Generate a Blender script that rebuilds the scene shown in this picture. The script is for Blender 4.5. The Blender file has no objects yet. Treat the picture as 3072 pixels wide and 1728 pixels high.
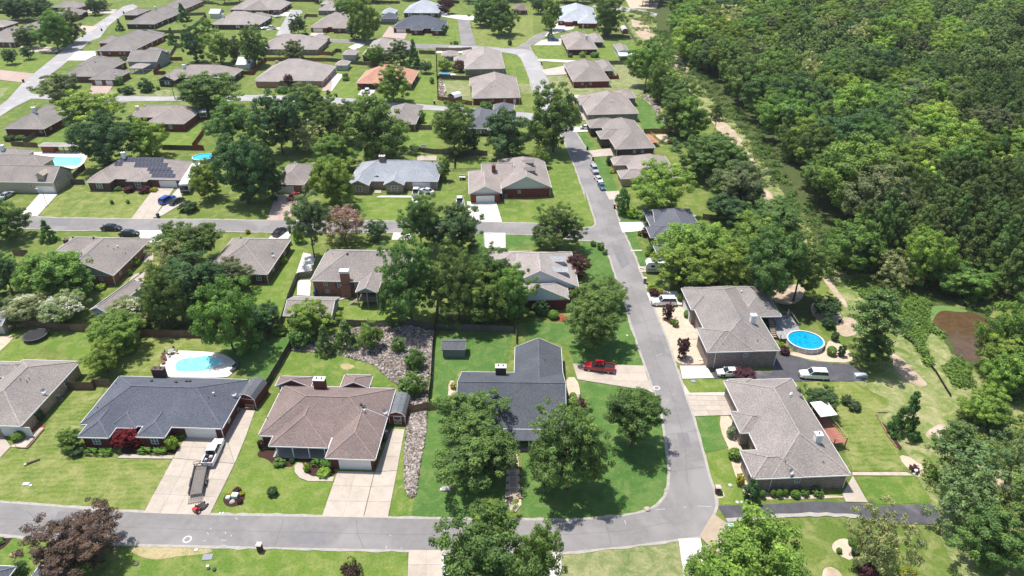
import bpy, bmesh, math, random
import numpy as np
from mathutils import Vector, Matrix, noise as mnoise
random.seed(7); rng = np.random.default_rng(7)
SC = bpy.context.scene
COL = SC.collection
R = math.radians
# ------------------------------------------------------------------ camera, sky, sun, exposure
CAM_H, CAM_PITCH, FOC = 85.0, R(31.4), 2130.0      # drone height in metres, tilt below the horizon, focal length in photo pixels
cam_d = bpy.data.cameras.new('camera'); cam = bpy.data.objects.new('camera', cam_d); COL.objects.link(cam)
cam.location = (0, 0, CAM_H); cam.rotation_euler = (math.pi/2-CAM_PITCH, 0, 0)
cam_d.sensor_width = 36; cam_d.lens = 36*FOC/3072; cam_d.clip_start = 1; cam_d.clip_end = 5000
SC.camera = cam
SUN_EL = R(72); SUN_DIR = Vector((-0.80, 0.60, 0)).normalized()     # horizontal direction towards the sun
w = bpy.data.worlds.new('World'); SC.world = w; w.use_nodes = True
nt = w.node_tree; sky = nt.nodes.new('ShaderNodeTexSky'); sky.sky_type = 'NISHITA'; sky.sun_disc = False
sky.sun_elevation = SUN_EL; sky.sun_rotation = math.atan2(SUN_DIR.x, SUN_DIR.y); sky.air_density = 1.0; sky.dust_density = 1.2
nt.links.new(sky.outputs[0], nt.nodes['Background'].inputs[0]); nt.nodes['Background'].inputs[1].default_value = 0.12
sl = bpy.data.lights.new('sun', 'SUN'); sl.energy = 4.3; sl.angle = R(0.53); sl.color = (1, .965, .91)
so = bpy.data.objects.new('sun', sl); COL.objects.link(so)
sv = Vector((SUN_DIR.x*math.cos(SUN_EL), SUN_DIR.y*math.cos(SUN_EL), math.sin(SUN_EL)))
so.rotation_euler = sv.to_track_quat('Z', 'Y').to_euler(); so.location = (-60, 60, 200)
SC.view_settings.view_transform = 'Standard'; SC.view_settings.look = 'None'
SC.view_settings.exposure = 0.50; SC.view_settings.gamma = 1; SC.view_settings.use_curve_mapping = False
SC.render.engine = 'CYCLES'; SC.cycles.max_bounces = 5; SC.cycles.diffuse_bounces = 4; SC.cycles.transparent_max_bounces = 4
SC.cycles.use_denoising = True

# ------------------------------------------------------------------ survey: photo measurements to metres on the ground
TILE = {'A0':(0,0,2.415),'A1':(800,0,2.415),'A2':(1600,0,2.415),'A3':(2272,0,2.415),'B0':(0,560,2.415),'B1':(800,560,2.415),
        'B2':(1600,560,2.415),'B3':(2272,560,2.415),'C0':(0,1128,2.415),'C1':(800,1128,2.415),'C2':(1600,1128,2.415),'C3':(2272,1128,2.415),
        'T0':(0,0,4.83),'T1':(400,0,4.83),'T2':(800,0,4.83),'T3':(1200,0,4.83),'T4':(1600,0,4.83),'T5':(2672,0,4.83)}
CP, SP = math.cos(CAM_PITCH), math.sin(CAM_PITCH)
def ray(t, x, y):
    o = TILE[t]; u = (o[0]+x/o[2]-1536)/FOC; v = (864-o[1]-y/o[2])/FOC
    return Vector((u, CP+v*SP, -SP+v*CP))
def gp(t, x, y, z=0.0):
    d = ray(t, x, y); k = (z-CAM_H)/d.z
    return Vector((k*d.x, k*d.y, z))
def pxm(t, x, y, z=0.0):                         # tile pixels per metre at a point, and the sight line's elevation
    p = gp(t, x, y, z); dep = p.y*CP+(CAM_H-z)*SP
    return FOC*TILE[t][2]/dep, math.atan2(CAM_H-z, math.hypot(p.x, p.y))
def poly(*a):                                    # poly('C0',[(x,y)...],'C1',[...]) -> ground points
    out = []
    for i in range(0, len(a), 2):
        out += [gp(a[i], x, y).xy for x, y in a[i+1]]
    return out

def smooth(P, n=3):
    for _ in range(n):
        Q = []
        for i in range(len(P)):
            a, b_ = P[i], P[(i+1) % len(P)]; Q += [a.lerp(b_,.25), a.lerp(b_,.75)]
        P = Q
    return P
# ------------------------------------------------------------------ materials
MATS = {}
def newmat(name, rough=.8, spec=.3, metal=0):
    m = bpy.data.materials.new(name); m.use_nodes = True; b = m.node_tree.nodes['Principled BSDF']
    b.inputs['Roughness'].default_value = rough; b.inputs['Specular IOR Level'].default_value = spec; b.inputs['Metallic'].default_value = metal
    MATS[name] = m
    return m, m.node_tree, b
def nd(nt, typ, **k):
    n = nt.nodes.new(typ)
    for a, v in k.items():
        if a.startswith('i_'): n.inputs[a[2:].replace('_', ' ')].default_value = v
        else: setattr(n, a, v)
    return n
def ramp(nt, fac, stops, interp='LINEAR'):
    r = nt.nodes.new('ShaderNodeValToRGB'); r.color_ramp.interpolation = interp
    e = r.color_ramp.elements
    while len(e) > 2: e.remove(e[-1])
    for i, (p, c) in enumerate(stops):
        q = e[i] if i < 2 else e.new(p)
        q.position = p; q.color = (*c, 1) if len(c) == 3 else c
    nt.links.new(fac, r.inputs[0]); return r.outputs[0]
def mix(nt, f, a, b, mode='MIX'):
    m = nt.nodes.new('ShaderNodeMix'); m.data_type = 'RGBA'; m.blend_type = mode
    if isinstance(f, (int, float)): m.inputs[0].default_value = f
    else: nt.links.new(f, m.inputs[0])
    for k, s in ((6, a), (7, b)):
        if isinstance(s, tuple): m.inputs[k].default_value = (*s, 1) if len(s) == 3 else s
        else: nt.links.new(s, m.inputs[k])
    return m.outputs[2]
def noise(nt, scale, detail=4, rough=.6, coord='Object', stretch=None, dist=0):
    tc = nt.nodes.new('ShaderNodeTexCoord'); src = tc.outputs[coord]
    if stretch:
        mp = nt.nodes.new('ShaderNodeMapping'); mp.inputs['Scale'].default_value = stretch; nt.links.new(src, mp.inputs[0]); src = mp.outputs[0]
    n = nd(nt, 'ShaderNodeTexNoise', i_Scale=scale, i_Detail=detail, i_Roughness=rough, i_Distortion=dist)
    nt.links.new(src, n.inputs['Vector']); return n.outputs[0]
def g(v): return (v, v, v)
def scl(c, k): return tuple(min(1, x*k) for x in c)
def bump(nt, b, h, strength=.3, dist=.1):
    bp = nd(nt, 'ShaderNodeBump', i_Strength=strength, i_Distance=dist); nt.links.new(h, bp.inputs['Height']); nt.links.new(bp.outputs[0], b.inputs['Normal'])

def grass_mat(name, base, dry, lush, dryness=.5, stripe=None, wav=0):
    m, nt, b = newmat(name, .9, .15)
    big = noise(nt, .045, 5, .6); mid = noise(nt, .35, 6, .7, dist=.6); fine = noise(nt, 2.6, 7, .82)
    c = mix(nt, ramp(nt, big, [(.38, g(0)), (.62, g(1))]), lush, base)
    c = mix(nt, ramp(nt, mid, [(1-dryness-.08, g(0)), (1-dryness+.16, g(.95))]), c, dry)
    if stripe:
        tc = nt.nodes.new('ShaderNodeTexCoord'); mp = nt.nodes.new('ShaderNodeMapping'); mp.inputs['Rotation'].default_value = (0, 0, R(stripe))
        nt.links.new(tc.outputs['Object'], mp.inputs[0])
        wv = nd(nt, 'ShaderNodeTexWave', i_Scale=.30, i_Distortion=5.5, i_Detail=4.0); wv.inputs['Detail Scale'].default_value = 1.5
        wv.bands_direction = 'Y'; nt.links.new(mp.outputs[0], wv.inputs[0])
        c = mix(nt, ramp(nt, wv.outputs[0], [(.3, g(0)), (.8, g(.22))]), c, scl(dry, 1.1))
    c = mix(nt, 1.0, c, ramp(nt, fine, [(.25, g(.55)), (.5, g(1)), (.8, g(1.38))]), 'MULTIPLY')
    nt.links.new(c, b.inputs['Base Color']); bump(nt, b, fine, .6, .12)
grass_mat('grass', (.140,.186,.036), (.26,.255,.098), (.096,.150,.027), .45)
grass_mat('grass_vivid', (.136,.202,.032), (.235,.255,.078), (.094,.166,.027), .47)
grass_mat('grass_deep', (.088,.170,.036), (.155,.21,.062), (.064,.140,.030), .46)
grass_mat('grass_mown', (.148,.196,.036), (.27,.27,.098), (.104,.162,.027), .50, stripe=-3)
grass_mat('grass_dry', (.19,.215,.085), (.33,.31,.16), (.13,.18,.055), .50)
grass_mat('brush', (.16,.21,.055), (.38,.34,.18), (.10,.16,.03), .50)
grass_mat('tan_grass', (.28,.25,.10), (.42,.34,.19), (.16,.19,.05), .6)
def simple(name, col, rough=.8, spec=.3, var=.15, scale=2.0, metal=0, bumps=0, detail=5, contrast2=None, useobj=False):
    m, nt, b = newmat(name, rough, spec, metal)
    n = noise(nt, scale, detail, .65)
    f = ramp(nt, n, [(.25, g(1-var)), (.75, g(1+var))])
    base = col
    if useobj:
        oi = nt.nodes.new('ShaderNodeObjectInfo'); base = oi.outputs['Color']
    c = mix(nt, 1.0, base, f, 'MULTIPLY')
    if contrast2:
        n2 = noise(nt, contrast2[0], 5, .6, dist=contrast2[3] if len(contrast2) > 3 else .5)
        c = mix(nt, ramp(nt, n2, [(contrast2[2], g(0)), (contrast2[2]+.15, g(1))]), c, contrast2[1])
    nt.links.new(c, b.inputs['Base Color'])
    if bumps: bump(nt, b, n, bumps)
    return m
simple('asphalt', (.212,.199,.192), .92, .2, .12, .9, contrast2=(.10, (.262,.246,.238), .45), bumps=.1)
simple('asphalt_pale', (.34,.325,.32), .92, .2, .12, .5, contrast2=(.12, (.42,.40,.385), .5))
simple('asphalt_dark', (.085,.083,.092), .9, .2, .25, .6, contrast2=(.15, (.16,.15,.15), .55))
simple('asphalt_patch', (.195,.187,.186), .92, .2, .12, .9)
simple('asphalt_worn', (.285,.272,.268), .92, .2, .15, .7)
simple('asphalt_edge', (.36,.33,.29), .92, .2, .2, 1.2)
simple('dirt', (.40,.31,.22), .95, .1, .22, .8, contrast2=(.3, (.50,.42,.33), .5), bumps=.3)
simple('pond_weed', (.12,.20,.05), .7, .3, .35, 2.5, bumps=.4)
simple('sand', (.52,.42,.32), .95, .1, .15, 1.5, contrast2=(.5, (.42,.31,.21), .55), bumps=.2)
simple('mulch', (.055,.030,.022), .95, .1, .4, 6, bumps=.5)
simple('red_mulch', (.26,.075,.04), .95, .1, .35, 5, bumps=.5)
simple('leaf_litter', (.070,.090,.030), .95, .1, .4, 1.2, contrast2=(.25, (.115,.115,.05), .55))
simple('gravel_bed', (.21,.17,.145), .95, .1, .35, 5, bumps=.5)
m, nt_, b = newmat('rock', .88, .25); gm_ = nt_.nodes.new('ShaderNodeNewGeometry')
nt_.links.new(ramp(nt_, gm_.outputs['Random Per Island'], [(0, (.09,.072,.06)), (.35, (.21,.175,.15)), (.7, (.33,.28,.245)), (1, (.50,.45,.40))]), b.inputs['Base Color'])
simple('wood', g(.5), .85, .2, .3, 3, useobj=True)
simple('plain', g(.5), .6, .3, .06, 2, useobj=True)
simple('masonry', g(.5), .85, .2, .3, 9, useobj=True)
simple('bark', (.13,.10,.078), .95, .1, .35, 4, bumps=.5)
simple('white_trim', (.78,.78,.77), .5, .4, .04, 2)
simple('rubber', (.018,.018,.02), .7, .3, .1, 3)
simple('chrome', (.6,.6,.62), .25, .5, .03, 3, metal=.9)
simple('black_metal', (.03,.03,.033), .5, .4, .1, 3)
simple('concrete_joint', (.36,.31,.26), .95, .1, .2, 2)
m, nt_, b = newmat('concrete', .88, .25)       # object colour, stained
oi = nt_.nodes.new('ShaderNodeObjectInfo')
n1 = noise(nt_, .55, 6, .7, dist=.8); n2 = noise(nt_, 5, 4, .6)
hs = mix(nt_, 1.0, oi.outputs['Color'], ramp(nt_, n1, [(.3, (.84,.82,.79)), (.7, (1.06,1.06,1.05))]), 'MULTIPLY')
hs = mix(nt_, 1.0, hs, ramp(nt_, n2, [(.3, g(.93)), (.7, g(1.05))]), 'MULTIPLY')
hs2 = mix(nt_, 1.0, hs, ramp(nt_, oi.outputs['Random'], [(0, g(.93)), (1, g(1.05))]), 'MULTIPLY')
nt_.links.new(hs2, b.inputs['Base Color'])
# shingles: object colour, courses and mottled tabs
m, nt_, b = newmat('shingle', .9, .15)
oi = nt_.nodes.new('ShaderNodeObjectInfo')
n1 = noise(nt_, 3.4, 3, .8, stretch=(1, 1, 3)); n2 = noise(nt_, .22, 4, .6); n3 = noise(nt_, 9, 2, .7)
c = mix(nt_, 1.0, oi.outputs['Color'], ramp(nt_, n1, [(.36, g(.70)), (.5, g(.98)), (.64, g(1.28))]), 'MULTIPLY')
c = mix(nt_, 1.0, c, ramp(nt_, n2, [(.28, (.82,.82,.83)), (.72, (1.12,1.10,1.07))]), 'MULTIPLY')
c = mix(nt_, 1.0, c, ramp(nt_, n3, [(.35, g(.86)), (.65, g(1.14))]), 'MULTIPLY')
nt_.links.new(c, b.inputs['Base Color']); bump(nt_, b, n1, .35, .04)
# brick: real courses from object coordinates
m, nt_, b = newmat('brick_wall', .9, .15)
oi = nt_.nodes.new('ShaderNodeObjectInfo'); tc = nt_.nodes.new('ShaderNodeTexCoord')
sx = nt_.nodes.new('ShaderNodeSeparateXYZ'); nt_.links.new(tc.outputs['Object'], sx.inputs[0])
ad = nd(nt_, 'ShaderNodeMath', operation='ADD'); nt_.links.new(sx.outputs[0], ad.inputs[0]); nt_.links.new(sx.outputs[1], ad.inputs[1])
cx = nt_.nodes.new('ShaderNodeCombineXYZ'); nt_.links.new(ad.outputs[0], cx.inputs[0]); nt_.links.new(sx.outputs[2], cx.inputs[1])
br = nd(nt_, 'ShaderNodeTexBrick', i_Scale=1.0); br.inputs['Brick Width'].default_value = .42; br.inputs['Row Height'].default_value = .15
br.inputs['Mortar Size'].default_value = .018; br.inputs['Color1'].default_value = (1.35,1.3,1.25,1); br.inputs['Color2'].default_value = (.6,.6,.62,1); br.inputs['Mortar'].default_value = (1.5,1.45,1.4,1)
nt_.links.new(cx.outputs[0], br.inputs[0])
c = mix(nt_, 1.0, oi.outputs['Color'], br.outputs[0], 'MULTIPLY'); nt_.links.new(c, b.inputs['Base Color'])
# siding: horizontal boards
m, nt_, b = newmat('siding', .7, .25)
oi = nt_.nodes.new('ShaderNodeObjectInfo'); tc = nt_.nodes.new('ShaderNodeTexCoord')
wv = nd(nt_, 'ShaderNodeTexWave', i_Scale=1.6, wave_profile='SAW'); wv.bands_direction = 'Z'; nt_.links.new(tc.outputs['Object'], wv.inputs[0])
c = mix(nt_, 1.0, oi.outputs['Color'], ramp(nt_, wv.outputs[0], [(0, g(.86)), (.15, g(1.0))]), 'MULTIPLY'); nt_.links.new(c, b.inputs['Base Color'])
# paint, glass, water
m, nt_, b = newmat('car_paint', .28, .5); oi = nt_.nodes.new('ShaderNodeObjectInfo'); nt_.links.new(oi.outputs['Color'], b.inputs['Base Color']); b.inputs['Coat Weight'].default_value = .6
simple('dark_glass', (.018,.022,.028), .08, .6, .05, 1)
simple('window_pane', (.10,.13,.16), .08, .6, .3, .8)
simple('lamp_glass', (.7,.7,.68), .2, .5, .05, 3)
simple('red_lens', (.35,.01,.01), .25, .5, .05, 3)
m, nt_, b = newmat('solar_cell', .5, .12)
br = nd(nt_, 'ShaderNodeTexBrick', i_Scale=1.0); br.offset = 0; br.inputs['Brick Width'].default_value = .166; br.inputs['Row Height'].default_value = .166
br.inputs['Mortar Size'].default_value = .006; br.inputs['Color1'].default_value = (.012,.018,.045,1); br.inputs['Color2'].default_value = (.016,.022,.052,1); br.inputs['Mortar'].default_value = (.1,.11,.14,1)
tc = nt_.nodes.new('ShaderNodeTexCoord'); nt_.links.new(tc.outputs['Object'], br.inputs[0]); nt_.links.new(br.outputs[0], b.inputs['Base Color'])
def water(name, col, rough=.06, sc=1.6, light=None):
    m, nt, b = newmat(name, rough, .5)
    n = noise(nt, sc, 3, .5, dist=1.5)
    lc = light or scl(col, 1.35)
    nt.links.new(mix(nt, ramp(nt, n, [(.4, g(0)), (.62, g(1))]), col, lc), b.inputs['Base Color']); bump(nt, b, n, .25, .05)
water('pool_aqua', (.16,.66,.68), light=(.30,.80,.80)); water('pool_blue', (.0,.22,.46), light=(.01,.40,.64), sc=2.6); water('pond_water', (.085,.052,.026), rough=.12, sc=.5)
water('pool_sky', (.02,.38,.62), light=(.05,.55,.75), sc=2.2)
# foliage: object colour, clump tint attribute
def leafmat(name, trans=.34, useobj=True, col=None):
    m = bpy.data.materials.new(name); m.use_nodes = True; nt = m.node_tree; MATS[name] = m
    for n in list(nt.nodes):
        if n.type != 'OUTPUT_MATERIAL': nt.nodes.remove(n)
    out = [n for n in nt.nodes if n.type == 'OUTPUT_MATERIAL'][0]
    oi = nt.nodes.new('ShaderNodeObjectInfo'); at = nd(nt, 'ShaderNodeAttribute', attribute_name='tint')
    base = oi.outputs['Color'] if useobj else None
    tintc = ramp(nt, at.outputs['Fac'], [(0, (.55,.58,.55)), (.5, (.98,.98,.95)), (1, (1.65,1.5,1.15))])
    c = mix(nt, 1.0, base if useobj else col, tintc, 'MULTIPLY')
    n = noise(nt, 2.2, 3, .6)
    c = mix(nt, 1.0, c, ramp(nt, n, [(.3, g(.75)), (.7, g(1.22))]), 'MULTIPLY')
    d = nt.nodes.new('ShaderNodeBsdfPrincipled'); d.inputs['Roughness'].default_value = .62; d.inputs['Specular IOR Level'].default_value = .22
    t = nt.nodes.new('ShaderNodeBsdfTranslucent')
    nt.links.new(c, d.inputs['Base Color']); nt.links.new(mix(nt, 1.0, c, (1.15,1.3,.6), 'MULTIPLY'), t.inputs[0])
    ms = nd(nt, 'ShaderNodeMixShader'); ms.inputs[0].default_value = trans
    nt.links.new(d.outputs[0], ms.inputs[1]); nt.links.new(t.outputs[0], ms.inputs[2]); nt.links.new(ms.outputs[0], out.inputs[0])
leafmat('leaf'); leafmat('petal', .3)

# ------------------------------------------------------------------ mesh helpers
class MB:
    def __init__(s): s.v = []; s.f = []; s.m = []
    def add(s, vs, fs, mi=0):
        o = len(s.v); s.v += [tuple(v) for v in vs]; s.f += [tuple(i+o for i in f) for f in fs]; s.m += [mi]*len(fs); return s
    def box(s, x0, x1, y0, y1, z0, z1, mi=0):
        return s.add([(x0,y0,z0),(x1,y0,z0),(x1,y1,z0),(x0,y1,z0),(x0,y0,z1),(x1,y0,z1),(x1,y1,z1),(x0,y1,z1)],
                     [(3,2,1,0),(4,5,6,7),(0,1,5,4),(1,2,6,5),(2,3,7,6),(3,0,4,7)], mi)
    def beam(s, a, b, wd, ht, mi=0):            # rectangular bar from a to b
        a = Vector(a); b = Vector(b); d = (b-a).normalized(); up = Vector((0,0,1)) if abs(d.z) < .95 else Vector((1,0,0))
        sd = d.cross(up).normalized()*wd/2; u = sd.cross(d).normalized()*ht/2
        vs = [a-sd-u, a+sd-u, a+sd+u, a-sd+u, b-sd-u, b+sd-u, b+sd+u, b-sd+u]
        return s.add(vs, [(3,2,1,0),(4,5,6,7),(0,1,5,4),(1,2,6,5),(2,3,7,6),(3,0,4,7)], mi)
    def tube(s, a, b, r0, r1=None, n=8, mi=0, caps=True):
        r1 = r0 if r1 is None else r1
        a = Vector(a); b = Vector(b); d = (b-a).normalized(); up = Vector((0,0,1)) if abs(d.z) < .95 else Vector((1,0,0))
        p = d.cross(up).normalized(); q = p.cross(d)
        vs = []
        for c, r in ((a, r0), (b, r1)):
            for k in range(n):
                t = 2*math.pi*k/n; vs.append(c+p*math.cos(t)*r+q*math.sin(t)*r)
        fs = [(k, (k+1) % n, n+(k+1) % n, n+k) for k in range(n)]
        if caps: fs += [tuple(range(n))[::-1], tuple(range(n, 2*n))]
        return s.add(vs, fs, mi)
    def prism(s, pts, z0, z1, mi=0):            # upright prism over an outline
        n = len(pts); vs = [(p[0], p[1], z0) for p in pts]+[(p[0], p[1], z1) for p in pts]
        fs = [(k, (k+1) % n, n+(k+1) % n, n+k) for k in range(n)]+[tuple(range(n))[::-1], tuple(range(n, 2*n))]
        return s.add(vs, fs, mi)
    def mesh(s, name, mats, smooth=False):
        me = bpy.data.meshes.new(name); me.from_pydata(s.v, [], s.f)
        for m in mats: me.materials.append(MATS[m])
        if len(mats) > 1: me.polygons.foreach_set('material_index', s.m)
        bm = bmesh.new(); bm.from_mesh(me); bmesh.ops.recalc_face_normals(bm, faces=bm.faces); bm.to_mesh(me); bm.free()
        if smooth: me.polygons.foreach_set('use_smooth', [True]*len(me.polygons))
        me.update(); return me
    def obj(s, name, mat, parent=None, color=None, smooth=False):
        return link(name, s.mesh(name, mat if isinstance(mat, (list, tuple)) else [mat], smooth), parent, color)
def link(name, me, parent=None, color=None, loc=None, rz=0, scale=None):
    o = bpy.data.objects.new(name, me); COL.objects.link(o)
    if parent: o.parent = parent
    if color is not None: o.color = (*color, 1)
    if loc is not None: o.location = loc
    if rz: o.rotation_euler = (0, 0, rz)
    if scale is not None: o.scale = scale if hasattr(scale, '__len__') else (scale,)*3
    return o
def tag(o, label=None, cat=None, group=None, kind=None):
    if label: o['label'] = label
    if cat: o['category'] = cat
    if group: o['group'] = group
    if kind: o['kind'] = kind
    return o
def thing(name, label, cat, loc=(0,0,0), rz=0, group=None):
    o = bpy.data.objects.new(name, None); COL.objects.link(o); o.location = loc; o.rotation_euler = (0, 0, rz); o.empty_display_size = .5
    return tag(o, label, cat, group)
def copy_thing(src, label, loc, rz, group=None, scale=None, color=None):
    r = src.copy(); COL.objects.link(r); r.location = loc; r.rotation_euler = (0, 0, rz); r['label'] = label
    if group: r['group'] = group
    if scale: r.scale = scale
    for ch in src.children:
        c = ch.copy(); COL.objects.link(c); c.parent = r
        if color and ch.name.split('.')[0] in ('body', 'hood', 'tailgate', 'door'): c.color = (*color, 1)
        for gch in ch.children:
            d = gch.copy(); COL.objects.link(d); d.parent = c
    return r

SHEET_Z = [0.0]
def sheet(name, pts, mat, z, parent=None, color=None, kind='structure', jitter=0, rim=None):
    """flat sheet over an outline, triangulated; edges can be roughened so that lawns and beds do not end in ruled lines"""
    P = [Vector((p[0], p[1])) for p in pts]
    if jitter:
        Q = []
        for i in range(len(P)):
            a, b = P[i], P[(i+1) % len(P)]; L = (b-a).length; n = max(1, min(60, int(L/1.2)))
            for k in range(n):
                q = a.lerp(b, k/n)
                if k: q = q+Vector((mnoise.noise((q.x*.9, q.y*.9, 3)), mnoise.noise((q.x*.9, q.y*.9, 9))))*jitter
                Q.append(q)
        P = Q
    bm = bmesh.new(); vs = [bm.verts.new((p.x, p.y, z)) for p in P]
    f = bm.faces.new(vs); f.normal_update()
    if f.normal.z < 0: f.normal_flip()
    if rim:
        r = bmesh.ops.extrude_face_region(bm, geom=[f]); 
        for e in r['geom']:
            if isinstance(e, bmesh.types.BMVert): e.co.z += rim
    bmesh.ops.triangulate(bm, faces=bm.faces[:])
    me = bpy.data.meshes.new(name); bm.to_mesh(me); bm.free(); me.materials.append(MATS[mat])
    o = link(name, me, parent, color)
    if kind and not parent: o['kind'] = kind
    return o
# ------------------------------------------------------------------ the ground
MBg = MB().add([(-1500,-300,0),(1500,-300,0),(1500,2500,0),(-1500,2500,0)], [(0,1,2,3)])
o = MBg.obj('ground', 'grass'); o['kind'] = 'structure'
zc = [.004]
def lawn(mat, *a, jitter=.35):
    zc[0] += .0008
    return sheet('lawn', poly(*a), mat, zc[0], jitter=jitter)
# north lawns first (far), then nearer
lawn('grass_vivid','A0',[(0,372),(400,385),(250,532),(0,505)])
lawn('grass_vivid','A0',[(0,585),(160,600),(0,740)])
lawn('grass_dry','A0',[(0,640),(60,640),(0,720)])
lawn('grass_dry','A0',[(780,650),(1360,650),(1330,700),(800,690)])
lawn('grass_vivid','A1',[(1010,265),(1390,165),(1400,325),(1100,318)])
lawn('grass_mown','A1',[(1485,160),(1932,110),(1932,270),(1830,330),(1640,350),(1510,330)])
lawn('grass_vivid','A2',[(0,335),(200,330),(240,440),(120,442),(30,430)])
lawn('grass_vivid','A2',[(480,275),(740,290),(740,440),(480,430)])
lawn('grass_dry','A2',[(100,550),(240,545),(300,640),(560,600),(590,470),(690,465),(830,640),(760,690),(250,690),(110,600)])
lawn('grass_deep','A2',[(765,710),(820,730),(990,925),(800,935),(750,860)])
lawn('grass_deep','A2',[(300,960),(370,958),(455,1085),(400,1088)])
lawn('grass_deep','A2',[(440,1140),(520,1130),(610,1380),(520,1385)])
lawn('grass_dry','A1',[(1245,585),(1470,590),(1480,730),(1300,690)])
lawn('grass_vivid','A1',[(480,600),(640,570),(1230,540),(1240,750),(900,742),(450,700)])
lawn('grass_vivid','A1',[(1725,385),(1830,400),(1880,500),(1740,500)])
lawn('grass_vivid','A1',[(1745,510),(1880,508),(1905,600),(1800,600)])
lawn('grass_dry','A1',[(1810,605),(1910,605),(1932,680),(1835,668)])
lawn('grass_vivid','A1',[(1000,950),(1210,950),(1240,1060),(1020,1060)])
lawn('grass_vivid','A1',[(1110,800),(1225,800),(1200,915),(1120,905)])
lawn('grass_vivid','A1',[(1380,1150),(1600,1140),(1620,1225),(1370,1225)])
lawn('grass_vivid','A0',[(1170,970),(1480,910),(1395,1058),(1190,1050)])
lawn('grass_vivid','A0',[(240,1035),(330,990),(520,910),(540,1035)])
lawn('grass_mown','B0',[(420,40),(500,-30),(650,-30),(660,50),(1100,55),(945,238),(270,218),(420,62)])
lawn('grass','B0',[(1300,150),(1400,60),(1932,40),(1932,240),(1105,238)])
lawn('grass_vivid','B1',[(630,80),(820,70),(1048,85),(1040,160),(970,252),(690,250),(600,100)])
lawn('grass_vivid','B1',[(1180,20),(1370,40),(1370,110),(1230,60)])
lawn('grass_vivid','B1',[(1675,140),(1932,122),(1932,265),(1705,258)])
lawn('grass_vivid','B2',[(0,120),(180,150),(420,165),(455,250),(430,295),(340,303),(0,265)])
lawn('grass_vivid','A2',[(100,1200),(110,1090),(240,1080),(390,1449),(415,1600),(170,1540),(130,1300)])
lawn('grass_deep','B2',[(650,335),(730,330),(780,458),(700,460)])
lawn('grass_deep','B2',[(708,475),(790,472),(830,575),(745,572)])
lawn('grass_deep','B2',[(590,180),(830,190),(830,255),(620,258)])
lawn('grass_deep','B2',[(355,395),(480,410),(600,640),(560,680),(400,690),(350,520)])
lawn('grass_vivid','B0',[(1780,740),(1940,720),(2000,560),(2160,300),(2210,300),(2180,640),(2030,970),(1800,850)])
lawn('grass_vivid','B1',[(500,850),(840,800),(960,940),(960,985),(480,985)])
lawn('grass_deep','B1',[(1520,340),(1570,335),(1575,440),(1515,450)])
lawn('grass_deep','B1',[(1730,345),(1932,350),(1932,420),(1735,445)])
lawn('grass_deep','B2',[(0,350),(150,345),(150,420),(0,440)])
lawn('grass_vivid','B0',[(60,1040),(700,1050),(660,1330),(560,1400),(560,1260),(310,1150),(90,1310),(0,1310),(0,1090)])
lawn('grass_mown','B0',[(1050,1100),(1480,1090),(1490,1190),(1190,1190),(1130,1340),(900,1350)])
lawn('grass_deep','B1',[(-280,1090),(160,1090),(160,1130),(20,1449),(-120,1420),(-200,1290),(-330,1180)])
lawn('grass_vivid','B1',[(170,1200),(500,1210),(770,1290),(880,1390),(950,1449),(60,1449),(110,1330)])
lawn('grass_deep','B1',[(1210,1060),(1780,1060),(1740,1290),(1640,1340),(1390,1335),(1350,1449),(1195,1449)])
lawn('grass_deep','C1',[(1195,-30),(1370,-30),(1310,180),(1180,185)])
lawn('grass_mown','C0',[(-60,520),(80,515),(230,520),(330,370),(510,100),(760,80),(560,400),(560,560),(860,600),(1250,605),(1040,990),(-60,910)])
lawn('grass_vivid','C0',[(1850,240),(1932,230),(1932,1015),(1520,1010)])
lawn('grass_vivid','C1',[(0,600),(190,660),(200,720),(260,760),(475,768),(400,1020),(0,1015)])
lawn('grass_vivid','C1',[(995,390),(1010,380),(1000,840),(1040,890),(1080,860),(1160,260),(1300,240),(1500,600),(1750,1045),(880,1035)])
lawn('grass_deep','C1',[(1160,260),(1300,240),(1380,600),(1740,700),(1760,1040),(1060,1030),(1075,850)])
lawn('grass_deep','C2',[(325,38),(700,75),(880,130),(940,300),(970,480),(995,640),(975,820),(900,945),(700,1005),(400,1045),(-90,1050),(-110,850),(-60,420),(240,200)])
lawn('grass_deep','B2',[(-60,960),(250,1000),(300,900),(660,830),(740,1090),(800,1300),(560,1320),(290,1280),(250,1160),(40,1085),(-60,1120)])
lawn('grass_vivid','C2',[(1088,30),(1130,18),(1420,25),(1430,115),(1120,122)])
lawn('grass_deep','C2',[(1160,295),(1325,290),(1410,520),(1230,555)])
lawn('grass_vivid','C2',[(1235,570),(1415,535),(1440,680),(1500,800),(1560,920),(1600,930),(1325,940),(1310,830),(1270,700)])
lawn('grass_mown','C3',[(320,40),(700,45),(940,230),(860,260),(1000,500),(1090,690),(690,690),(600,480),(450,260)])
lawn('grass_vivid','C3',[(705,730),(1130,728),(1260,860),(1250,920),(880,935),(800,900)])
lawn('grass','C3',[(-20,1045),(500,1020),(740,1035),(1000,1075),(1290,1085),(1500,1449),(1400,1600),(200,1600),(-20,1449)])
lawn('grass_dry','C2',[(200,1285),(700,1240),(1045,1190),(1110,1400),(1090,1600),(180,1600),(190,1400)])
lawn('grass_vivid','C0',[(900,1225),(1932,1245),(2955,1262),(2950,1600),(600,1600)])
lawn('grass_vivid','C0',[(-100,1165),(100,1165),(300,1180),(260,1360),(230,1400),(200,1600),(-100,1600)])
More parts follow.
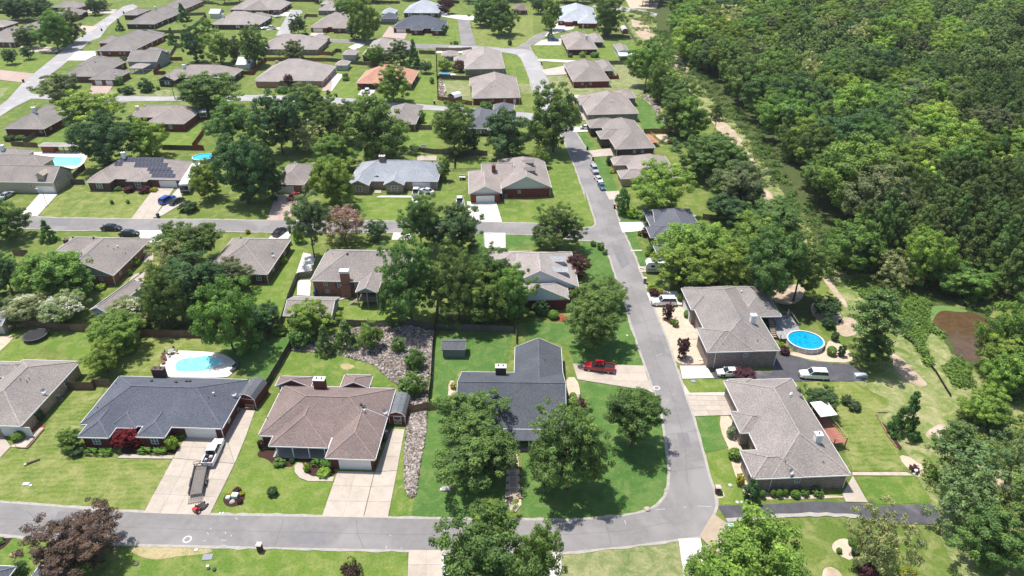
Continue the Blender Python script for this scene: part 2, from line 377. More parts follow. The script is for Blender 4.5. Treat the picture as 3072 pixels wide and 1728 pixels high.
for a in [('C0',[(910,1235),(1250,1240),(1560,1250),(1520,1290),(1250,1310),(1130,1340),(980,1300)]), ('C0',[(60,1290),(130,1270),(175,1290),(110,1330)]),
          ('B1',[(520,1290),(600,1280),(650,1310),(560,1335)])]:
    sheet('bare_patch', smooth(poly(*a), 2), 'tan_grass', .0665, jitter=.9)
# brush strip (cleared right-of-way) and forest floor
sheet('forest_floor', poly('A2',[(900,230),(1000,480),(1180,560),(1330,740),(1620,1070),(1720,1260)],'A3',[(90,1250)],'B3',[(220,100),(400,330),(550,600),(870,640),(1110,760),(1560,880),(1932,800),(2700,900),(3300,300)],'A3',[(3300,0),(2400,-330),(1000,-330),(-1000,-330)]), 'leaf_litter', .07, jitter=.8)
sheet('brush_strip', poly('A2',[(640,60),(880,100),(900,230),(1000,480),(1180,560),(1330,740),(1620,1070),(1720,1260)],'A3',[(90,1250)],'B3',[(220,100),(400,330),(550,600),(870,640),(1110,760),(1250,830),(1300,1000),(1450,1250),(1700,1449),(1932,1449)],'C3',[(1932,300),(1700,900),(1300,900),(1250,700),(1080,560),(850,260),(940,230),(900,150),(700,40),(1000,-60),(960,-200)],'B3',[(700,1100),(600,900),(420,560),(250,400),(100,250)],'A2',[(1650,1330),(1480,1060),(1250,850),(980,600),(930,400),(760,300),(690,180)]), 'brush', .075, jitter=.9)
sheet('woodland_floor', poly('C3',[(1230,470),(1500,300),(1932,300),(2300,600),(2300,1449),(1932,1700),(1500,1700),(1380,1300),(1290,1080),(1300,980),(1240,860),(1160,740),(1250,620)]), 'brush', .079, jitter=.9)
for a in [('A2',[(700,120),(860,200),(890,290),(780,290),(720,200)]), ('A2',[(960,400),(1060,400),(1150,520),(1060,540),(1000,480)]),
          ('A2',[(1250,800),(1330,810),(1400,900),(1470,960),(1540,1060),(1470,1060),(1330,950)]), ('A2',[(1560,1090),(1620,1180),(1600,1200),(1540,1110)]),
          ('A2',[(1650,1380),(1700,1370),(1790,1500),(1740,1560),(1700,1560)]), ('B3',[(470,640),(510,650),(570,740),(660,860),(640,890),(560,780),(480,690)]),
          ('B3',[(600,940),(720,960),(740,1060),(640,1100),(560,1050)]), ('B3',[(960,1200),(1060,1250),(1180,1380),(1250,1449),(1130,1449),(960,1290)]),
          ('C3',[(1190,430),(1330,330),(1400,400),(1290,470)]), ('C3',[(470,1400),(530,1380),(600,1420),(640,1500),(470,1500)]),
          ('C3',[(1650,720),(1850,760),(1840,860),(1700,850)]), ('B3',[(270,700),(360,730),(300,860),(120,850),(80,760)]), ('B3',[(400,820),(600,900),(620,1000),(480,1000),(380,920)]),
          ('A2',[(780,690),(840,690),(900,760),(950,830),(1000,900),(940,900),(880,800)])]:
    sheet('dirt_patch', smooth(poly(*a), 2), 'dirt', .088, jitter=1.0)
sheet('pond_bank', poly('B3',[(1180,830),(1330,850),(1560,900),(1700,950),(1932,1050),(1932,1320),(1560,1300),(1400,1210),(1330,1060),(1180,980)]), 'leaf_litter', .092, jitter=.6)
sheet('pond', poly('B3',[(1240,870),(1400,880),(1560,920),(1700,980),(2000,1080),(2000,1250),(1700,1220),(1540,1270),(1430,1220),(1400,1110),(1340,1050),(1250,980)]), 'pond_water', .11, jitter=.35)
for a in ([(1225,880),(1300,862),(1420,868),(1540,905),(1480,915),(1340,895),(1290,930),(1260,1000),(1225,960)],[(1240,1000),(1290,1010),(1350,1060),(1320,1070)]):
    sheet('pond_weed', smooth(poly('B3', a), 2), 'pond_weed', .1135, jitter=.3)
sheet('small_pond', poly('T5',[(1600,640),(1700,620),(1830,650),(1860,720),(1780,755),(1700,740)]), 'white_trim', .11, jitter=.3)  # water in plain white, the bright sky reflection put into its colour
# beds
for mat, a in [('mulch',('C1',[(-60,540),(80,520),(70,560),(230,600),(450,590),(500,690),(490,730),(330,730),(270,690),(265,620),(200,620),(190,665),(60,655),(0,600),(-70,590)])),
               ('mulch',('C0',[(1620,870),(1700,820),(1770,830),(1780,890),(1740,940),(1660,955),(1615,920)])),
               ('mulch',('C0',[(870,500),(1190,490),(1290,470),(1310,540),(1270,575),(1000,572),(880,570)])),
               ('mulch',('C0',[(-100,1145),(105,1155),(60,1220),(0,1270),(-100,1270)])),
               ('mulch',('C0',[(500,540),(800,520),(800,560),(560,560),(520,580)])),
               ('sand',('C3',[(545,1210),(610,1175),(680,1190),(700,1260),(690,1345),(590,1300),(540,1260)])),
               ('sand',('B2',[(870,850),(1090,870),(1150,900),(1230,1020),(1190,1110),(1260,1230),(1250,1290),(1060,1290),(1010,1240),(960,1080),(905,940)])),
               ('sand',('C2',[(1330,290),(1440,290),(1500,500),(1590,740),(1620,860),(2260,870),(2270,885),(1640,895),(1560,900),(1500,800),(1450,690),(1415,540)])),
               ('sand',('B3',[(100,1180),(240,1200),(480,1210),(520,1100),(600,1140),(680,1200),(700,1280),(420,1265),(200,1210)])),
               ('sand',('C2',[(235,10),(320,10),(345,190),(300,200),(240,120)])),
               ('sand',('C1',[(1320,30),(1370,40),(1370,170),(1310,180)])),
               ('sand',('C3',[(1020,590),(1060,570),(1240,640),(1250,750),(1200,750),(1130,720)])),
               ('sand',('C2',[(1315,840),(1340,820),(1375,830),(1390,880),(1320,890)])),
               ('red_mulch',('B2',[(100,930),(180,915),(280,960),(300,990),(160,975)])),
               ('red_mulch',('C0',[(190,420),(330,330),(320,380),(210,500),(100,500)])),
               ('mulch',('C3',[(860,270),(940,265),(1040,400),(1050,560),(1000,500)])),
               ('sand',('A2',[(880,975),(980,975),(960,1040),(900,1000)])),
               ('sand',('A1',[(1245,580),(1290,600),(1300,690),(1245,700)])),
               ('sand',('B0',[(-100,1110),(60,1075),(110,1080),(30,1170),(-100,1260)])),
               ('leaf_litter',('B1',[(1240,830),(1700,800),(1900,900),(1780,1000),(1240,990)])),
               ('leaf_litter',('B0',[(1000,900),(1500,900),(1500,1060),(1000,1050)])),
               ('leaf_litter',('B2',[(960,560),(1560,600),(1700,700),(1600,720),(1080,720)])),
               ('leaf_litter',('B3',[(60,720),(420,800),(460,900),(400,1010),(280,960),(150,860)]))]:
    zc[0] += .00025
    sheet('garden_bed' if mat != 'leaf_litter' else 'shade_patch', smooth(poly(*a), 2 if mat in ('mulch','leaf_litter') else 1), mat, zc[0], jitter=.25)  # leaf_litter sheets under tree groups: tree shade put into the dark ground colour
# ------------------------------------------------------------------ roads
S1 = [('C0',[(-80,914),(0,920),(400,950),(700,975),(1040,995),(1520,1012)]),('C1',[(0,1018),(400,1026),(880,1035),(1560,1046)]),('C2',[(100,1050),(300,1050),(500,1035),(680,1015),(800,990),(900,945),(960,880),(985,800),(992,700),(985,600),(960,450),(940,300),(905,180),(850,28)]),
      ('B2',[(830,1340),(780,1200),(740,1080),(700,960),(665,830),(640,750),(600,650),(560,520),(520,440),(490,405),(440,392),(355,390)])]
S2 = [('B1',[(1932,348),(1520,336),(910,333),(700,333),(180,332)]),('B0',[(1932,330),(1480,322),(720,318),(480,318),(150,300),(-80,292),(-80,205),(150,215),(400,228),(940,238),(1500,240),(1932,248)]),('B1',[(160,250),(700,250),(970,255),(1480,258),(1932,268)]),
      ('B2',[(340,303),(430,295),(455,275),(450,240),(420,150),(380,20)]),('A2',[(390,1449),(300,1200),(260,1100),(235,1050),(225,1010),(170,940),(100,850),(20,720),(-10,640)]),('T3',[(1880,1130),(1830,1000),(1760,850),(1700,790),(1510,760),(1060,715),(500,705),(250,700)]),
      ('T2',[(1850,640),(1450,628),(860,612),(840,560),(1450,600),(1850,618)]),('T3',[(240,640),(560,650),(1110,668),(1500,700),(1700,692),(1850,600),(1932,540)]),
      ('T4',[(20,520),(120,480),(200,455),(215,500),(60,600),(-60,660),(-40,720),(0,780),(50,840),(100,930),(160,1060),(220,1220)]),
      ('A2',[(110,610),(160,700),(250,850),(320,985),(390,1090),(430,1180),(520,1380),(548,1449)]),('B2',[(570,60),(600,200),(650,330),(720,480),(760,580),(800,700),(850,830),(900,960),(960,1100),(1020,1280),(1060,1400)]),
      ('C2',[(1062,30),(1100,150),(1160,320),(1200,470),(1240,620),(1270,740),(1305,830),(1320,945),(1300,1000),(1200,1165),(1050,1182),(700,1232),(200,1280)]),('C1',[(1300,1265),(1030,1262),(0,1242)]),('C0',[(870,1215),(300,1175),(0,1145),(-80,1142)])]
def pl(L):
    out = []
    for t, p in L: out += poly(t, p)
    return out
RD = pl(S1+S2)
def grow(P, d):
    n = len(P); A = sum(P[i].x*P[(i+1) % n].y-P[(i+1) % n].x*P[i].y for i in range(n)); s = 1 if A > 0 else -1; out = []
    for i in range(n):
        t = (P[(i+1) % n]-P[i-1]).normalized(); out.append(P[i]+Vector((t.y, -t.x))*d*s)
    return out
sheet('road_edge', grow(RD, .45), 'asphalt_edge', .100, jitter=.35)
sheet('road', RD, 'asphalt', .108)
R5 = pl([('T0',[(-500,1900),(110,1449),(330,1200),(500,1060),(800,820),(930,700),(1080,600),(1270,460),(1350,380),(1560,240),(1800,90),(1932,60),(2000,100),(1932,140),(1830,180),(1580,370),(1500,480),(1450,550),(1300,600),(1160,740),(990,880),(860,990),(720,1090),(430,1340),(520,1370),(620,1375)]),
     ('A0',[(540,690),(820,697),(1360,702),(1932,686)]),('A1',[(0,690),(430,703),(620,715),(900,745),(1100,755),(1260,770),(1500,785),(1932,822)]),('A2',[(120,850),(150,920),(-40,870)]),('A1',[(1450,812),(1240,802),(1110,795),(450,750),(0,728)]),('A0',[(1932,735),(1340,732),(820,737),(230,716),(100,780),(0,845),(-250,960)])])
sheet('road', R5, 'asphalt_pale', .101)
sheet('road', pl([('T3',[(1520,764),(1700,796),(1760,856),(1830,1006),(1880,1136)]),('A2',[(20,722),(60,790),(200,790),(160,704),(108,612)]),('T4',[(218,1222),(158,1062),(98,932),(48,842),(0,784),(-30,740),(-120,716)]),('T3',[(1500,706),(1110,676),(900,668),(700,662),(700,702),(1060,712)])]), 'asphalt_pale', .1105)
sheet('road', pl([('T3',[(835,285),(1000,285),(1105,672),(885,662)])]), 'asphalt', .112)
sheet('road', pl([('T2',[(340,140),(500,150),(520,180),(340,420),(350,520),(130,520),(290,240)])]), 'asphalt_pale', .112)
sheet('road', pl([('T4',[(860,80),(1300,100),(1600,150),(1800,200),(1780,230),(1560,185),(1280,160),(860,100)])]), 'asphalt_pale', .10)
sheet('sand_lot', pl([('T4',[(1330,-20),(1850,-20),(1780,130),(1400,120)])]), 'sand', .10)
sheet('sand_lot', pl([('T5',[(650,-10),(900,-10),(870,60),(700,60)])]), 'sand', .10)
sheet('sand_lot', pl([('T5',[(1200,70),(1420,140),(1400,180),(1230,110)])]), 'sand', .10)
sheet('sand_lot', pl([('T5',[(1780,200),(2100,180),(2100,620),(1850,560),(1850,340)])]), 'sand', .10)
sheet('lawn', pl([('T5',[(960,130),(1210,120),(1330,200),(1150,260),(960,220)])]), 'grass_vivid', .098)
sheet('lawn', pl([('A2',[(1545,190),(1610,180),(1640,330),(1560,360)])]), 'grass_vivid', .098)
# asphalt drives on the east side
sheet('driveway', pl([('C2',[(1335,945),(1600,940),(1900,920)]),('C3',[(400,912),(640,918),(870,950),(1080,935),(1250,930),(1300,980),(1350,1060),(1280,1078),(1000,1068),(740,1030),(500,1012),(200,1025),(0,1040)]),('C2',[(1410,1060)])]), 'asphalt_dark', .104, jitter=.2)
sheet('road_edge', pl([('C2',[(1410,1062)]),('C3',[(0,1042),(200,1028),(500,1014),(740,1032),(740,1012),(500,990),(200,1000),(0,1012)]),('C2',[(1390,1035)])]), 'asphalt_edge', .109, jitter=.35)
sheet('driveway', pl([('B2',[(1285,1310),(1440,1320),(1725,1345)]),('B3',[(130,1200),(260,1228),(400,1270),(690,1290),(790,1370),(780,1412),(310,1412),(-310,1392)])]), 'asphalt_dark', .104, jitter=.15)
# worn paint and manhole rings on the asphalt
def ring(name, c, r, rw, z, mat):
    mb = MB(); n = 28
    for k in range(n):
        a0, a1 = 2*math.pi*k/n, 2*math.pi*(k+1)/n
        mb.add([(c.x+math.cos(a)*q, c.y+math.sin(a)*q, z) for q in (r, r+rw) for a in (a0, a1)], [(0, 1, 3, 2)])
    return mb
for i, (t, x, y, lab) in enumerate([('C0',1358,1187,'round manhole cover with a pale concrete ring in the bottom street'),('C2',893,90,'round manhole cover with a pale ring at the mouth of the red pickup driveway')]):
    c = gp(t, x, y); o = thing('manhole', lab, 'manhole', (c.x, c.y, .1085))
    mb = ring('r', Vector((0,0,0)), .42, .22, .012, ''); mb.obj('concrete_ring', 'plain', o, (.55,.52,.48))
    MB().tube((0,0,0), (0,0,.014), .40, n=20).obj('cover', 'plain', o, (.22,.2,.19))
mk = [('C0',1520,1100,1530,1110),('C0',1500,1135,1512,1148),('C0',1470,1195,1490,1192),('C0',1600,1188,1640,1190),('C0',1600,1225,1640,1228),('C0',1705,1025,1722,1040),('C0',1560,1005,1590,1003),
      ('C1',1375,1055,1395,1068),('C1',1285,1110,1288,1130),('C1',1282,1160,1284,1172),('C1',865,1232,868,1250),('C1',970,1245,982,1250),('C1',890,1150,902,1156),('C2',660,1045,672,1075),('C2',885,970,955,962),
      ('C2',1190,942,1290,945),('C2',1090,950,1110,948),('C2',970,170,975,180),('B2',890,1225,940,1210),('C0',1630,1130,1636,1145),('C0',1670,1150,1680,1160)]
mb = MB()
for t, x0, y0, x1, y1 in mk:
    a = gp(t, x0, y0, .114); b_ = gp(t, x1, y1, .114); d = (b_-a).normalized(); n = Vector((-d.y, d.x, 0))*.04
    mb.add([a-n, a+n, b_+n, b_-n], [(0,1,2,3)])
o = mb.obj('survey_marks', 'plain', None, (.48,.47,.46)); o['kind'] = 'structure'
for a in [('C0',[(420,985),(700,1000),(690,1060),(400,1045)]),('C1',[(180,1120),(420,1130),(430,1225),(170,1220)]),('C2',[(1040,420),(1120,415),(1150,520),(1060,530)]),('B2',[(560,430),(640,420),(700,560),(640,600)]),('B2',[(860,1120),(930,1110),(960,1210),(900,1240)]),('B0',[(300,230),(520,238),(500,290),(300,282)])]:
    sheet('road_patch', poly(*a), 'asphalt_patch', .1105, jitter=.1)
# tar seams: thin dark crack-fill lines down the middle of the streets
def strip(mb, pts, wd, z, wob=.12):
    for i in range(len(pts)-1):
        a, b_ = pts[i], pts[i+1]; L = (b_-a).length; n = max(1, int(L/2)); prev = None
        for k in range(n+1):
            q = a.lerp(b_, k/n); d = (b_-a).normalized(); nn = Vector((-d.y, d.x)); q = q+nn*mnoise.noise((q.x*.5, q.y*.5, 1))*wob
            cur = (q-nn*wd/2, q+nn*wd/2)
            if prev: mb.add([(*prev[0], z), (*prev[1], z), (*cur[1], z), (*cur[0], z)], [(0,1,2,3)])
            prev = cur
mb = MB()
strip(mb, pl([('C0',[(0,1035),(700,1090),(1520,1120)]),('C1',[(0,1130),(900,1150),(1560,1155)]),('C2',[(300,1150),(700,1120),(1000,1060)])]), .05, .1125)
strip(mb, pl([('C2',[(1120,800),(1100,500),(1040,250),(960,30)]),('B2',[(900,1300),(830,1040),(740,800),(640,560),(540,330),(480,100)])]), .05, .1125)
strip(mb, pl([('B0',[(0,255),(600,275),(1500,285)]),('B1',[(0,292),(1000,296),(1900,308)])]), .05, .1125)
for (a_, b_) in ((('C0',200,980),('C0',330,1150)),(('C0',760,990),('C0',860,1180)),(('C1',120,1040),('C1',60,1230)),(('C1',640,1050),('C1',700,1250)),(('C2',520,1050),('C2',560,1220)),(('C2',1000,700),('C2',1230,660)),(('C2',960,430),('C2',1190,400)),(('B2',700,1000),('B2',890,960)),(('B2',620,700),('B2',800,680)),(('B2',480,380),('B2',640,330)),(('B0',620,250),('B0',640,315)),(('B1',800,258),('B1',810,330))):
    strip(mb, [gp(*a_).xy, gp(*b_).xy], .07, .1127, .5)
o = mb.obj('road_seam', 'plain', None, (.12,.115,.12)); o['kind'] = 'structure'

# ------------------------------------------------------------------ driveways and walks laid in concrete slabs
BOX1 = MB().box(-.5,.5,-.5,.5,0,1).mesh('slab', ['concrete'])
zc[0] = 0
TAN, WHITE, PINK, GREY = (.455,.395,.335), (.66,.63,.58), (.44,.335,.285), (.46,.43,.40)
def bil(q, u, v):
    return q[0].lerp(q[1], u).lerp(q[3].lerp(q[2], u), v)
def drive(col, t, pts, nx=0, ny=0, z=.115, name='driveway'):
    """quad near-left, near-right, far-right, far-left; slabs nx by ny with joints"""
    q = [gp(t, x, y).xy for x, y in pts]
    if len(q) != 4:
        o = sheet(name, q, 'concrete', z, color=col, rim=.03); return o
    near = (q[0]+q[2]).length/2 < 150
    if not nx:
        nx = max(1, round((q[0]-q[1]).length/3.2)); ny = max(1, round((q[0]-q[3]).length/4.0))
    base = sheet(name, q, 'concrete_joint', z)
    k = 0
    for i in range(nx):
        for j in range(ny):
            e = .018/max((q[0]-q[1]).length/nx, .5)/nx; f = .018/max((q[0]-q[3]).length/ny, .5)/ny
            c = [bil(q, i/nx+e, j/ny+f), bil(q, (i+1)/nx-e, j/ny+f), bil(q, (i+1)/nx-e, (j+1)/ny-f), bil(q, i/nx+e, (j+1)/ny-f)]
            s = MB().prism(c, z+.004, z+.028+.004*random.random()).obj('slab', 'concrete', base, scl(col, random.uniform(.965, 1.03)))
    return base
drive(TAN,'C0',[(1040,997),(1518,1014),(1700,640),(1255,600)],4,3); drive(TAN,'C0',[(1255,598),(1700,638),(1630,420),(1350,440)],4,2)
drive(TAN,'C0',[(1632,422),(1790,420),(1850,250),(1735,235)],1,3,.112); drive(TAN,'C0',[(1702,636),(1792,418),(1632,420)])
drive(TAN,'C0',[(850,598),(1250,604),(1265,580),(885,570)],5,1,.118,'walkway')
drive(TAN,'C1',[(400,1024),(700,1030),(780,700),(515,692)],2,3); drive(TAN,'C1',[(704,1030),(878,1034),(945,690),(783,700)],1,3); drive(TAN,'C1',[(788,698),(945,688),(1000,390),(905,385)],1,3,.113)
drive(TAN,'C1',[(480,768),(490,735),(330,730),(275,700),(265,640),(225,632),(203,655),(205,700),(240,742),(300,765)],name='walkway')
drive(TAN,'C1',[(1765,990),(1805,990),(1842,940),(1755,940)],1,1,name='walkway')
drive(TAN,'C1',[(1015,1600),(1300,1600),(1290,1266),(1030,1264)],2,3); drive(WHITE,'C2',[(1110,1600),(1290,1600),(1210,1180),(1050,1183)],2,3)
drive((.42,.34,.25),'C2',[(1205,1168),(1300,1000),(1430,1090),(1400,1290),(1330,1290)]); drive(WHITE,'C2',[(110,1600),(200,1600),(205,1285),(90,1285)],1,2)
drive(TAN,'B2',[(835,1415),(800,1300),(285,1285),(320,1400)],2,4); drive(TAN,'B2',[(320,1400),(835,1415),(870,1500),(830,1480)],1,1)
drive(TAN,'C2',[(1165,295),(1480,285),(1440,150),(1105,140)],3,4); drive((.6,.53,.45),'C2',[(1090,60),(1100,138),(1435,148),(1430,120),(1130,125)],name='walkway')
drive(WHITE,'B2',[(1080,1395),(1310,1390),(1250,1300),(1060,1300)],2,2); drive(WHITE,'B2',[(850,850),(1090,860),(1040,760),(820,770)],3,2)
drive(WHITE,'B2',[(645,335),(830,320),(810,258),(618,260)],2,2); drive((.55,.5,.44),'B2',[(705,472),(790,470),(785,460),(700,461)],1,1,name='walkway')
drive((.55,.47,.38),'B2',[(1130,1110),(1190,1105),(1120,940),(1060,940)],1,4,name='walkway')
drive((.5,.45,.38),'B2',[(755,580),(960,590),(960,620),(770,622)],2,1)
drive(WHITE,'B0',[(150,210),(272,216),(420,55),(290,50)],2,3); drive(TAN,'B0',[(948,238),(1105,240),(1280,-10),(1150,-30)],2,5); drive(GREY,'B0',[(1115,225),(1180,210),(1330,120),(1300,0)],1,3,.113)
drive(PINK,'B1',[(0,245),(160,248),(270,70),(70,60)],2,3); drive(WHITE,'B1',[(1480,255),(1705,258),(1665,118),(1450,110)],3,3); drive(WHITE,'B1',[(1375,155),(1440,160),(1430,90),(1370,90)],1,2)
drive(WHITE,'B1',[(1575,450),(1732,448),(1730,338),(1572,336)],2,2); drive(WHITE,'B1',[(905,388),(1045,388),(1048,336),(918,336)],2,1); drive(WHITE,'B0',[(1050,420),(1170,400),(1180,320),(980,320)],2,2)
drive(TAN,'B0',[(1040,560),(1115,560),(1110,480),(1050,480)],1,2); drive(TAN,'B0',[(930,700),(1040,710),(1050,620),(960,640)],1,2)
drive(WHITE,'B1',[(215,630),(320,632),(360,500),(265,480)],1,3); drive(WHITE,'B1',[(220,790),(315,795),(322,678),(225,680)],1,2); drive(TAN,'B1',[(500,835),(600,805),(600,795),(500,820)],1,2,name='walkway')
drive(WHITE,'B1',[(0,390),(150,390),(190,330),(60,332)],1,1); drive(WHITE,'B1',[(1045,140),(1065,140),(1200,10),(1060,10)],1,1); drive((.6,.57,.52),'B1',[(790,80),(1050,82),(1050,68),(820,68)],3,1,name='walkway')
drive(TAN,'B1',[(780,50),(830,50),(830,28),(785,28)],1,1,name='walkway'); drive(WHITE,'A1',[(660,690),(750,700),(800,648),(690,645)],2,2); drive((.62,.62,.62),'A1',[(470,665),(545,560),(545,540),(470,525)],); drive(PINK,'A1',[(400,660),(470,665),(480,560),(440,560)],1,2)
drive((.46,.36,.31),'A1',[(835,270),(1000,285),(1020,240),(890,190)],2,2); drive(WHITE,'A1',[(1260,105),(1390,140),(1500,150),(1510,115)],2,1); drive(WHITE,'A1',[(590,345),(640,365),(690,320),(640,320)],1,2)
drive(PINK,'A0',[(640,690),(770,695),(820,620),(665,618)],2,2); drive(PINK,'A0',[(0,580),(165,600),(250,535),(0,508)],2,3); drive((.5,.42,.35),'A0',[(150,375),(400,385),(470,345),(150,335)],4,2); drive(WHITE,'A0',[(480,440),(700,440),(690,370),(560,372)],3,2)
drive((.5,.42,.35),'A0',[(570,225),(650,235),(720,195),(570,185)],2,1); drive((.5,.42,.35),'A0',[(600,95),(820,100),(850,70),(620,65)],3,1)
drive((.50,.44,.40),'A0',[(820,735),(870,770),(930,740),(910,735)],1,1); drive((.50,.44,.40),'A2',[(55,510),(100,548),(250,540),(240,475)],3,2); drive(WHITE,'A2',[(30,440),(240,455),(310,440),(40,428)],4,1)
drive((.55,.48,.42),'A2',[(0,330),(200,330),(210,280),(60,290)],3,2); drive(WHITE,'A2',[(80,265),(290,210),(300,190),(170,170)],2,1); drive(WHITE,'A2',[(250,710),(340,710),(340,690),(240,690)],2,1); drive(PINK,'A2',[(250,755),(330,752),(330,728),(240,728)],2,1)
drive(WHITE,'A2',[(290,960),(400,955),(400,925),(300,920)],2,1); drive(TAN,'A2',[(395,1095),(440,1140),(580,1130),(560,1075)],2,2); drive(TAN,'A2',[(520,1390),(550,1449),(640,1449),(620,1385)],1,1); drive(TAN,'A2',[(340,870),(400,875),(390,815),(330,815)],1,1)
drive(TAN,'C0',[(-60,540),(0,600),(80,515),(10,420)],1,2); drive(TAN,'C0',[(75,515),(180,530),(320,380),(300,375)],1,3,.118,'walkway'); drive(WHITE,'T3',[(540,230),(870,285),(880,240),(600,215)],4,1); drive(WHITE,'T3',[(600,1090),(820,1090),(790,1070),(720,1070)],2,1)
drive(TAN,'C3',[(615,860),(640,915),(800,920),(690,725)],); drive((.5,.43,.36),'C3',[(690,724),(1130,726),(1080,700),(685,700)],6,1,name='walkway')
drive(WHITE,'T3',[(530,770),(900,770),(900,745),(530,740)],4,1,name='patio'); drive(TAN,'A1',[(1090,1165),(1230,1165),(1235,1130),(1090,1128)],3,1,name='patio')
drive(WHITE,'T2',[(50,230),(320,238),(330,180),(90,180)],3,1); drive(WHITE,'T2',[(0,440),(190,430),(200,400),(0,395)],3,1); drive(WHITE,'T2',[(1240,690),(1340,700),(1440,640),(1280,635)],1,2); drive((.5,.43,.37),'T2',[(610,520),(820,530),(830,480),(650,475)],2,1)
# ------------------------------------------------------------------ houses
def edge_box(mb, a, b, th, h, off=0):
    a = Vector(a); b = Vector(b); d = (b-a).normalized(); s = d.cross(Vector((0,0,1))).normalized()
    return mb.beam(a+s*off, b+s*off, th, h)
WIN_F = MB().box(-.62,.62,-.07,.0,-.75,.75); WIN_FRAME = MB()
for x0, x1, z0, z1 in ((-.62,-.54,-.75,.75),(.54,.62,-.75,.75),(-.54,.54,.67,.75),(-.54,.54,-.75,-.67),(-.035,.035,-.67,.67),(-.54,-.035,-.03,.03),(.035,.54,-.03,.03)):
    WIN_FRAME.box(x0,x1,-.06,.02,z0,z1)
WIN_FRAME = WIN_FRAME.mesh('window', ['white_trim']); PANE = MB().box(-.54,.54,-.03,-.01,-.67,.67).mesh('pane', ['window_pane'])
SHUT = MB().box(-.2,.2,-.06,.02,-.75,.75)
for k in range(6): SHUT.box(-.16,.16,-.075,-.06,-.68+k*.23,-.52+k*.23)
SHUT = SHUT.mesh('shutter', ['plain'])
GD = MB()
for k in range(4): GD.box(-.5,.5,-.05,.0,k*.25+.008,(k+1)*.25-.008)
for k in range(3): GD.box(-.5,.5,-.02,0,(k+1)*.25-.008,(k+1)*.25+.008)
GD = GD.mesh('garage_door', ['plain']); TRIMB = MB().box(-.53,-.5,-.08,0,0,1.03).box(.5,.53,-.08,0,0,1.03).box(-.5,.5,-.08,0,1,1.03).mesh('door_frame', ['white_trim'])
DOOR = MB().box(-.5,.5,-.05,0,0,2.05).box(-.35,.35,-.065,-.05,.2,.9).box(-.35,.35,-.065,-.05,1.1,1.85).mesh('door', ['plain'])
HOUSES = []
class House: pass
def plane_poly(pts, th):                         # sloping roof plane as a slab
    n = len(pts); vs = [Vector(p) for p in pts]+[Vector(p)-Vector((0,0,th)) for p in pts]
    return vs, [tuple(range(n)), tuple(range(n, 2*n))[::-1]]+[(k, (k+1) % n, n+(k+1) % n, n+k) for k in range(n)]
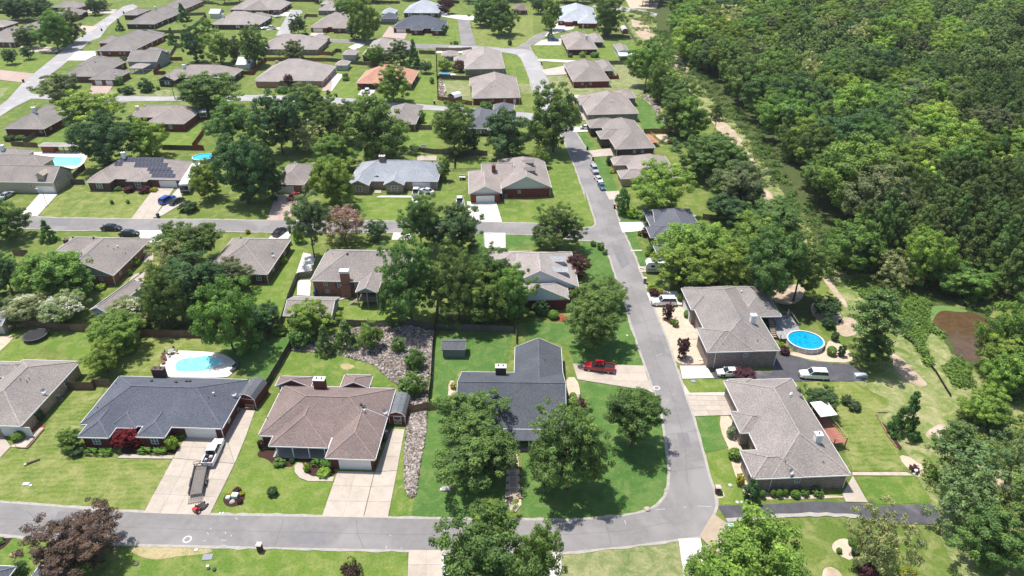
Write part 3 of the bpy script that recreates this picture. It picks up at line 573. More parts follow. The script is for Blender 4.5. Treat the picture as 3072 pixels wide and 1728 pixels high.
def house(label, t, ang, roofc, wallc, wings, eave=2.8, slope=.5, wmat='brick_wall', trim=True, ops=(), name='house', cat='house', gablec=None, chim=(), vents=(), group='houses of the subdivision', open_=(), caps=True, win=True, over=.45, winside=True, base=0.0):
    h = House(); a0 = gp(t, wings[0][0], wings[0][1], eave); an = R(ang)
    ux, uy = Vector((math.cos(an), math.sin(an))), Vector((-math.sin(an), math.cos(an)))
    h.root = thing(name, label, cat, (a0.x, a0.y, 0), an, group); h.o = a0; h.an = an; h.W = []; h.eave = eave; h.slope = slope
    def loc(p): d = p.xy-a0.xy; return d.dot(ux), d.dot(uy)
    h.loc = loc
    walls = MB(); roof = MB(); fas = MB(); cap = MB(); gab = MB(); soff = MB()
    for i, wg in enumerate(wings):
        tt = wg[7] if len(wg) > 7 else t
        A, B, C = [loc(gp(tt, wg[2*k], wg[2*k+1], eave)) for k in range(3)]
        x0, x1 = min(A[0], B[0]), max(A[0], B[0]); y0 = (A[1]+B[1])/2; y1 = C[1]
        if y1-y0 < 1.5: y1 = y0+1.5
        e = .012*i; z = eave+e; ty = wg[6]
        W, D = x1-x0, y1-y0
        if ty == 'H': ty = 'x:hh' if W >= D else 'y:hh'
        ax, en = ty.split(':')
        half = (D if ax == 'x' else W)/2; rh = slope*half; Lr = W if ax == 'x' else D
        q = min(half, Lr/2 if en == 'hh' else Lr*.95)
        if en == 'hh' and Lr/2 < half: rh = slope*Lr/2*1.0
        s0 = q if en[0] == 'h' else 0; s1 = q if en[1] == 'h' else 0
        # canonical frame: ridge along u
        if ax == 'x': M = lambda u, v, zz: (x0+u, y0+v, zz)
        else: M = lambda u, v, zz: (x1-v, y0+u, zz)
        wv = D if ax == 'x' else W
        c00, c10, c11, c01 = M(0,0,z), M(Lr,0,z), M(Lr,wv,z), M(0,wv,z); r0, r1 = M(s0,wv/2,z+rh), M(Lr-s1,wv/2,z+rh)
        planes = [[c00, c10, r1, r0], [c11, c01, r0, r1]]
        if abs(s0+s1-Lr) < 1e-4: planes = [[c00, c10, r1], [c11, c01, r0]]
        if en[0] == 'h': planes.append([c01, c00, r0])
        if en[1] == 'h': planes.append([c10, c11, r1])
        for pnl in planes: roof.add(*plane_poly(pnl, .14))
        # white fascia just outside the eaves
        fz = z-.10; ring_ = [((x0,y0),(x1,y0),'f'),((x1,y0),(x1,y1),'r'),((x1,y1),(x0,y1),'b'),((x0,y1),(x0,y0),'l')]
        gend = set()
        if en[0] == 'g': gend.add('l' if ax == 'x' else 'f')
        if en[1] == 'g': gend.add('r' if ax == 'x' else 'b')
        for (p, q_, s) in ring_:
            if s in gend: continue
            edge_box(fas, (*p, fz), (*q_, fz), .07, .2, .04+e)
        for s in gend:
            if ax == 'x':
                xx = x0-.03 if s == 'l' else x1+.03; r = Vector((xx, (y0+y1)/2, z+rh-.07)); aa, bb = Vector((xx, y0, z-.07)), Vector((xx, y1, z-.07))
                xi = x0+over if s == 'l' else x1-over; k = over*slope
                gab.add([(xi-.04,y0+over,z-.3),(xi-.04,y1-over,z-.3),(xi-.04,(y0+y1)/2,z+rh-k-.02),(xi+.04,y0+over,z-.3),(xi+.04,y1-over,z-.3),(xi+.04,(y0+y1)/2,z+rh-k-.02)], [(0,1,2),(5,4,3),(0,2,5,3),(2,1,4,5),(1,0,3,4)])
            else:
                yy = y0-.03 if s == 'f' else y1+.03; r = Vector(((x0+x1)/2, yy, z+rh-.07)); aa, bb = Vector((x0, yy, z-.07)), Vector((x1, yy, z-.07))
                yi = y0+over if s == 'f' else y1-over; k = over*slope
                gab.add([(x0+over,yi-.04,z-.3),(x1-over,yi-.04,z-.3),((x0+x1)/2,yi-.04,z+rh-k-.02),(x0+over,yi+.04,z-.3),(x1-over,yi+.04,z-.3),((x0+x1)/2,yi+.04,z+rh-k-.02)], [(0,1,2),(5,4,3),(0,2,5,3),(2,1,4,5),(1,0,3,4)])
            fas.beam(aa, r, .06, .2); fas.beam(bb, r, .06, .2)
        # ridge and hip caps
        lines = [(r0, r1)] if (Vector(r0)-Vector(r1)).length > .3 else []
        if en[0] == 'h': lines += [(c00, r0), (c01, r0)]
        if en[1] == 'h': lines += [(c10, r1), (c11, r1)]
        for p, q_ in lines: cap.beam(Vector(p)+Vector((0,0,.015)), Vector(q_)+Vector((0,0,.015)), .26, .05)
        ins = over+.012*i
        if i not in open_: walls.box(x0+ins, x1-ins, y0+ins, y1-ins, base, z-.12)
        # soffit board closing the eave
        if i not in open_: soff.box(x0+.02, x1-.02, y0+.02, y1-.02, z-.20, z-.16)
        h.W.append((x0, x1, y0, y1, z, ax, en, half, rh, Lr, ins))
    walls.obj('wall', wmat, h.root, wallc); h.roof = roof.obj('roof', 'shingle', h.root, roofc)
    if trim: fas.obj('fascia', 'white_trim' if trim is True else 'plain', h.root, None if trim is True else trim)
    soff.obj('soffit', 'plain', h.root, (.5,.48,.45))
    if caps: cap.obj('ridge_cap', 'shingle', h.roof, scl(roofc, 1.22))
    for k in range(0, len(gab.v), 6): MB().add(gab.v[k:k+6], [(0,1,2),(5,4,3),(0,2,5,3),(2,1,4,5),(1,0,3,4)]).obj('gable', 'siding', h.root, gablec or scl(wallc, 1.3))
    def opening(wi, side, fr, kind, zc_=None, wd=None):
        x0, x1, y0, y1, z, *_r, ins = h.W[wi]
        if side == 'f': p = (x0+ins+fr*(x1-x0-2*ins), y0+ins-.012); rz = 0
        elif side == 'b': p = (x0+ins+fr*(x1-x0-2*ins), y1-ins+.012); rz = math.pi
        elif side == 'r': p = (x1-ins+.012, y0+ins+fr*(y1-y0-2*ins)); rz = math.pi/2
        else: p = (x0+ins-.012, y0+ins+fr*(y1-y0-2*ins)); rz = -math.pi/2
        if kind == 'w' or kind == 'W' or kind == 's':
            zz = zc_ or max(1.55, eave-1.3)
            if kind == 's': sc = (.7, 1, .6)
            elif kind == 'W': sc = (1.5, 1, 1.05)
            else: sc = (1, 1, .95)
            o = link('window', WIN_FRAME, h.root, None, (*p, zz), rz, sc); link('pane', PANE, o)
            if kind in 'wW' and wi < 9 and side == 'f' and shut:
                for sx_ in (-1, 1):
                    d = .84 if kind == 'w' else 1.15
                    link('shutter', SHUT, h.root, shutc, (p[0]+sx_*d, p[1], zz), rz, sc if kind == 'w' else (1,1,1.05))
        elif kind == 'g' or kind == 'G':
            wdd = wd or (4.9 if kind == 'g' else 2.7)
            o = link('garage_door', GD, h.root, gdc, (*p, base), rz, (wdd, 1, 2.15)); link('door_frame', TRIMB, o)
        elif kind == 'd':
            link('door', DOOR, h.root, (.62,.62,.6), (*p, base), rz)
        elif kind == 'o':                         # open garage: near-black door panel, the unlit inside put into its colour
            link('dark_garage_panel', GD, h.root, (.015,.014,.013), (*p, base), rz, (4.9, 1, 2.2))
    shut = wmat == 'brick_wall' and wallc[0] < .3; shutc = (.06,.05,.045) if wallc[0] > .1 else (.62,.62,.62); gdc = (.72,.71,.68)
    for op in ops: opening(*op)
    if win and not any(o_[1] == 'f' for o_ in ops):
        n = max(1, int((h.W[0][1]-h.W[0][0])/6))
        for k in range(n): opening(0, 'f', (k+.5)/n, 'w')
    if winside and h.W[0][3]-h.W[0][2] > 7:
        s = 'r' if a0.x < -10 else ('l' if a0.x > 10 else None)
        if s and not any(o_[1] == s for o_ in ops):
            n = max(2, int((h.W[0][3]-h.W[0][2])/6))
            for k in range(n): opening(0, s, (k+.5)/n, 'w' if k % 2 else 's')
    # downspouts at the two front corners
    if trim and name == 'house':
        x0, x1, y0, y1, z, *_r, ins = h.W[0]
        for xx in (x0+ins-.06, x1-ins+.06):
            MB().box(xx-.05, xx+.05, y0+ins-.1, y0+ins, base+.05, z-.2).obj('downspout', 'white_trim', h.root)
    HOUSES.append(h)
    for c in chim: chimney(h, *c)
    for v in vents: vent(h, *v)
    return h
def roof_z(h, x, y):
    best = 0
    for (x0, x1, y0, y1, z, ax, en, half, rh, Lr, ins) in h.W:
        if not (x0 <= x <= x1 and y0 <= y <= y1): continue
        u, v = (x-x0, min(y-y0, y1-y)) if ax == 'x' else (y-y0, min(x-x0, x1-x))
        d = v
        if en[0] == 'h': d = min(d, u)
        if en[1] == 'h': d = min(d, Lr-u)
        best = max(best, z+h.slope*d)
    return best
def on_roof(h, t, px, py):                       # where a sight line meets the roof, in the house's own metres
    for tr in range(30):                         # a point just off the silhouette slides down onto the roof
        d = ray(t, px, py+tr*3); z = 14.0
        while z > 2:
            k = (z-CAM_H)/d.z; p = Vector((k*d.x, k*d.y, z)); x, y = h.loc(p)
            if z <= roof_z(h, x, y): return x, y, z
            z -= .05
    return x, y, h.eave
def chimney(h, t, px, py, wd=1.3, dp=.9, tall=1.6, col=(.16,.06,.045), cap=True, mat='brick_wall', ground=False):
    x, y, z = on_roof(h, t, px, py)
    z0 = 0 if ground else z-1.5
    m = MB().box(x-wd/2, x+wd/2, y-dp/2, y+dp/2, z0, z+tall); c = m.obj('chimney', mat, h.root, col)
    MB().box(x-wd/2-.08, x+wd/2+.08, y-dp/2-.08, y+dp/2+.08, z+tall, z+tall+.12).obj('chimney_cap', 'plain', c, (.62,.6,.57) if cap else scl(col, 1.3))
    for s in ((-1, 1) if wd > 1.1 else (0,)):
        MB().tube((x+s*wd*.22, y, z+tall+.12), (x+s*wd*.22, y, z+tall+.4), .13, n=8).obj('flue', 'plain', c, (.12,.08,.07))
def vent(h, t, px, py, kind='b'):
    x, y, z = on_roof(h, t, px, py)
    if kind == 'b': MB().box(x-.16, x+.16, y-.16, y+.16, z-.15, z+.28).box(x-.22,x+.22,y-.22,y+.22,z+.28,z+.34).obj('roof_vent', 'plain', h.root, (.05,.05,.055))
    elif kind == 'p': MB().tube((x,y,z-.2), (x,y,z+.5), .07, n=8).tube((x,y,z-.05),(x,y,z+.06),.15,.09,n=8).obj('vent_pipe', 'plain', h.root, (.25,.24,.23))
    elif kind == 'w': MB().tube((x,y,z-.2), (x,y,z+.45), .11, n=8).tube((x,y,z+.45),(x,y,z+.58),.17,n=8).obj('vent_pipe', 'plain', h.root, (.75,.75,.75))
    elif kind == 'd': dish(h.root, (x, y, z))
DISHM = None
def dish(root, p, s=1.0):
    global DISHM
    if DISHM is None:
        m = MB(); n = 14; rings = []
        for k, (r, zz) in enumerate(((.0,0),(.2,.02),(.34,.08),(.45,.16))):
            rings.append([(r*math.cos(2*math.pi*j/n), r*math.sin(2*math.pi*j/n), zz) for j in range(n)])
        for k in range(3):
            m.add(rings[k]+rings[k+1], [(j, (j+1) % n, n+(j+1) % n, n+j) for j in range(n)])
            m.add([(x, y, z-.02) for x, y, z in rings[k]+rings[k+1]], [(n+j, n+(j+1) % n, (j+1) % n, j) for j in range(n)])
        DISHM = m.mesh('dish', ['plain'])
    o = link('satellite_dish', DISHM, root, (.6,.6,.6), (p[0], p[1], p[2]+.75*s)); o.rotation_euler = (R(60), 0, R(25)); o.scale = (s,)*3
    MB().tube((0,0,0),(0,.28,-.62),.03,n=6).beam((0,0,.02),(0,.1,.5),.03,.03).obj('mast', 'black_metal', o)
BR = {'red':(.17,.045,.035),'dkred':(.11,.035,.03),'brown':(.13,.075,.06),'tan':(.36,.27,.21),'grey':(.23,.19,.17),'pink':(.34,.2,.16),'dk':(.07,.05,.045),'rose':(.25,.12,.095)}
RF = {'tp':(.275,.243,.225),'tan':(.315,.272,.250),'brown':(.215,.165,.150),'blue':(.108,.116,.142),'dark':(.092,.100,.115),'lb':(.31,.33,.36),'org':(.50,.27,.19),'w':(.40,.425,.465),'gr':(.255,.230,.215),'lt':(.35,.308,.288)}
PORCH = {}
def post(h, wi, fx, fy, base=0, col=(.75,.75,.73), wd=.16):
    x0, x1, y0, y1, z, *_ = h.W[wi]
    x = x0+.25+fx*(x1-x0-.5); y = y0+.25+fy*(y1-y0-.5)
    MB().box(x-wd/2, x+wd/2, y-wd/2, y+wd/2, base, z-.2).box(x-wd*.8,x+wd*.8,y-wd*.8,y+wd*.8,base,base+.25).obj('porch_post', 'plain', h.root, col)

h1 = house('low house under a slate-blue roof, white pickup and trailer on its driveway','C0',-2.4,RF['blue'],BR['dkred'],
  [(575,352,1610,378,1790,25,'H'),(560,440,785,450,700,250,'y:hg'),(787,372,983,378,1010,180,'y:hg'),(985,440,1190,446,1200,230,'y:hg')],
  eave=2.8, ops=[(0,'f',.845,'g'),(1,'f',.5,'w'),(3,'f',.55,'w'),(2,'f',.5,'d')], chim=[('C0',1165,6,2.2,1.0,2.0,(.07,.045,.04),False)],
  vents=[('C0',1100,40,'b'),('C0',1277,48,'b'),('C0',1352,42,'b'),('C0',1378,42,'b'),('C0',1512,160,'p'),('C0',1550,138,'w'),('C0',710,235,'p'),('C0',845,60,'p'),('C0',1700,150,'d')])
h2 = house('house with a mottled brown shingle roof, white porch columns and two rear wings','C1',-2.6,RF['brown'],BR['dkred'],
  [(-68,443,832,448,925,90,'H'),(60,75,318,78,325,6,'y:gh'),(530,85,740,85,770,-6,'y:gh'),(15,505,440,522,480,250,'y:hg'),(425,597,785,605,830,300,'y:hg')], open_=(3,),
  ops=[(4,'f',.57,'g'),(0,'f',.2,'w'),(0,'f',.33,'w'),(0,'f',.48,'d')], chim=[('C1',392,92,2.0,1.1,2.2,(.12,.045,.04),True)],
  vents=[('C1',685,212,'b'),('C1',700,228,'b'),('C1',714,222,'p'),('C1',710,262,'w'),('C1',95,105,'p'),('C1',5,310,'p'),('C1',860,280,'d')])
for fx in (.08,.37,.66,.95): post(h2, 3, fx, .02)
X0,X1,Y0,Y1,Z,*_ = h2.W[3]
MB().box(X0+.2,X1-.2,Y0+.1,Y0+2.9,.1,.24).obj('porch_floor','concrete',h2.root,(.34,.32,.30))
MB().box(X0+.4,X1-.3,Y0+2.9,Y0+3.0,.1,2.6).obj('porch_wall','siding',h2.root,(.33,.33,.34))
h3 = house('big charcoal-roofed house with a dark chimney, behind the two largest front oaks','C1',-1.2,RF['dark'],BR['dk'],
  [(1362,378,2172,386,1378,-32,'x:gg'),(1785,340,2168,350,2172,-205,'y:hg')], eave=2.9, gablec=(.5,.5,.5), ops=[(0,'f',.3,'W'),(0,'f',.5,'d'),(0,'f',.72,'W')],
  chim=[('B1',1697,1362,1.9,1.1,1.9,(.05,.045,.045),True)], vents=[('B1',1460,1365,'p'),('B2',80,1260,'p')])
x0,x1,y0,y1,z,*_ = h3.W[0]
MB().add(*plane_poly([(x0+4,y0-2.2,z-.55),(x1-4,y0-2.2,z-.55),(x1-4,y0+.1,z+.02),(x0+4,y0+.1,z+.02)],.1)).obj('porch_roof','shingle',h3.root,RF['dark'])
for k in range(6):
    xx = x0+4.2+k*(x1-x0-8.4)/5; MB().box(xx-.08,xx+.08,y0-2.1,y0-1.94,0,z-.6).obj('porch_post','white_trim',h3.root)
MB().box(x0+4,x1-4,y0-2.3,y0+.4,.1,.22).obj('porch_floor','concrete',h3.root,(.4,.36,.33))
h4 = house('long grey-brick house with a pale mottled roof, nearest on the east side','C2',3.0,RF['tp'],BR['grey'],
  [(1723,742,2303,715,1913,15,'H'),(1590,745,1960,733,1510,540,'x:hh'),(1500,412,1760,405,1440,258,'x:hh'),(1660,525,1860,515,1600,395,'x:hh'),(1520,250,1700,245,1420,25,'y:hh')],
  eave=3.3, chim=[('C3',430,475,1.0,.9,1.6,(.75,.76,.78),False,'siding')], ops=[(0,'f',.35,'s'),(4,'l',.5,'g'),(1,'l',.5,'w')],
  vents=[('C3',243,140,'w'),('C3',235,150,'w'),('C3',475,628,'p'),('C3',200,622,'p'),('C3',235,715,'d'),('C3',450,430,'p')])
h5 = house('grey-brick house with the big round pool behind and a white chimney','B2',2.4,RF['gr'],BR['grey'],
  [(1316,1197,1790,1185,1546,718,'H'),(1262,1200,1600,1190,1185,1025,'x:hh'),(1145,890,1350,885,1080,735,'y:hh'),(1500,945,1800,940,1630,715,'y:hh')], eave=4.2, open_=(3,),
  ops=[(0,'f',.5,'s'),(2,'l',.5,'g')], chim=[('B2',1585,985,1.0,.9,1.8,(.75,.76,.78),False,'siding')], vents=[('B2',1505,770,'w'),('B2',1370,1142,'p'),('B2',1625,1120,'p')])
for fx, fy in ((.95,.03),(.95,.5),(.5,.03)): post(h5, 3, fx, fy, col=(.12,.1,.09))
h6 = house('slate-blue roofed house half hidden by the great bright oak','B2',2.0,(.125,.13,.15),BR['dk'],
  [(945,503,1330,498,1190,160,'H'),(885,288,1150,285,828,172,'x:gh'),(850,370,1100,365,825,290,'x:hh'),(905,508,1120,505,875,425,'x:hh')], vents=[('B2',1170,180,'w'),('B2',1125,212,'p')])
h7 = house('pale tan-roofed house behind the tall bright tree, three cars parked along its kerb','A2',4,RF['tan'],BR['tan'],
  [(730,1292,1060,1285,930,1128,'H'),(583,1195,800,1192,568,1138,'x:hh'),(636,1295,840,1290,612,1235,'x:hh')], eave=2.6)
h8 = house('long taupe-roofed house with a raised orange deck behind it','A2',6,RF['tp'],BR['dk'],
  [(600,1082,885,1067,745,868,'H'),(487,1005,700,1000,468,950,'x:hh'),(412,925,640,920,405,872,'x:hh')], eave=3.3, vents=[('A2',678,845,'p'),('A2',722,900,'p')], ops=[(0,'f',.48,'s'),(0,'f',.7,'s')])
h9 = house('wide house with a taupe roof and grey-brown brick, second above the raised deck','A2',4.5,RF['tan'],BR['grey'],
  [(392,832,765,820,335,695,'H'),(600,715,748,708,735,657,'x:hh'),(340,760,500,757,330,712,'x:hh')], eave=3.2, vents=[('A2',560,740,'w'),('A2',575,738,'w')], ops=[(0,'f',.08,'s'),(0,'f',.3,'s'),(0,'f',.62,'s')])
h10 = house('red-brick house with a brick-walled patio at its back corner, on the curve','T4',4.0,RF['tp'],BR['red'],
  [(575,1182,1115,1168,490,920,'H'),(1000,1030,1185,1020,1085,878,'y:hh'),(530,1020,760,1015,482,922,'x:hh')], open_=(1,), ops=[(0,'f',.25,'s'),(0,'f',.48,'s')], vents=[('T4',868,890,'w'),('T4',1030,1050,'w')])
for fx in (.6,.95): post(h10, 1, fx, .03)
MB().box(h10.W[1][1]-4.6,h10.W[1][1]+.9,h10.W[1][2]-3.5,h10.W[1][2]-3.3,0,1.4).box(h10.W[1][1]+.9,h10.W[1][1]+1.1,h10.W[1][2]-3.5,h10.W[1][2]+1,0,1.4).obj('patio_wall','brick_wall',h10.root,BR['red'])
h11 = house('dark red-brick house with a white chimney and clipped round bushes below its side wall','T4',2.5,RF['tan'],BR['dkred'],
  [(492,716,935,712,410,510,'H'),(860,612,1028,606,965,495,'y:hh')], open_=(1,), ops=[(0,'f',.62,'s')], chim=[('T4',768,575,1.3,1.2,2.2,(.72,.7,.66),False,'siding')])
for fx in (.1,.95): post(h11, 1, fx, .03)
h12 = house('red-brick house under a silvery blue roof at the end of the asphalt lane','T4',-3,RF['w'],BR['red'],
  [(350,285,915,318,735,110,'H'),(450,300,570,330,560,200,'y:hg'),(650,362,925,315,800,170,'H')], ops=[(0,'f',.08,'s'),(2,'f',.25,'d'),(2,'f',.5,'s')], slope=.42)
h13 = house('white garage with a half-round gable window and a flat carport roof','T4',2,RF['tp'],(.6,.6,.6),
  [(1228,752,1400,748,1385,640,'y:gh')], wmat='siding', name='garage', cat='garage', win=False, winside=False, gablec=(.5,.55,.58), group='outbuildings', eave=3.0)
x0,x1,y0,y1,z,*_ = h13.W[0]
MB().add(*plane_poly([(x0-.2,y0-5.5,z-.7),(x1+2,y0-5.5,z-.7),(x1+2,y0+.3,z-.25),(x0-.2,y0+.3,z-.25)],.12)).obj('carport_roof','white_trim',h13.root)
for xx in (x0+.1,x1+1.7): MB().box(xx-.08,xx+.08,y0-5.3,y0-5.1,0,z-.8).obj('carport_post','white_trim',h13.root)
h14 = house('tan-roofed corner house behind the roofed garden pavilion and the small blue pool','T3',4.0,RF['lt'],BR['grey'],
  [(935,1002,1520,990,1490,745,'H'),(905,826,1150,822,905,730,'x:hh'),(780,880,1000,878,800,825,'x:hh')], ops=[(0,'f',.4,'s'),(0,'f',.75,'s')], vents=[('T3',1122,850,'p'),('T3',1080,757,'p'),('T3',1220,742,'w')])
h15 = house('red-brick house with a white back door beside the fenced dry yard','T3',3.0,RF['tan'],BR['red'],
  [(1045,1423,1745,1412,1650,1112,'H'),(1010,1245,1250,1240,1000,1130,'x:hh')], ops=[(0,'f',.42,'s'),(0,'f',.68,'s'),(0,'f',.9,'d')], vents=[('T3',1325,1260,'w'),('T3',1385,1248,'w'),('T3',1215,1190,'p'),('T3',1200,1140,'p'),('T3',1120,1405,'p')])
h16 = house('far house with a dark slate roof and a pink driveway, beside the asphalt stub','T3',-2.5,RF['blue'],BR['dkred'],
  [(-105,402,625,412,660,305,'H'),(150,432,320,438,330,330,'y:hg'),(450,440,615,443,620,320,'y:hg')], ops=[(0,'f',.15,'g'),(1,'f',.45,'w'),(2,'f',.5,'w')])
h17 = house('far house with a pale silver roof, white cars parked at its side','T3',-2,RF['w'],BR['dk'],[(45,186,562,186,550,75,'H')], vents=[('T3',435,85,'p')])
h19 = house('far brick house mostly behind a big spreading oak','T3',0,RF['brown'],BR['red'],[(1640,150,1830,140,1800,80,'H')])
h20 = house('far red-brick house with a tan hip roof, two skylights and a double garage','T2',-2.5,RF['tan'],BR['red'],
  [(640,385,1250,392,760,265,'H'),(622,398,872,402,800,270,'y:hg'),(950,405,1145,410,1150,280,'y:hg')], ops=[(1,'f',.45,'g'),(2,'f',.5,'w')], chim=[('T2',1105,215,1.1,1.0,1.2,(.3,.25,.23),False)], vents=[('T2',970,230,'w'),('T2',1003,230,'w')])
h21 = house('far taupe-roofed house with a grey wall, above the skylit brick house','T2',-2,RF['lt'],BR['grey'],[(735,150,1010,152,800,70,'H'),(770,60,900,62,800,10,'x:hh')])
h22 = house('far pale-roofed house with a row of yellow planters before its porch','T1',-1.5,RF['lt'],BR['dk'],
  [(1118,352,1820,360,1925,250,'H')], ops=[(0,'f',.1,'w'),(0,'f',.55,'w'),(0,'f',.78,'g'),(0,'f',.96,'s')], chim=[('T1',1305,165,1.0,.9,1.6,(.75,.76,.78),False,'siding')])
h23 = house('farthest long house in the top row, with a pale mauve roof','T1',-1.5,RF['lt'],BR['dkred'],[(1400,133,2120,143,1470,30,'H')])
h24 = house('far grey-roofed house with a shaded corner porch, above the tall conical evergreen','T1',-2,RF['gr'],BR['dk'],
  [(-115,347,305,348,120,150,'H'),(300,290,555,245,640,180,'H'),(-160,220,60,215,-60,130,'x:hh')], open_=(1,), ops=[(0,'f',.35,'s'),(0,'f',.85,'s')], chim=[('T1',320,100,1.0,.9,1.5,(.75,.76,.78),False,'siding')])
for fx in (.15,.9): post(h24, 1, fx, .05)
h24b = house('far taupe-roofed house at the top edge, behind the tall conical evergreen','T1',-2,RF['gr'],BR['rose'],[(380,125,780,114,810,10,'H')])
h25 = house('red-brick house with a taupe roof beside the pale diagonal road','A0',-2.0,RF['gr'],BR['red'],
  [(687,367,960,368,800,250,'H'),(900,305,1078,290,1040,235,'y:hh'),(705,312,850,310,740,272,'x:hh')], open_=(1,), ops=[(0,'f',.1,'d'),(0,'f',.35,'s'),(0,'f',.65,'s'),(0,'f',.77,'s')], vents=[('A0',950,350,'p')])
for fx in (.2,.95): post(h25, 1, fx, .05, col=(.1,.08,.07))
h26 = house('long grey siding workshop with a gabled roof behind the red-brick house','A0',-2,RF['gr'],(.30,.31,.34),
  [(918,443,1133,447,1168,392,'x:gg'),(1000,393,1165,397,1215,362,'H')], wmat='siding', name='workshop', cat='outbuilding', win=False, winside=False, gablec=(.3,.31,.34), group='outbuildings', eave=3.4)
h28 = house('brown-brick house with twin garage doors and a wide pink driveway','A0',-2.2,RF['gr'],BR['brown'],
  [(443,552,700,552,560,440,'H'),(645,573,830,577,872,515,'H'),(560,470,800,470,805,428,'x:hh')], ops=[(1,'f',.3,'G'),(1,'f',.75,'G'),(0,'f',.2,'s')], vents=[('A0',632,512,'p'),('A0',678,512,'p'),('A0',688,452,'b'),('A0',835,540,'d')])
h29 = house('low brick house at the left edge, above the bright lawn with two small dark trees','A0',-3,RF['tp'],BR['brown'],
  [(-150,303,105,304,190,225,'H'),(100,225,240,220,330,95,'y:hh')], ops=[(0,'f',.65,'s'),(0,'f',.85,'d'),(0,'r',.3,'g')])
h30 = house('far taupe house at the end of the diagonal road, partly behind a round tree','T0',-4,RF['tp'],BR['dk'],
  [(740,108,1150,108,1250,60,'H'),(760,215,1090,218,1165,155,'H')], ops=[(0,'f',.8,'s')])
h30b = house('pinkish-roofed house at the far left edge','T0',-3,RF['lt'],BR['brown'],[(-200,390,40,392,160,320,'H')])
h31 = house('dark-brick house with a white-shuttered gable window and two red-fenced side yards','T1',-2.0,RF['tan'],BR['dk'],
  [(480,1133,1440,1112,1535,1000,'H'),(350,1158,592,1166,640,1020,'y:gh'),(795,1162,965,1158,1000,1050,'y:gh')], ops=[(1,'f',.5,'w'),(2,'f',.5,'w'),(0,'f',.27,'d')], gablec=BR['dk'], chim=[('T1',735,900,1.0,.9,1.3,(.75,.76,.78),False,'siding')])
h32 = house('wide mauve-roofed house of pinkish brick with a concrete pad at its right side','A1',-2.0,RF['lt'],BR['pink'],
  [(-85,575,398,590,460,478,'H'),(-85,588,90,590,110,500,'y:hg')], ops=[(0,'f',.8,'W'),(0,'f',.35,'d')], chim=[('A1',75,452,.9,.8,1.2,(.4,.35,.32),False)])
h33 = house('house with an orange-tan roof and an open garage, white car on its drive','A1',-2.6,RF['org'],BR['red'],[(648,600,1048,608,1083,512,'H')], ops=[(0,'f',.21,'o'),(0,'f',.6,'W')], chim=[('A1',958,488,.9,.9,1.3,(.45,.4,.36),False)], vents=[('A1',742,490,'p')])
h34 = house('far mauve-roofed house of grey brick with a reddish fence at its corner','A1',-2,RF['lt'],BR['grey'],[(-60,352,362,361,424,291,'H'),(300,300,415,303,430,262,'H')], ops=[(0,'f',.25,'w'),(0,'f',.85,'s')], vents=[('A1',83,268,'w'),('A1',105,268,'w'),('A1',265,276,'w')])
h35 = house('tan-roofed gabled house with a dark porch behind the leaning young trees','T2',-1,RF['lt'],BR['dkred'],[(1380,797,1745,805,1600,590,'y:gh'),(1650,715,2080,715,2110,610,'H')], gablec=(.42,.4,.36))
h36 = house('small hip-roofed storage building of grey siding inside the plank fence corner','T2',-2,RF['lt'],(.42,.43,.43),[(1090,791,1285,796,1318,735,'H')], wmat='siding', name='shed', cat='shed', win=False, winside=False, group='outbuildings')
h37 = house('pale green garden shed with a shuttered window, on the lawn by a planter ring','T2',-2,RF['lt'],(.42,.5,.46),[(985,944,1165,948,1200,885,'H')], wmat='siding', name='shed', cat='shed', ops=[(0,'f',.5,'s')], winside=False, group='outbuildings', eave=2.5)
h38 = house('dark-brick house with a white chimney beside the diagonal road','A0',-2.2,RF['gr'],BR['dkred'],[(18,932,322,932,565,785,'H')], ops=[(0,'f',.9,'s')], chim=[('A0',252,815,1.1,1.0,1.8,(.75,.76,.78),False,'siding')], vents=[('A0',265,742,'b')])
h39 = house('bright red-brick house with a tan roof, its yard closed by a red fence','A0',-2.2,RF['tan'],BR['red'],[(910,853,1390,845,1010,778,'H'),(1060,890,1325,901,1400,828,'y:hg')], ops=[(1,'f',.63,'w')], chim=[('A0',1000,755,.9,.9,1.4,(.75,.76,.78),False,'siding')], vents=[('A0',1050,728,'w'),('A0',1145,740,'p'),('A0',1300,770,'p')], eave=3.0)
h40 = house('tan-brick house at the left edge below the rectangular aqua pool','A0',-2,RF['tp'],BR['pink'],[(-200,1140,150,1145,217,1085,'H')], chim=[('A0',22,1088,1.1,1.0,1.6,(.75,.76,.78),False,'siding')])
h41 = house('tan house with a gabled dormer and a wide garage door, silver car before it','A0',-2,RF['tp'],(.42,.36,.28),[(-80,1318,388,1320,470,1225,'x:gg'),(-120,1205,300,1200,330,1140,'x:hh')], eave=3.6, slope=.6, gablec=(.42,.36,.28), wmat='siding', ops=[(0,'f',.84,'g'),(0,'f',.62,'s')], vents=[])
x,y,z = on_roof(h41,'A0',298,1300)
MB().box(x-1.0,x+1.0,y-.1,y+2.2,z-.3,z+1.4).add([(x-1.3,y-.4,z+1.3),(x+1.3,y-.4,z+1.3),(x,y-.4,z+2.2),(x-1.3,y+3,z+1.3),(x+1.3,y+3,z+1.3),(x,y+3,z+2.2)],[(0,1,2),(5,4,3),(0,2,5,3),(2,1,4,5),(1,0,3,4)],1).obj('dormer',['siding','shingle'],h41.root,(.40,.34,.28))
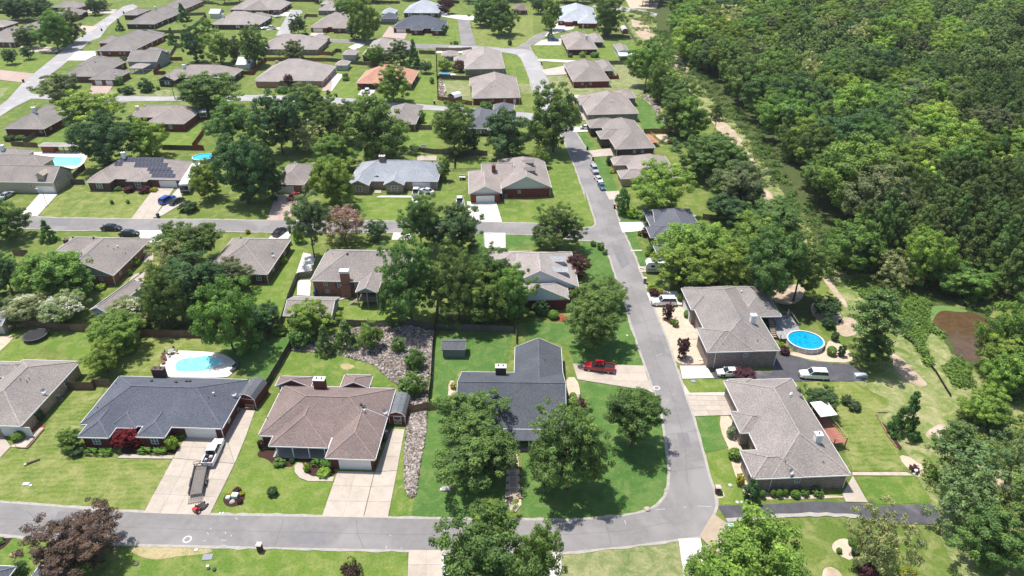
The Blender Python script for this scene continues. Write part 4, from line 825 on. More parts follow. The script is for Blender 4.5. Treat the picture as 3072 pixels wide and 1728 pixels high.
h42 = house('house with rows of dark solar panels across its tan roof and a coach beside it','A0',-2.4,RF['tan'],BR['brown'],
  [(648,1292,1305,1300,1436,1172,'H'),(620,1318,790,1325,830,1210,'y:hg'),(850,1275,945,1278,960,1215,'y:gh'),(915,1310,1055,1316,1080,1230,'y:hg')], ops=[(0,'f',.86,'g'),(1,'f',.5,'W'),(3,'f',.5,'W')],
  chim=[('A0',902,1128,1.0,.9,1.9,(.75,.76,.78),False,'siding')])
h43 = house('brown-roofed house with a red car on its drive, among the large oaks','A1',-2.4,RF['tp'],BR['rose'],[(40,1335,270,1338,352,1195,'y:hh')], ops=[(0,'f',.35,'g')], vents=[('A1',205,1165,'w')])
h44 = house('house with a pale blue-grey roof and two arched windows in its front gables','A1',-1.2,RF['lb'],(.30,.23,.19),
  [(600,1312,1240,1312,1228,1180,'H'),(588,1340,738,1347,745,1235,'y:gh'),(742,1297,860,1297,860,1230,'y:gh'),(848,1338,992,1342,980,1240,'y:gh')], gablec=(.30,.23,.19),
  ops=[(0,'f',.82,'g'),(1,'f',.5,'W'),(3,'f',.5,'W'),(2,'f',.5,'d')], chim=[('A1',838,1150,1.7,1.2,1.4,(.25,.15,.12),True)], vents=[('A1',1200,1165,'b')])
h45 = house('red-brick house with grey dormers and a front-facing white garage on the street corner','A1',3.5,RF['tan'],BR['red'],
  [(1700,1366,2065,1360,1960,1150,'y:gh'),(1465,1408,1702,1400,1640,1235,'y:gh'),(1560,1330,1800,1325,1600,1200,'x:gg')], eave=3.0, gablec=(.55,.55,.53), ops=[(1,'f',.5,'g'),(0,'f',.35,'s')],
  chim=[('A1',1645,1240,1.1,1.1,1.8,(.14,.06,.05),False)], vents=[('A1',1780,1208,'p'),('A1',1700,1305,'p'),('A1',1692,1337,'p')])
for px, py in ((1895,1185),(1905,1240)):
    x,y,z = on_roof(h45,'A1',px,py)
    MB().box(x-.2,x+1.6,y-.9,y+.9,z-1,z+.6).add([(x-1.6,y-1.1,z+.55),(x+1.8,y-1.1,z+.55),(x-1.6,y+1.1,z+.55),(x+1.8,y+1.1,z+.55),(x-1.9,y,z+1.3),(x+1.8,y,z+1.3)],[(0,1,5,4),(3,2,4,5),(1,3,5),(2,0,4),(0,2,3,1)],1).obj('dormer',['siding','shingle'],h45.root,RF['gr'])
h46 = house('house with a deep tan gabled roof and grey-blue gable, black sedan parked behind it','B0',-2.4,RF['tp'],BR['rose'],
  [(370,638,822,642,1045,375,'y:gh'),(395,470,900,470,470,362,'x:hh')], eave=2.8, gablec=(.33,.37,.37), ops=[(0,'f',.78,'s')], vents=[('B0',530,372,'b'),('B0',678,375,'b'),('B0',785,435,'p'),('B0',825,455,'p'),('B0',855,442,'w'),('B0',912,486,'p')], chim=[('B0',480,362,.9,.8,.8,(.1,.08,.08),False)])
h47 = house('narrow detached garage with a black solar sheet on its left roof slope','B0',-14,RF['tp'],(.45,.48,.5),[(605,925,815,885,960,700,'y:gg')], wmat='siding', gablec=(.45,.48,.5), name='garage', cat='garage', ops=[(0,'f',.3,'s')], winside=False, group='outbuildings', eave=2.7)
h48 = house('brown-brick house with a broad tan hip roof, a side lawn to its right','B0',-2.6,RF['tp'],BR['brown'],[(1480,624,1938,634,2068,378,'H')], ops=[(0,'f',.86,'w')], vents=[('B0',1555,365,'b'),('B0',1748,368,'b'),('B0',1980,510,'d')])
h49 = house('pink-brick house with a tall white-capped brick chimney and a raised screened porch','B1',-2.0,RF['tp'],BR['rose'],
  [(315,682,1000,692,424,454,'H'),(642,766,800,768,800,620,'y:gh')], eave=4.0, gablec=(.3,.31,.3), open_=(1,), ops=[(0,'f',.135,'s',2.9),(0,'f',.295,'w',2.9),(0,'f',.49,'w',2.9),(0,'f',.145,'s',1.0)], vents=[('B1',480,492,'p'),('B1',585,492,'b'),('B1',800,497,'b')])
x0,x1,y0,y1,z,*_ = h49.W[0]
MB().box(x0+6.9,x0+8.8,y0-.3,y0+.75,0,6.2).box(x0+6.7,x0+9.0,y0-.5,y0+.95,0,3.2).obj('chimney','brick_wall',h49.root,BR['rose'])
MB().box(x0+6.8,x0+8.9,y0-.42,y0+.88,6.2,6.75).obj('chimney_cap','white_trim',h49.root)
X0,X1,Y0,Y1,Z,*_ = h49.W[1]
for fx in (.0,.5,1): post(h49,1,fx,.02,col=(.32,.28,.25),wd=.22)
MB().box(X0+.3,X1-.3,Y0+.3,Y0+3.4,1.5,1.7).box(X0+.3,X1-.3,Y0+.35,Y0+.42,2.4,2.5).obj('porch_deck','wood',h49.root,(.22,.18,.15))
for k in range(12):
    xx = X0+.4+k*(X1-X0-.8)/11; MB().box(xx-.02,xx+.02,Y0+.36,Y0+.41,1.7,2.4).obj('baluster','wood',h49.root,(.22,.18,.15))
for k in range(7): MB().box(X0-2.2+k*.32,X0-1.9+k*.32,Y0+1.0,Y0+2.1,k*.22,k*.22+.06).obj('stair_tread','wood',h49.root,(.24,.19,.16))
MB().box(X0+.4,X1-.4,Y0+3.0,Y0+3.1,0,3.6).obj('screen_wall','plain',h49.root,(.04,.04,.04))
h50 = house('low tan-roofed shed with beige walls behind the pink-brick house','B1',-1.5,RF['tp'],(.35,.33,.3),[(118,936,470,940,508,800,'x:gg')], wmat='siding', name='shed', cat='shed', win=False, winside=False, gablec=(.35,.33,.3), group='outbuildings', eave=2.4, slope=.42)
h51 = house('pale-roofed house with three dormers and white siding gables, east of the leafy oaks','B2',1.5,RF['lt'],BR['dkred'],
  [(-235,735,330,728,285,470,'y:gh'),(-165,818,262,820,262,690,'y:gh'),(-330,640,0,640,-320,470,'x:hh')], gablec=(.62,.67,.70), eave=3.0, ops=[(1,'f',.5,'s')])
for px, py in ((175,540),(190,615)):
    x,y,z = on_roof(h51,'B2',px,py)
    MB().box(x-.2,x+1.5,y-.85,y+.85,z-1,z+.5,0).add([(x-1.5,y-1.05,z+.45),(x+1.8,y-1.05,z+.45),(x-1.5,y+1.05,z+.45),(x+1.8,y+1.05,z+.45),(x-1.9,y,z+1.25),(x+1.8,y,z+1.25)],[(0,1,5,4),(3,2,4,5),(1,3,5),(2,0,4),(0,2,3,1)],1).obj('dormer',['siding','shingle'],h51.root,(.42,.44,.45))
h52 = house('dark slate-roofed garden shed standing alone on the shaded lawn','B1',-1,(.12,.125,.135),(.16,.18,.18),[(1265,1180,1440,1180,1437,1107,'x:gg')], wmat='siding', name='shed', cat='shed', win=False, winside=False, gablec=(.16,.18,.18), group='outbuildings', eave=2.2, trim=(.2,.2,.2), over=.2)
h53 = house('taupe-roofed house at the left edge with a tyre-planted side bed','C0',-2.6,RF['tp'],BR['tan'],[(-330,350,150,362,552,-108,'y:hh'),(-330,0,150,5,-200,-112,'x:hh')], ops=[(0,'f',.9,'g')], vents=[('C0',150,30,'p'),('C0',198,45,'p'),('C0',215,25,'p'),('C0',325,130,'d')])
h54 = house('slate-blue roof corner at the bottom edge, below the purple-leaved tree','C0',-2.6,RF['blue'],BR['dkred'],[(150,1560,430,1570,525,1382,'H')])
h54b = house('slate-blue roof tip in the bottom left corner of the scene','C0',-2.6,RF['blue'],BR['dkred'],[(-250,1560,-20,1565,85,1378,'H')])
h55 = house('brown roof peak cut by the bottom edge below the dry lawn','C2',2,RF['brown'],BR['dk'],[(740,1720,1200,1715,1160,1462,'y:gh')])
h56 = house('brick house seen below the big dark trees right of the orange-tan roof','A1',-2,RF['tp'],BR['brown'],[(840,896,1078,900,1114,768,'H')])
h57 = house('slate-roofed house with a pale silvery hip behind two dark oaks','A1',-1.5,(.15,.155,.175),BR['dk'],[(1420,928,1650,935,1650,802,'H'),(1640,800,1790,805,1780,755,'H'),(1600,940,1800,945,1790,870,'H')])
h58 = house('grey house cut by the top edge, near the two white vehicles','T2',-2,RF['tp'],BR['dkred'],[(-330,135,10,155,150,0,'H')])
h59 = house('sliver of a dark house at the left of the far short lane','T2',-2,RF['tp'],BR['dk'],[(-300,262,10,258,35,215,'H')])
h60 = house('grey roofed shed corner at the left edge beside the trampoline','B0',-2.6,(.3,.3,.3),(.45,.43,.4),[(-200,1030,48,975,60,900,'x:gg')], wmat='siding', name='shed', cat='shed', win=False, winside=False, group='outbuildings', eave=2.5)
h61 = house('small silver-roofed outbuilding in the far row','T3',-1,RF['w'],(.3,.3,.3),[(-275,195,-75,197,-70,140,'H')], name='shed', cat='shed', win=False, winside=False, group='outbuildings', wmat='siding')
h62 = house('small slate-roofed outbuilding just below the silver-roofed one','T3',-1,RF['blue'],(.3,.3,.3),[(-290,268,-60,270,-50,215,'H')], name='shed', cat='shed', win=False, winside=False, group='outbuildings', wmat='siding')
h63 = house('white shed beside the far pale-roofed house','T1',-2,(.6,.62,.65),(.62,.65,.68),[(1095,195,1240,200,1245,160,'x:gg')], name='shed', cat='shed', win=False, winside=False, group='outbuildings', wmat='siding', gablec=(.6,.6,.6))
h64 = house('white metal shed under the dark trees by the red fence','T1',-2,(.65,.67,.7),(.5,.5,.5),[(1485,935,1690,940,1680,865,'x:gg')], name='shed', cat='shed', win=False, winside=False, group='outbuildings', wmat='siding', gablec=(.5,.5,.5), eave=2.3)
# open-sided pavilions
def pavilion(label, t, ang, w4, col, roofc, eave=2.6, slope=.35, rows=2, name='pavilion', back=None):
    h = house(label, t, ang, roofc, col, [w4+('H',)], eave=eave, slope=slope, name=name, cat='pavilion', win=False, winside=False, open_=(0,), group='open pavilions', trim=True)
    n = 2 if h.W[0][1]-h.W[0][0] < 6 else 4
    for k in range(n):
        for fy in (.03, .97): post(h, 0, .04+.92*k/(n-1), fy, col=col, wd=.2)
    if back: MB().box(h.W[0][0]+.3,h.W[0][0]+(h.W[0][1]-h.W[0][0])*.35,h.W[0][2]+1.0,h.W[0][3]-.3,0,eave-.25).obj('enclosed_room','wood',h.root,back)
    MB().box(h.W[0][0]+.3,h.W[0][1]-.3,h.W[0][2]+.3,h.W[0][3]-.3,0,.1).obj('floor_slab','concrete',h.root,(.5,.46,.42))
    return h
pavilion('small square gazebo with a pale hip roof beside the grey workshop','A0',-2,(926,494,1035,494,1030,462),(.5,.52,.52),RF['lt'])
pavilion('hip-roofed garden pavilion on a pale patio behind the tan-roofed corner house','T3',2,(600,806,838,804,820,740),(.2,.12,.1),RF['tan'])
pavilion('long open-fronted pool house with a reddish timber room','A0',-1.5,(270,1060,550,1058,560,1035),(.2,.08,.05),RF['lt'],slope=.15,back=(.30,.09,.05))
pavilion('flat pale pergola roof against the dry fenced yard','T3',2,(1010,1215,1140,1212,1135,1145),(.5,.5,.5),(.35,.36,.35),slope=.08)
# covered timber decks
def deck(label, t, px, w, d, ang, z, roofcol, col=(.33,.14,.10)):
    p = gp(t, *px, z); o = thing('deck', label, 'deck', (p.x, p.y, 0), R(ang))
    n = int(w/.3)
    for k in range(n): MB().box(k*.3, k*.3+.27, 0, d, z-.05, z).obj('plank', 'wood', o, scl(col, random.uniform(.85, 1.15)))
    for (xa, ya) in ((.1,.1),(w-.1,.1),(.1,d-.1),(w-.1,d-.1),(w-.1,d/2)):
        MB().box(xa-.07,xa+.07,ya-.07,ya+.07,0,z+1).obj('post','wood',o,col)
    MB().box(0,w,0,.06,z+.92,z+1).box(w-.06,w,.06,d,z+.92,z+1).obj('rail','wood',o,(.55,.40,.25))
    for k in range(int(d/.4)): MB().box(w-.05,w-.01,.2+k*.4,.24+k*.4,z,z+.92).obj('baluster','wood',o,col)
    if roofcol: MB().add(*plane_poly([(-.5,d*.55,z+2.3),(w+.2,d*.55,z+2.3),(w+.2,d+.2,z+2.5),(-.5,d+.2,z+2.5)],.08)).obj('awning','plain',o,roofcol)
    return o
deck('red timber deck with a cream awning at the back of the grey-brick house','C3',(555,490),2.4,7.5,3+7,1.6,(.72,.68,.58))
deck('raised orange deck behind the long taupe-roofed house','A2',(855,1035),3.0,8,6+7,1.6,None,(.40,.2,.12))
# solar panels: each panel a part of the solar house
PM = MB().box(0,.97,0,1.6,0,.04).mesh('solar_panel', ['solar_cell']); PF = MB()
for a in ((-.02,0,0,1.6),(.97,.99,0,1.6),(-.02,.99,-.02,0),(-.02,.99,1.6,1.62)): PF.box(a[0],a[1],a[2],a[3],-.01,.05)
PF = PF.mesh('frame', ['plain'])
sa = math.atan(.5)
for (x0_, x1_, y1_, n) in ((868,1183,1172,12),(828,882,1203,2),(970,1210,1212,9),(1066,1238,1238,6),(1082,1252,1259,6),(1096,1268,1285,6)):
    a = on_roof(h42,'A0',x0_,y1_); b_ = on_roof(h42,'A0',x1_,y1_)
    for k in range(n):
        st = (b_[0]-a[0])/n; xx = a[0]+st*k
        zz = h42.eave+.5*(a[1]-h42.W[0][2])+.08
        o = link('solar_panel', PM, h42.root, None, (xx, a[1], zz)); o.rotation_euler = (sa, 0, 0); o.scale = (st*.985, 1.35/1.6 if n == 6 else 1.12, 1)
        link('panel_frame', PF, o, (.22,.22,.24))
x0,x1,y0,y1,z,*_ = h47.W[0]
for k in range(9):
    s = math.atan(.5); dz = .5
    MB().add([(x0+.5,y0+1.5+k*1.6,z+.25+.06),((x0+x1)/2-.5,y0+1.5+k*1.6,z+.5*((x1-x0)/2-.5)+.06),((x0+x1)/2-.5,y0+3.05+k*1.6,z+.5*((x1-x0)/2-.5)+.06),(x0+.5,y0+3.05+k*1.6,z+.25+.06)],[(0,1,2,3)]).obj('solar_panel','plain',h47.root,(.02,.02,.025))
# ------------------------------------------------------------------ foliage prototypes (unit crowns, shared mesh data)
def quads_mesh(name, cen, nor, size, tint, mat='leaf', aspect=1.5):
    n = len(cen); nor = nor/np.linalg.norm(nor, axis=1, keepdims=True)
    r = rng.normal(size=(n, 3)); u = np.cross(nor, r); u /= np.linalg.norm(u, axis=1, keepdims=True)+1e-9; v = np.cross(nor, u)
    s = size[:, None]; a = cen-u*s*aspect/2; b_ = cen+v*s*.5+nor*s*.12; c = cen+u*s*aspect/2; d = cen-v*s*.5+nor*s*.12
    V = np.stack([a, d, c, b_], 1).reshape(-1, 3)
    me = bpy.data.meshes.new(name); me.vertices.add(4*n); me.loops.add(4*n); me.polygons.add(n)
    me.vertices.foreach_set('co', V.ravel()); me.loops.foreach_set('vertex_index', np.arange(4*n, dtype=np.int32))
    me.polygons.foreach_set('loop_start', np.arange(0, 4*n, 4, dtype=np.int32))
    me.update(calc_edges=True); me.materials.append(MATS[mat])
    at = me.attributes.new('tint', 'FLOAT', 'FACE'); at.data.foreach_set('value', tint.astype(np.float32))
    return me
def rdir(n):
    v = rng.normal(size=(n, 3)); return v/np.linalg.norm(v, axis=1, keepdims=True)
def crown(name, shape='oak', nclump=150, nleaf=60, leaf=.062, seed=0, cl=.17, jag=.25, fill=.25):
    """clumps of leaf-sized faces spread over lobes inside a unit ball"""
    cs = []; lobes = []
    nl = 13 if shape in ('oak', 'loose') else 9
    for k in range(nl):
        d = rdir(1)[0]; d[2] = d[2]*.9+.05; d /= np.linalg.norm(d); lobes.append((d*rng.uniform(.42, .64), rng.uniform(.34, .48)))
    lobes.append((np.array([0,0,.1]), .5))
    while len(cs) < nclump:
        if shape == 'cone':
            z = rng.uniform(-1, 1)**1; z = -1+2*(rng.random()**1.6); rr = (1-z)/2*.92+.06; a = rng.uniform(0, 6.283); q = rr*(1-.4*rng.random()**2)
            q *= 1+.25*math.sin(a*3+z*9); cs.append([q*math.cos(a), q*math.sin(a), z])
        elif shape == 'column':
            z = rng.uniform(-1, 1); rr = (1-abs(z)**3)*.85*(1+.2*math.sin(z*14)); a = rng.uniform(0, 6.283); q = rr*(1-.35*rng.random()**2); cs.append([q*math.cos(a), q*math.sin(a), z])
        elif shape == 'pine':
            tier = rng.integers(0, 7); z = -.75+tier*.28+rng.normal()*.05; rr = .95*(1-((z+1)/2)**2.2)*.9+.12; a = rng.integers(0, 7)*.9+tier*1.3+rng.normal()*.12; q = rr*rng.uniform(.25, 1.0)
            cs.append([q*math.cos(a), q*math.sin(a), z+.1*q])
        elif shape == 'shrub':
            d = rdir(1)[0]; cs.append(d*rng.uniform(.6, .9)*(1+.1*rng.normal()))
        elif shape == 'box':
            d = rng.uniform(-1, 1, 3); k_ = rng.integers(0, 3); d[k_] = 1 if (k_ == 2 or rng.random() < .5) else -1; cs.append(d*np.array([.93,.85,.85]))
        elif shape == 'ball':
            d = rdir(1)[0]; cs.append(d*.88)
        else:
            c, r = lobes[rng.integers(0, len(lobes))]; d = rdir(1)[0]
            p = c+d*r*(rng.uniform(.72, 1.0+jag*.4) if rng.random() > fill else rng.random()**.5)
            if p[2] < -.25: p[:2] *= .92
            if np.linalg.norm(p) > .97: p = p/np.linalg.norm(p)*rng.uniform(.88, .98)
            cs.append(p)
    cs = np.array(cs)
    if shape in ('oak', 'loose'):
        for ax_ in range(3):
            lo, hi = np.percentile(cs[:, ax_], [2, 98]); cs[:, ax_] = (cs[:, ax_]-(lo+hi)/2)*(1.78/(hi-lo))
    C, N, S, Tn = [], [], [], []
    for p in cs:
        r = cl*rng.uniform(.65, 1.35); n = int(nleaf*(r/cl)**1.3)
        d = rdir(n); q = p+d*(rng.random((n, 1))**.4)*r*np.array([1, 1, .62])
        out = p/(np.linalg.norm(p)+.2)
        nr = d*.75+out*.5+np.array([0, 0, .45])+rng.normal(size=(n, 3))*.45
        if shape == 'pine': nr = d+np.array([0,0,.3])+rng.normal(size=(n, 3))*.5
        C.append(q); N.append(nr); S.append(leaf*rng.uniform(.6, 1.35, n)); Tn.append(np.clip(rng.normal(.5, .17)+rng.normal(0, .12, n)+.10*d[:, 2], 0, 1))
    return quads_mesh(name, np.concatenate(C), np.concatenate(N), np.concatenate(S), np.concatenate(Tn))
OAK = [crown('crown', 'oak', 260, 105, .043, cl=.155, jag=.25) for k in range(5)]
BIG = [crown('crown', 'oak', 430, 92, .033, cl=.115, jag=.3) for k in range(3)]
LOOSE = [crown('crown', 'loose', 170, 46, .048, cl=.13, jag=.6, fill=.15) for k in range(3)]
CONE = [crown('crown', 'cone', 130, 46, .075, cl=.17) for k in range(2)]
COLU = [crown('crown', 'column', 120, 46, .075, cl=.2) for k in range(2)]
PINE = [crown('crown', 'pine', 260, 40, .052, cl=.13) for k in range(3)]+[crown('crown', 'oak', 260, 44, .045, cl=.12, jag=.3) for k in range(2)]
SHRUB = [crown('foliage', 'shrub', 70, 44, .11, cl=.26) for k in range(3)]
BALL = [crown('foliage', 'ball', 230, 46, .085, cl=.16)]
HEDGE = [crown('foliage', 'box', 120, 44, .07, cl=.13)]
def blossom():
    n = 2600; d = rdir(n); d[:, 2] = np.abs(d[:, 2])*1.0-.15; p = d*rng.uniform(.80, 1.06, (n, 1)); k = rng.integers(0, 130, n); cc = rdir(130)*.93; cc[:, 2] = np.abs(cc[:, 2])-.1
    p = cc[k]+rng.normal(size=(n, 3))*.05
    return quads_mesh('blossom', p, d+rng.normal(size=(n, 3))*.6, rng.uniform(.035, .07, n), rng.uniform(.35, .8, n), 'petal')
BLOS = blossom()
def trunk_mesh(lim=7, spread=.55, seed=1):
    """unit trunk: foot at 0, crown centre at 1; limbs fan out"""
    rs = random.Random(seed); m = MB(); pts = [Vector((0,0,0))]
    for k in range(1, 6): pts.append(Vector((rs.uniform(-.04,.04), rs.uniform(-.04,.04), k*.2)))
    m.tube((0,0,-.02),(0,0,.06),.075,.05,n=8)
    for k in range(5): m.tube(pts[k], pts[k+1], .048*(1-k*.13), .048*(1-(k+1)*.13), n=7)
    for k in range(lim):
        a = 2*math.pi*k/lim+rs.uniform(-.4,.4); z0 = rs.uniform(.38,.85); e = Vector((math.cos(a)*spread*rs.uniform(.7,1.1), math.sin(a)*spread*rs.uniform(.7,1.1), z0+rs.uniform(.2,.5)))
        s = Vector((0,0,z0)); md = s.lerp(e,.5)+Vector((0,0,-.05)); m.tube(s, md, .022,.015,n=5); m.tube(md, e, .015,.006,n=5)
        for j in range(2):
            e2 = md+Vector((rs.uniform(-.2,.2), rs.uniform(-.2,.2), rs.uniform(.1,.3))); m.tube(md, e2, .009,.004,n=4)
    return m.mesh('trunk', ['bark'])
TR = [trunk_mesh(7,.55,1), trunk_mesh(8,.7,2), trunk_mesh(6,.5,5)]; TRP = [trunk_mesh(9,.35,3)]
KIND = {  # protos, colour, trunk, clearance share, word
 'oak': (OAK+BIG, (0.078,0.143,0.043)), 'dark': (OAK+BIG, (0.050,0.104,0.043)), 'green': (OAK, (.100,.182,.045)), 'bright': (OAK, (.128,.215,.045)), 'pale': (LOOSE, (0.190,0.243,0.118)),
 'loose': (LOOSE, (0.109,0.177,0.075)), 'grey': (OAK, (.098,.140,.068)), 'cone': (CONE, (0.055,0.138,0.043)), 'column': (COLU, (0.058,0.148,0.050)), 'cedar': (CONE, (0.091,0.165,0.055)), 'pine': (PINE, (.082,.138,.048)),
 'purple': (OAK, (0.060,0.030,0.036)), 'bronze': (BIG, (.070,.055,.045)), 'red': (OAK, (.115,.011,.018)), 'lime': (OAK, (.17,.27,.055)), 'white': (OAK, (0.136,0.194,0.088)), 'pink': (LOOSE, (0.181,0.174,0.113)),
 'shrub': (SHRUB, (0.082,0.168,0.043)), 'dshrub': (SHRUB, (0.044,0.093,0.039)), 'bshrub': (SHRUB, (0.155,0.269,0.043)), 'yshrub': (SHRUB, (.25,.26,.03)), 'pshrub': (SHRUB, (0.068,0.027,0.039)), 'ball': (BALL, (0.100,0.202,0.039)), 'hedge': (HEDGE, (0.091,0.211,0.036))}
def tree_at(x, y, r, rz, clear, kind, label, name='tree', cat='tree', group=None, col=None, rot=None):
    protos, c0 = KIND[kind]; rot = random.uniform(0, 6.28) if rot is None else rot
    sp_ = .28 if name in ('pine_tree','woodland_tree') else .13
    q_ = random.uniform(1-sp_, 1+sp_); q_ *= 1.55; c = col or (c0[0]*q_*random.uniform(1.02,1.26), c0[1]*q_, c0[2]*q_); me = protos[random.randrange(len(protos))]
    if kind == 'hedge':
        rot = R(-2.4); rz = .55; o = link(name, me, None, c, (x, y, .5), rot, (max(r, .5), .6, .6)); tag(o, label, cat, group); return o
    if kind in ('shrub','dshrub','bshrub','yshrub','pshrub','ball'):
        o = link(name, me, None, c, (x, y, rz*.88), rot, (r, r, rz)); tag(o, label, cat, group); return o
    t = thing(name, label, cat, (x, y, 0), rot, group)
    o = link('crown', me, t, c, (0, 0, clear+rz), 0, (r, r, rz))
    if kind in ('white', 'pink'): link('blossom', BLOS, t, (.66,.66,.62) if kind == 'white' else (.50,.30,.34), (0, 0, clear+rz), 0, (r, r, rz))
    zt = clear+rz*1.05; tw = max(r*.95, zt*.35)
    link('trunk', TRP[0] if kind == 'pine' else random.choice(TR), t, None, (0, 0, 0), 0, (min(r, zt)*.9 if kind != 'pine' else r*.8, min(r, zt)*.9 if kind != 'pine' else r*.8, zt))
    return t
BALLF = False
def solve(t, x0, y0, x1, y1, clear):
    """real size and spot of a crown from its outline in the photo"""
    cx, cy = (x0+x1)/2, (y0+y1)/2; zc_ = clear+3
    for _ in range(4):
        s, e = pxm(t, cx, cy, zc_); r = (x1-x0)/2/s; hh = (y1-y0)/2/s
        q = hh*hh-(r*math.sin(e))**2; rz = math.sqrt(q)/math.cos(e) if q > 0 else .5*r
        rz = max((.85 if BALLF else .6)*r, min(1.9*r, rz)); zc_ = clear+rz
    p = gp(t, cx, cy, zc_); return p.x, p.y, r, rz
def T_(kind, t, x0, y0, x1, y1, label, clear=None, **k):
    sh = kind in ('shrub','dshrub','bshrub','yshrub','pshrub','ball','hedge')
    s, e = pxm(t, (x0+x1)/2, (y0+y1)/2, 4)
    if clear is None: clear = 0 if sh or kind in ('cone','cedar','column') else min(1.7, .22*(x1-x0)/2/s)
    if kind in ('cone','cedar','column'): clear = .15
    global BALLF; BALLF = kind == 'ball'
    x, y, r, rz = solve(t, x0, y0, x1, y1, -.12*(y1-y0)/s if sh else clear)
    k.setdefault('name', 'shrub' if sh else 'tree'); k.setdefault('cat', 'shrub' if sh else 'tree')
    k.setdefault('group', 'garden shrubs' if sh else 'yard trees')
    return tree_at(x, y, r*1.0, rz*1.0, max(0, clear), kind, label, **k)
